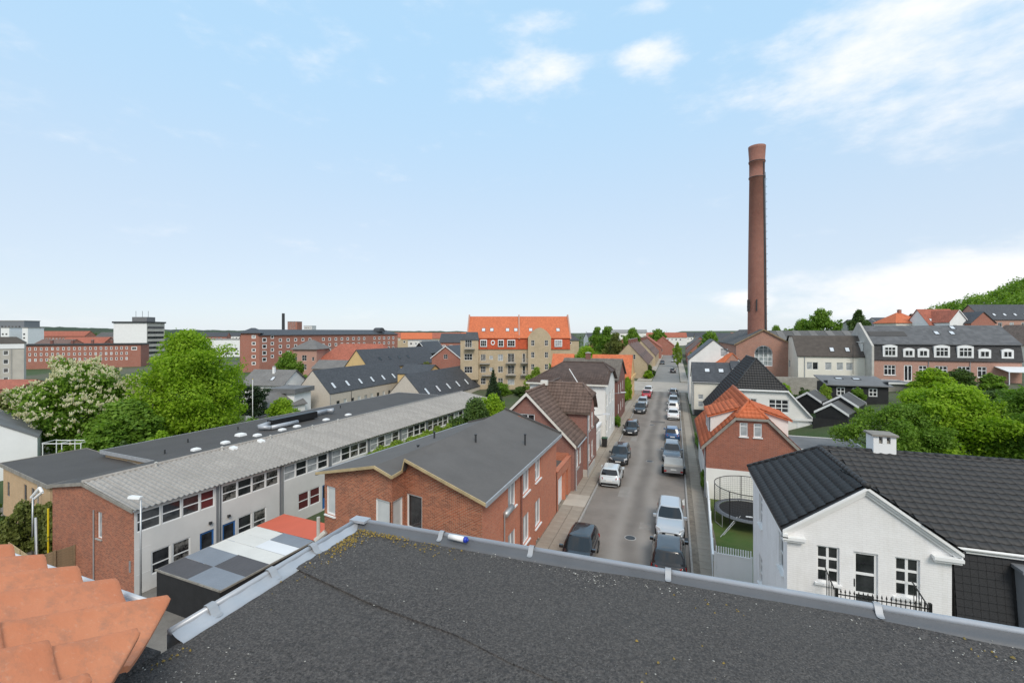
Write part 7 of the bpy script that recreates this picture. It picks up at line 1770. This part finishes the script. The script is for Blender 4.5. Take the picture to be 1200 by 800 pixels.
# ------------------------------------------------------------------ cars and trailer
def car_meshes(L, W, Hh, kind, paint):
    """half-open set of part meshes; x forward, origin at ground centre"""
    hw = W/2; parts = {}
    hood, belt = (.72, .94) if kind != 'van' else (.86, 1.05)
    fr = .5*L
    # stations: x, half width factor, top height
    if kind in ('hatch', 'van'):
        st = [(-.5, .80, .62), (-.485, .90, .80), (-.46, .95, belt-.02), (-.40, .975, belt), (-.2, 1, belt), (.0, 1, belt), (.14, 1, belt-.01), (.22, .99, belt-.04), (.34, .97, hood+.10), (.43, .93, hood), (.475, .86, hood-.12), (.497, .74, .50)]
        cb = (.235, -.475); ct = (.07, -.40)
    else:
        st = [(-.5, .80, .60), (-.487, .90, .78), (-.46, .95, belt-.06), (-.38, .975, belt), (-.2, 1, belt), (.0, 1, belt), (.12, 1, belt-.01), (.19, .99, belt-.04), (.32, .97, hood+.10), (.43, .93, hood), (.475, .86, hood-.12), (.497, .74, .50)]
        cb = (.20, -.47 if kind == 'wagon' else -.36); ct = (.04, -.41 if kind == 'wagon' else -.22)
    rows = []
    for x, wf, zt in st:
        w_ = hw*wf; half = [(w_*.84, .17), (w_*.97, .26), (w_, .48), (w_*.985, min(.70, zt-.10)), (w_*.93, zt-.03), (w_*.80, zt), (w_*.4, zt+.018)]
        rows.append([(x*L, y, z) for y, z in half]+[(x*L, 0, zt+.024)]+[(x*L, -y, z) for y, z in reversed(half)])
    m = MB(); m.grid(rows, flip=False); m.poly(rows[0][::1]); m.poly(rows[-1][::-1]); parts['body'] = (m.mesh('body', paint, True), None)
    # cabin: base ring to roof ring with a crowned roof
    bf, br = cb[0]*L, cb[1]*L; tf, tr = ct[0]*L, ct[1]*L; wb, wt = hw*.91, hw*.70; zb, zt = belt-.045, Hh
    sec = lambda x0, x1, s: (x0+(x1-x0)*s)
    lev = [(0., wb, zb), (.5, wb*.94, zb+(zt-zb)*.52), (.86, wt*1.06, zb+(zt-zb)*.90), (1., wt*.92, zt)]
    ringp = []
    for s, w_, z in lev:
        xf = bf+(tf-bf)*s*(1+.10*(1-s)); xr = br+(tr-br)*s; n = 6
        r = []
        for i in range(n+1): a = -1+2*i/n; r.append((xf-.10*a*a*(1 if s < .9 else .7), a*w_, z))
        for i in range(1, 6): r.append((xf-.10+(xr+.08-xf+.10)*i/6, w_*(1+.02*math.sin(math.pi*i/6)), z))
        for i in range(n+1): a = 1-2*i/n; r.append((xr+.08*a*a, a*w_, z))
        for i in range(1, 6): r.append((xr+.08+(xf-.10-xr-.08)*i/6, -w_*(1+.02*math.sin(math.pi*i/6)), z))
        ringp.append(r)
    m = MB(); m.grid(ringp, close=True); top = ringp[-1]; c_ = (sum(p[0] for p in top)/len(top), 0, zt+.035)
    inner = [[(c_[0]+(p[0]-c_[0])*f, p[1]*f, zt+dz) for p in top] for f, dz in ((.86, .018), (.6, .032), (.3, .038))]
    m.grid([top]+inner, close=True); m.poly(inner[-1])
    parts['cabin'] = (m.mesh('cabin', paint, True), None)
    N = len(top)
    def glass(idx, s0, s1, nm, off=.012, gm='glass_car'):
        g = MB(); rr = []
        for s in (s0, (s0+s1)/2, s1):
            row = []
            for i in idx:
                i0 = int(math.floor(i)); f = i-i0
                def at(lv, ii): return Vector(ringp[lv][ii % N])
                # piecewise level interpolation
                ls = [l[0] for l in lev]; q = max(j for j in range(len(ls)-1) if ls[j] <= s+1e-9); u = (s-ls[q])/(ls[q+1]-ls[q])
                p0 = at(q, i0).lerp(at(q, i0+1), f); p1 = at(q+1, i0).lerp(at(q+1, i0+1), f); p = p0.lerp(p1, u)
                ctr = Vector((c_[0], 0, p.z)); o = (p-ctr); o = Vector((o.x/(L*.4), o.y/hw, .15)).normalized(); row.append(p+o*off)
            rr.append(row)
        g.grid(rr); parts[nm] = (g.mesh(nm.split('#')[0], gm, True), None)
    fine = lambda a, b, n: [a+(b-a)*i/n for i in range(n+1)]
    glass(fine(.35, 5.65, 6), .10, .90, 'windscreen'); glass(fine(12.4, 17.6, 6), .20, .88, 'rear_window')
    glass(fine(6.5, 8.9, 4), .14, .82, 'side_window#0'); glass(fine(9.1, 11.4, 4), .14, .82, 'side_window#1'); glass(fine(18.6, 20.9, 4), .14, .82, 'side_window#2'); glass(fine(21.1, 23.5, 4), .14, .82, 'side_window#3')
    # lamps, grille, plates, mirrors
    for sy, i in ((1, 0), (-1, 1)):
        m = MB(); x = fr*.965; m.prism([(x-.22, sy*hw*.90, .60), (x+.02, sy*hw*.62, .56), (x+.02, sy*hw*.62, .70), (x-.22, sy*hw*.90, .76)], [(x-.20, sy*hw*.955, .61), (x+.055, sy*hw*.64, .57), (x+.04, sy*hw*.63, .69), (x-.20, sy*hw*.945, .75)]); parts['headlight#%d' % i] = (m.mesh('headlight', 'lamp_clear'), None)
        m = MB(); x = -fr*.975; m.prism([(x+.20, sy*hw*.93, .66), (x-.012, sy*hw*.60, .66), (x-.012, sy*hw*.60, .84), (x+.20, sy*hw*.90, .88)], [(x+.18, sy*hw*.975, .66), (x-.045, sy*hw*.62, .66), (x-.035, sy*hw*.62, .83), (x+.18, sy*hw*.945, .87)]); parts['tail_light#%d' % i] = (m.mesh('tail_light', 'lamp_red'), None)
        m = MB(); m.box(bf-.32, bf-.16, sy*(hw*.93) if sy > 0 else -hw*.93-.20, sy*hw*.93+.20 if sy > 0 else -hw*.93, belt-.02, belt+.13); parts['mirror#%d' % i] = (m.mesh('mirror', paint), None)
    parts['grille'] = (MB().box(fr*.985, fr*1.004, -hw*.5, hw*.5, .30, .48).mesh('grille', 'plastic_black'), None)
    parts['number_plate#0'] = (MB().box(fr*1.0045, fr*1.01, -.26, .26, .36, .47).mesh('number_plate', 'plate_white'), None); parts['number_plate#1'] = (MB().box(-fr*1.012, -fr*1.0, -.26, .26, .55, .66).mesh('number_plate', 'plate_white'), None)
    parts['bumper'] = (MB().box(-fr*1.005, -fr*.94, -hw*.82, hw*.82, .22, .42).mesh('bumper', 'plastic_black'), None)
    return parts
def wheel_meshes(r):
    t = MB(); n = 20; prof = [(-.10, r*.62), (-.105, r*.92), (-.08, r), (.08, r), (.105, r*.92), (.10, r*.62)]
    t.grid([[(q*math.cos(6.28318*i/n), y, q*math.sin(6.28318*i/n)) for i in range(n)] for y, q in prof], close=True)
    rm = MB(); rm.grid([[(q*math.cos(6.28318*i/n), y, q*math.sin(6.28318*i/n)) for i in range(n)] for y, q in ((-.09, r*.66), (-.085, r*.6), (-.06, r*.15), (-.07, .01))], close=True); rm.grid([[(q*math.cos(6.28318*i/n), y, q*math.sin(6.28318*i/n)) for i in range(n)] for y, q in ((.09, r*.66), (.085, r*.6), (.06, r*.15), (.07, .01))], close=True)
    return t.mesh('tyre', 'rubber', True), rm.mesh('rim', 'alloy', True)
WH = wheel_meshes(.315)
arch = MB(); 
for sy in (-1,): arch.grid([[(.40*math.cos(math.pi*i/12), yy, .40*math.sin(math.pi*i/12)) for i in range(13)] for yy in (0,)]+[[(.0, 0, 0)]*13])
ARCH = arch.mesh('wheel_arch_shade', 'plastic_black')  # flat black half disc painting the shade inside the wheel arch
CARS = {}
def car(label, x, y, heading, kind, paint, L, W, Hh, group=None):
    root = thing('parked_car', label, 'car', (x, y, 0.0), heading, group); key = (kind, paint, L, W, Hh)
    if key not in CARS: CARS[key] = car_meshes(L, W, Hh, kind, paint)
    for nm, (me, _) in CARS[key].items(): link(nm.split('#')[0], me, root)
    for sx in (.31, -.30):
        for sy in (1, -1):
            w = link('wheel', WH[0], root, (sx*L, sy*(W/2-.115), .315)); link('rim', WH[1], w); 
            a = link('wheel_arch_shade', ARCH, root, (sx*L, sy*(W/2+.004), .30))
    return root
def build_cars():
    to, away = R(-90), R(90)
    Lc = [('black hatchback parked nearest on the left, bonnet towards the camera', -5.05, 25.7, to, 'hatch', 'paint_black', 4.1, 1.76, 1.46),
          ('white hatchback parked on the left showing its tail', -5.1, 40.2, away, 'hatch', 'paint_palegrey', 3.9, 1.74, 1.48),
          ('charcoal hatchback behind the white hatchback on the left', -5.1, 46.9, to, 'hatch', 'paint_charcoal', 4.2, 1.78, 1.48),
          ('black hatchback third along the left kerb in front of the white house', -5.15, 60.2, to, 'hatch', 'paint_black', 4.1, 1.76, 1.46),
          ('charcoal car parked beyond the white house on the left', -5.1, 76.0, to, 'hatch', 'paint_charcoal', 4.2, 1.78, 1.5),
          ('silver car parked before the crossing on the left', -5.15, 82.5, to, 'hatch', 'paint_silver', 4.2, 1.78, 1.46),
          ('red car parked last on the left before the crossing', -5.1, 93.5, away, 'sedan', 'paint_red', 4.3, 1.78, 1.46),
          ('white car behind the red car at the crossing', -5.1, 99.5, to, 'hatch', 'paint_white', 4.2, 1.78, 1.46),
          ('black hatchback parked nearest on the right showing its tail', -.28, 26.9, away, 'hatch', 'paint_black', 4.3, 1.82, 1.50),
          ('silver-white car parked close behind the black hatchback on the right', -.25, 32.0, to, 'hatch', 'paint_silver', 4.3, 1.80, 1.50),
          ('large grey estate car in the middle of the right row', -.2, 49.8, to, 'wagon', 'paint_grey', 4.75, 1.84, 1.46),
          ('blue hatchback behind the grey estate car', -.2, 58.6, away, 'hatch', 'paint_blue', 4.0, 1.74, 1.50),
          ('nearest of the white cars in the right row', -.1, 72.4, away, 'sedan', 'paint_white', 4.3, 1.76, 1.44),
          ('second white car in the right row', -.1, 79.5, away, 'hatch', 'paint_white', 4.2, 1.76, 1.48),
          ('pale silver car behind the two white cars', -.1, 85.8, to, 'hatch', 'paint_silver', 4.2, 1.76, 1.48),
          ('dark grey car parked last on the right before the crossing', -.1, 97.5, away, 'hatch', 'paint_grey', 4.2, 1.78, 1.5),
          ('dark car parked on the right beyond the crossing', -.3, 152, away, 'hatch', 'paint_charcoal', 4.3, 1.78, 1.5),
          ('dark car on the left beyond the crossing', -4.4, 190, to, 'hatch', 'paint_black', 4.3, 1.78, 1.5),
          ('silver car far down the right of the street', -.2, 205, away, 'hatch', 'paint_silver', 4.3, 1.78, 1.5),
          ('grey car farthest down the right of the street', -.2, 240, away, 'hatch', 'paint_grey', 4.3, 1.78, 1.5)]
    for lab, x, y, h, kd, p, L, W, Hh in Lc:
        car(lab, x, y, h+random.uniform(-.015, .015), kd, p, L, W, Hh, 'cars parked along the street')
    # box trailer between the silver-white car and the estate car
    t = thing('covered_trailer', 'small grey covered trailer parked on the right in front of the estate car', 'trailer', (-.05, 44.0, 0))
    m = MB().prism([(-.78, -1.25, .45), (.78, -1.25, .45), (.78, 1.25, .45), (-.78, 1.25, .45)], [(-.80, -1.27, 1.02), (.80, -1.27, 1.02), (.80, 1.27, 1.02), (-.80, 1.27, 1.02)]).build('box', 'galvanised', t)
    MB().prism([(-.83, -1.30, 1.022), (.83, -1.30, 1.022), (.83, 1.30, 1.022), (-.83, 1.30, 1.022)], [(-.78, -1.24, 1.20), (.78, -1.24, 1.20), (.78, 1.24, 1.20), (-.78, 1.24, 1.20)]).build('cover', 'canvas', t)
    for sy in (-1, 1):
        w = link('wheel', WH[0], t, (sy*.92, .1, .3), R(90)); link('rim', WH[1], w)
        MB().box(sy*.92-.11, sy*.92+.11, -.28, .48, .64, .67).build('mudguard', 'plastic_black', t); MB().box(sy*.68-.1, sy*.68+.1, -1.31, -1.272, .55, .66).build('tail_light', 'lamp_red', t)
    MB().tube((0, 1.25, .45), (0, 2.35, .45), .04, n=8).build('drawbar', 'galvanised', t); MB().box(-.24, .24, -1.3, -1.28, .70, .80).build('number_plate', 'plate_white', t)
    b = thing('wheelie_bin', 'dark wheelie bin by the porch of the white house', 'bin', (-7.3, 51.3, .1))
    MB().prism([(-.24, -.26, .08), (.24, -.26, .08), (.24, .26, .08), (-.24, .26, .08)], [(-.29, -.32, 1.0), (.29, -.32, 1.0), (.29, .32, 1.0), (-.29, .32, 1.0)]).build('body', 'plastic_black', b); MB().box(-.31, .31, -.34, .34, 1.002, 1.07).build('lid', 'bin_green', b)
    for px, y, lab in ((-7.55, 62.5, 'grey wall-mounted street lamp on the white house corner'), (-7.45, 45.5, 'grey wall-mounted street lamp on the villa')):
        l = thing('street_lamp', lab, 'street lamp', (px, y, 4.6)); MB().tube((0, 0, 0), (1.0, 0, .2), .03, n=6).build('bracket', 'galvanised', l); MB().prism([(.8, -.12, .14), (1.5, -.1, .2), (1.5, .1, .2), (.8, .12, .14)], [(.8, -.08, .26), (1.45, -.06, .3), (1.45, .06, .3), (.8, .08, .26)]).build('lamp_head', 'pvc_grey', l)
build_cars()
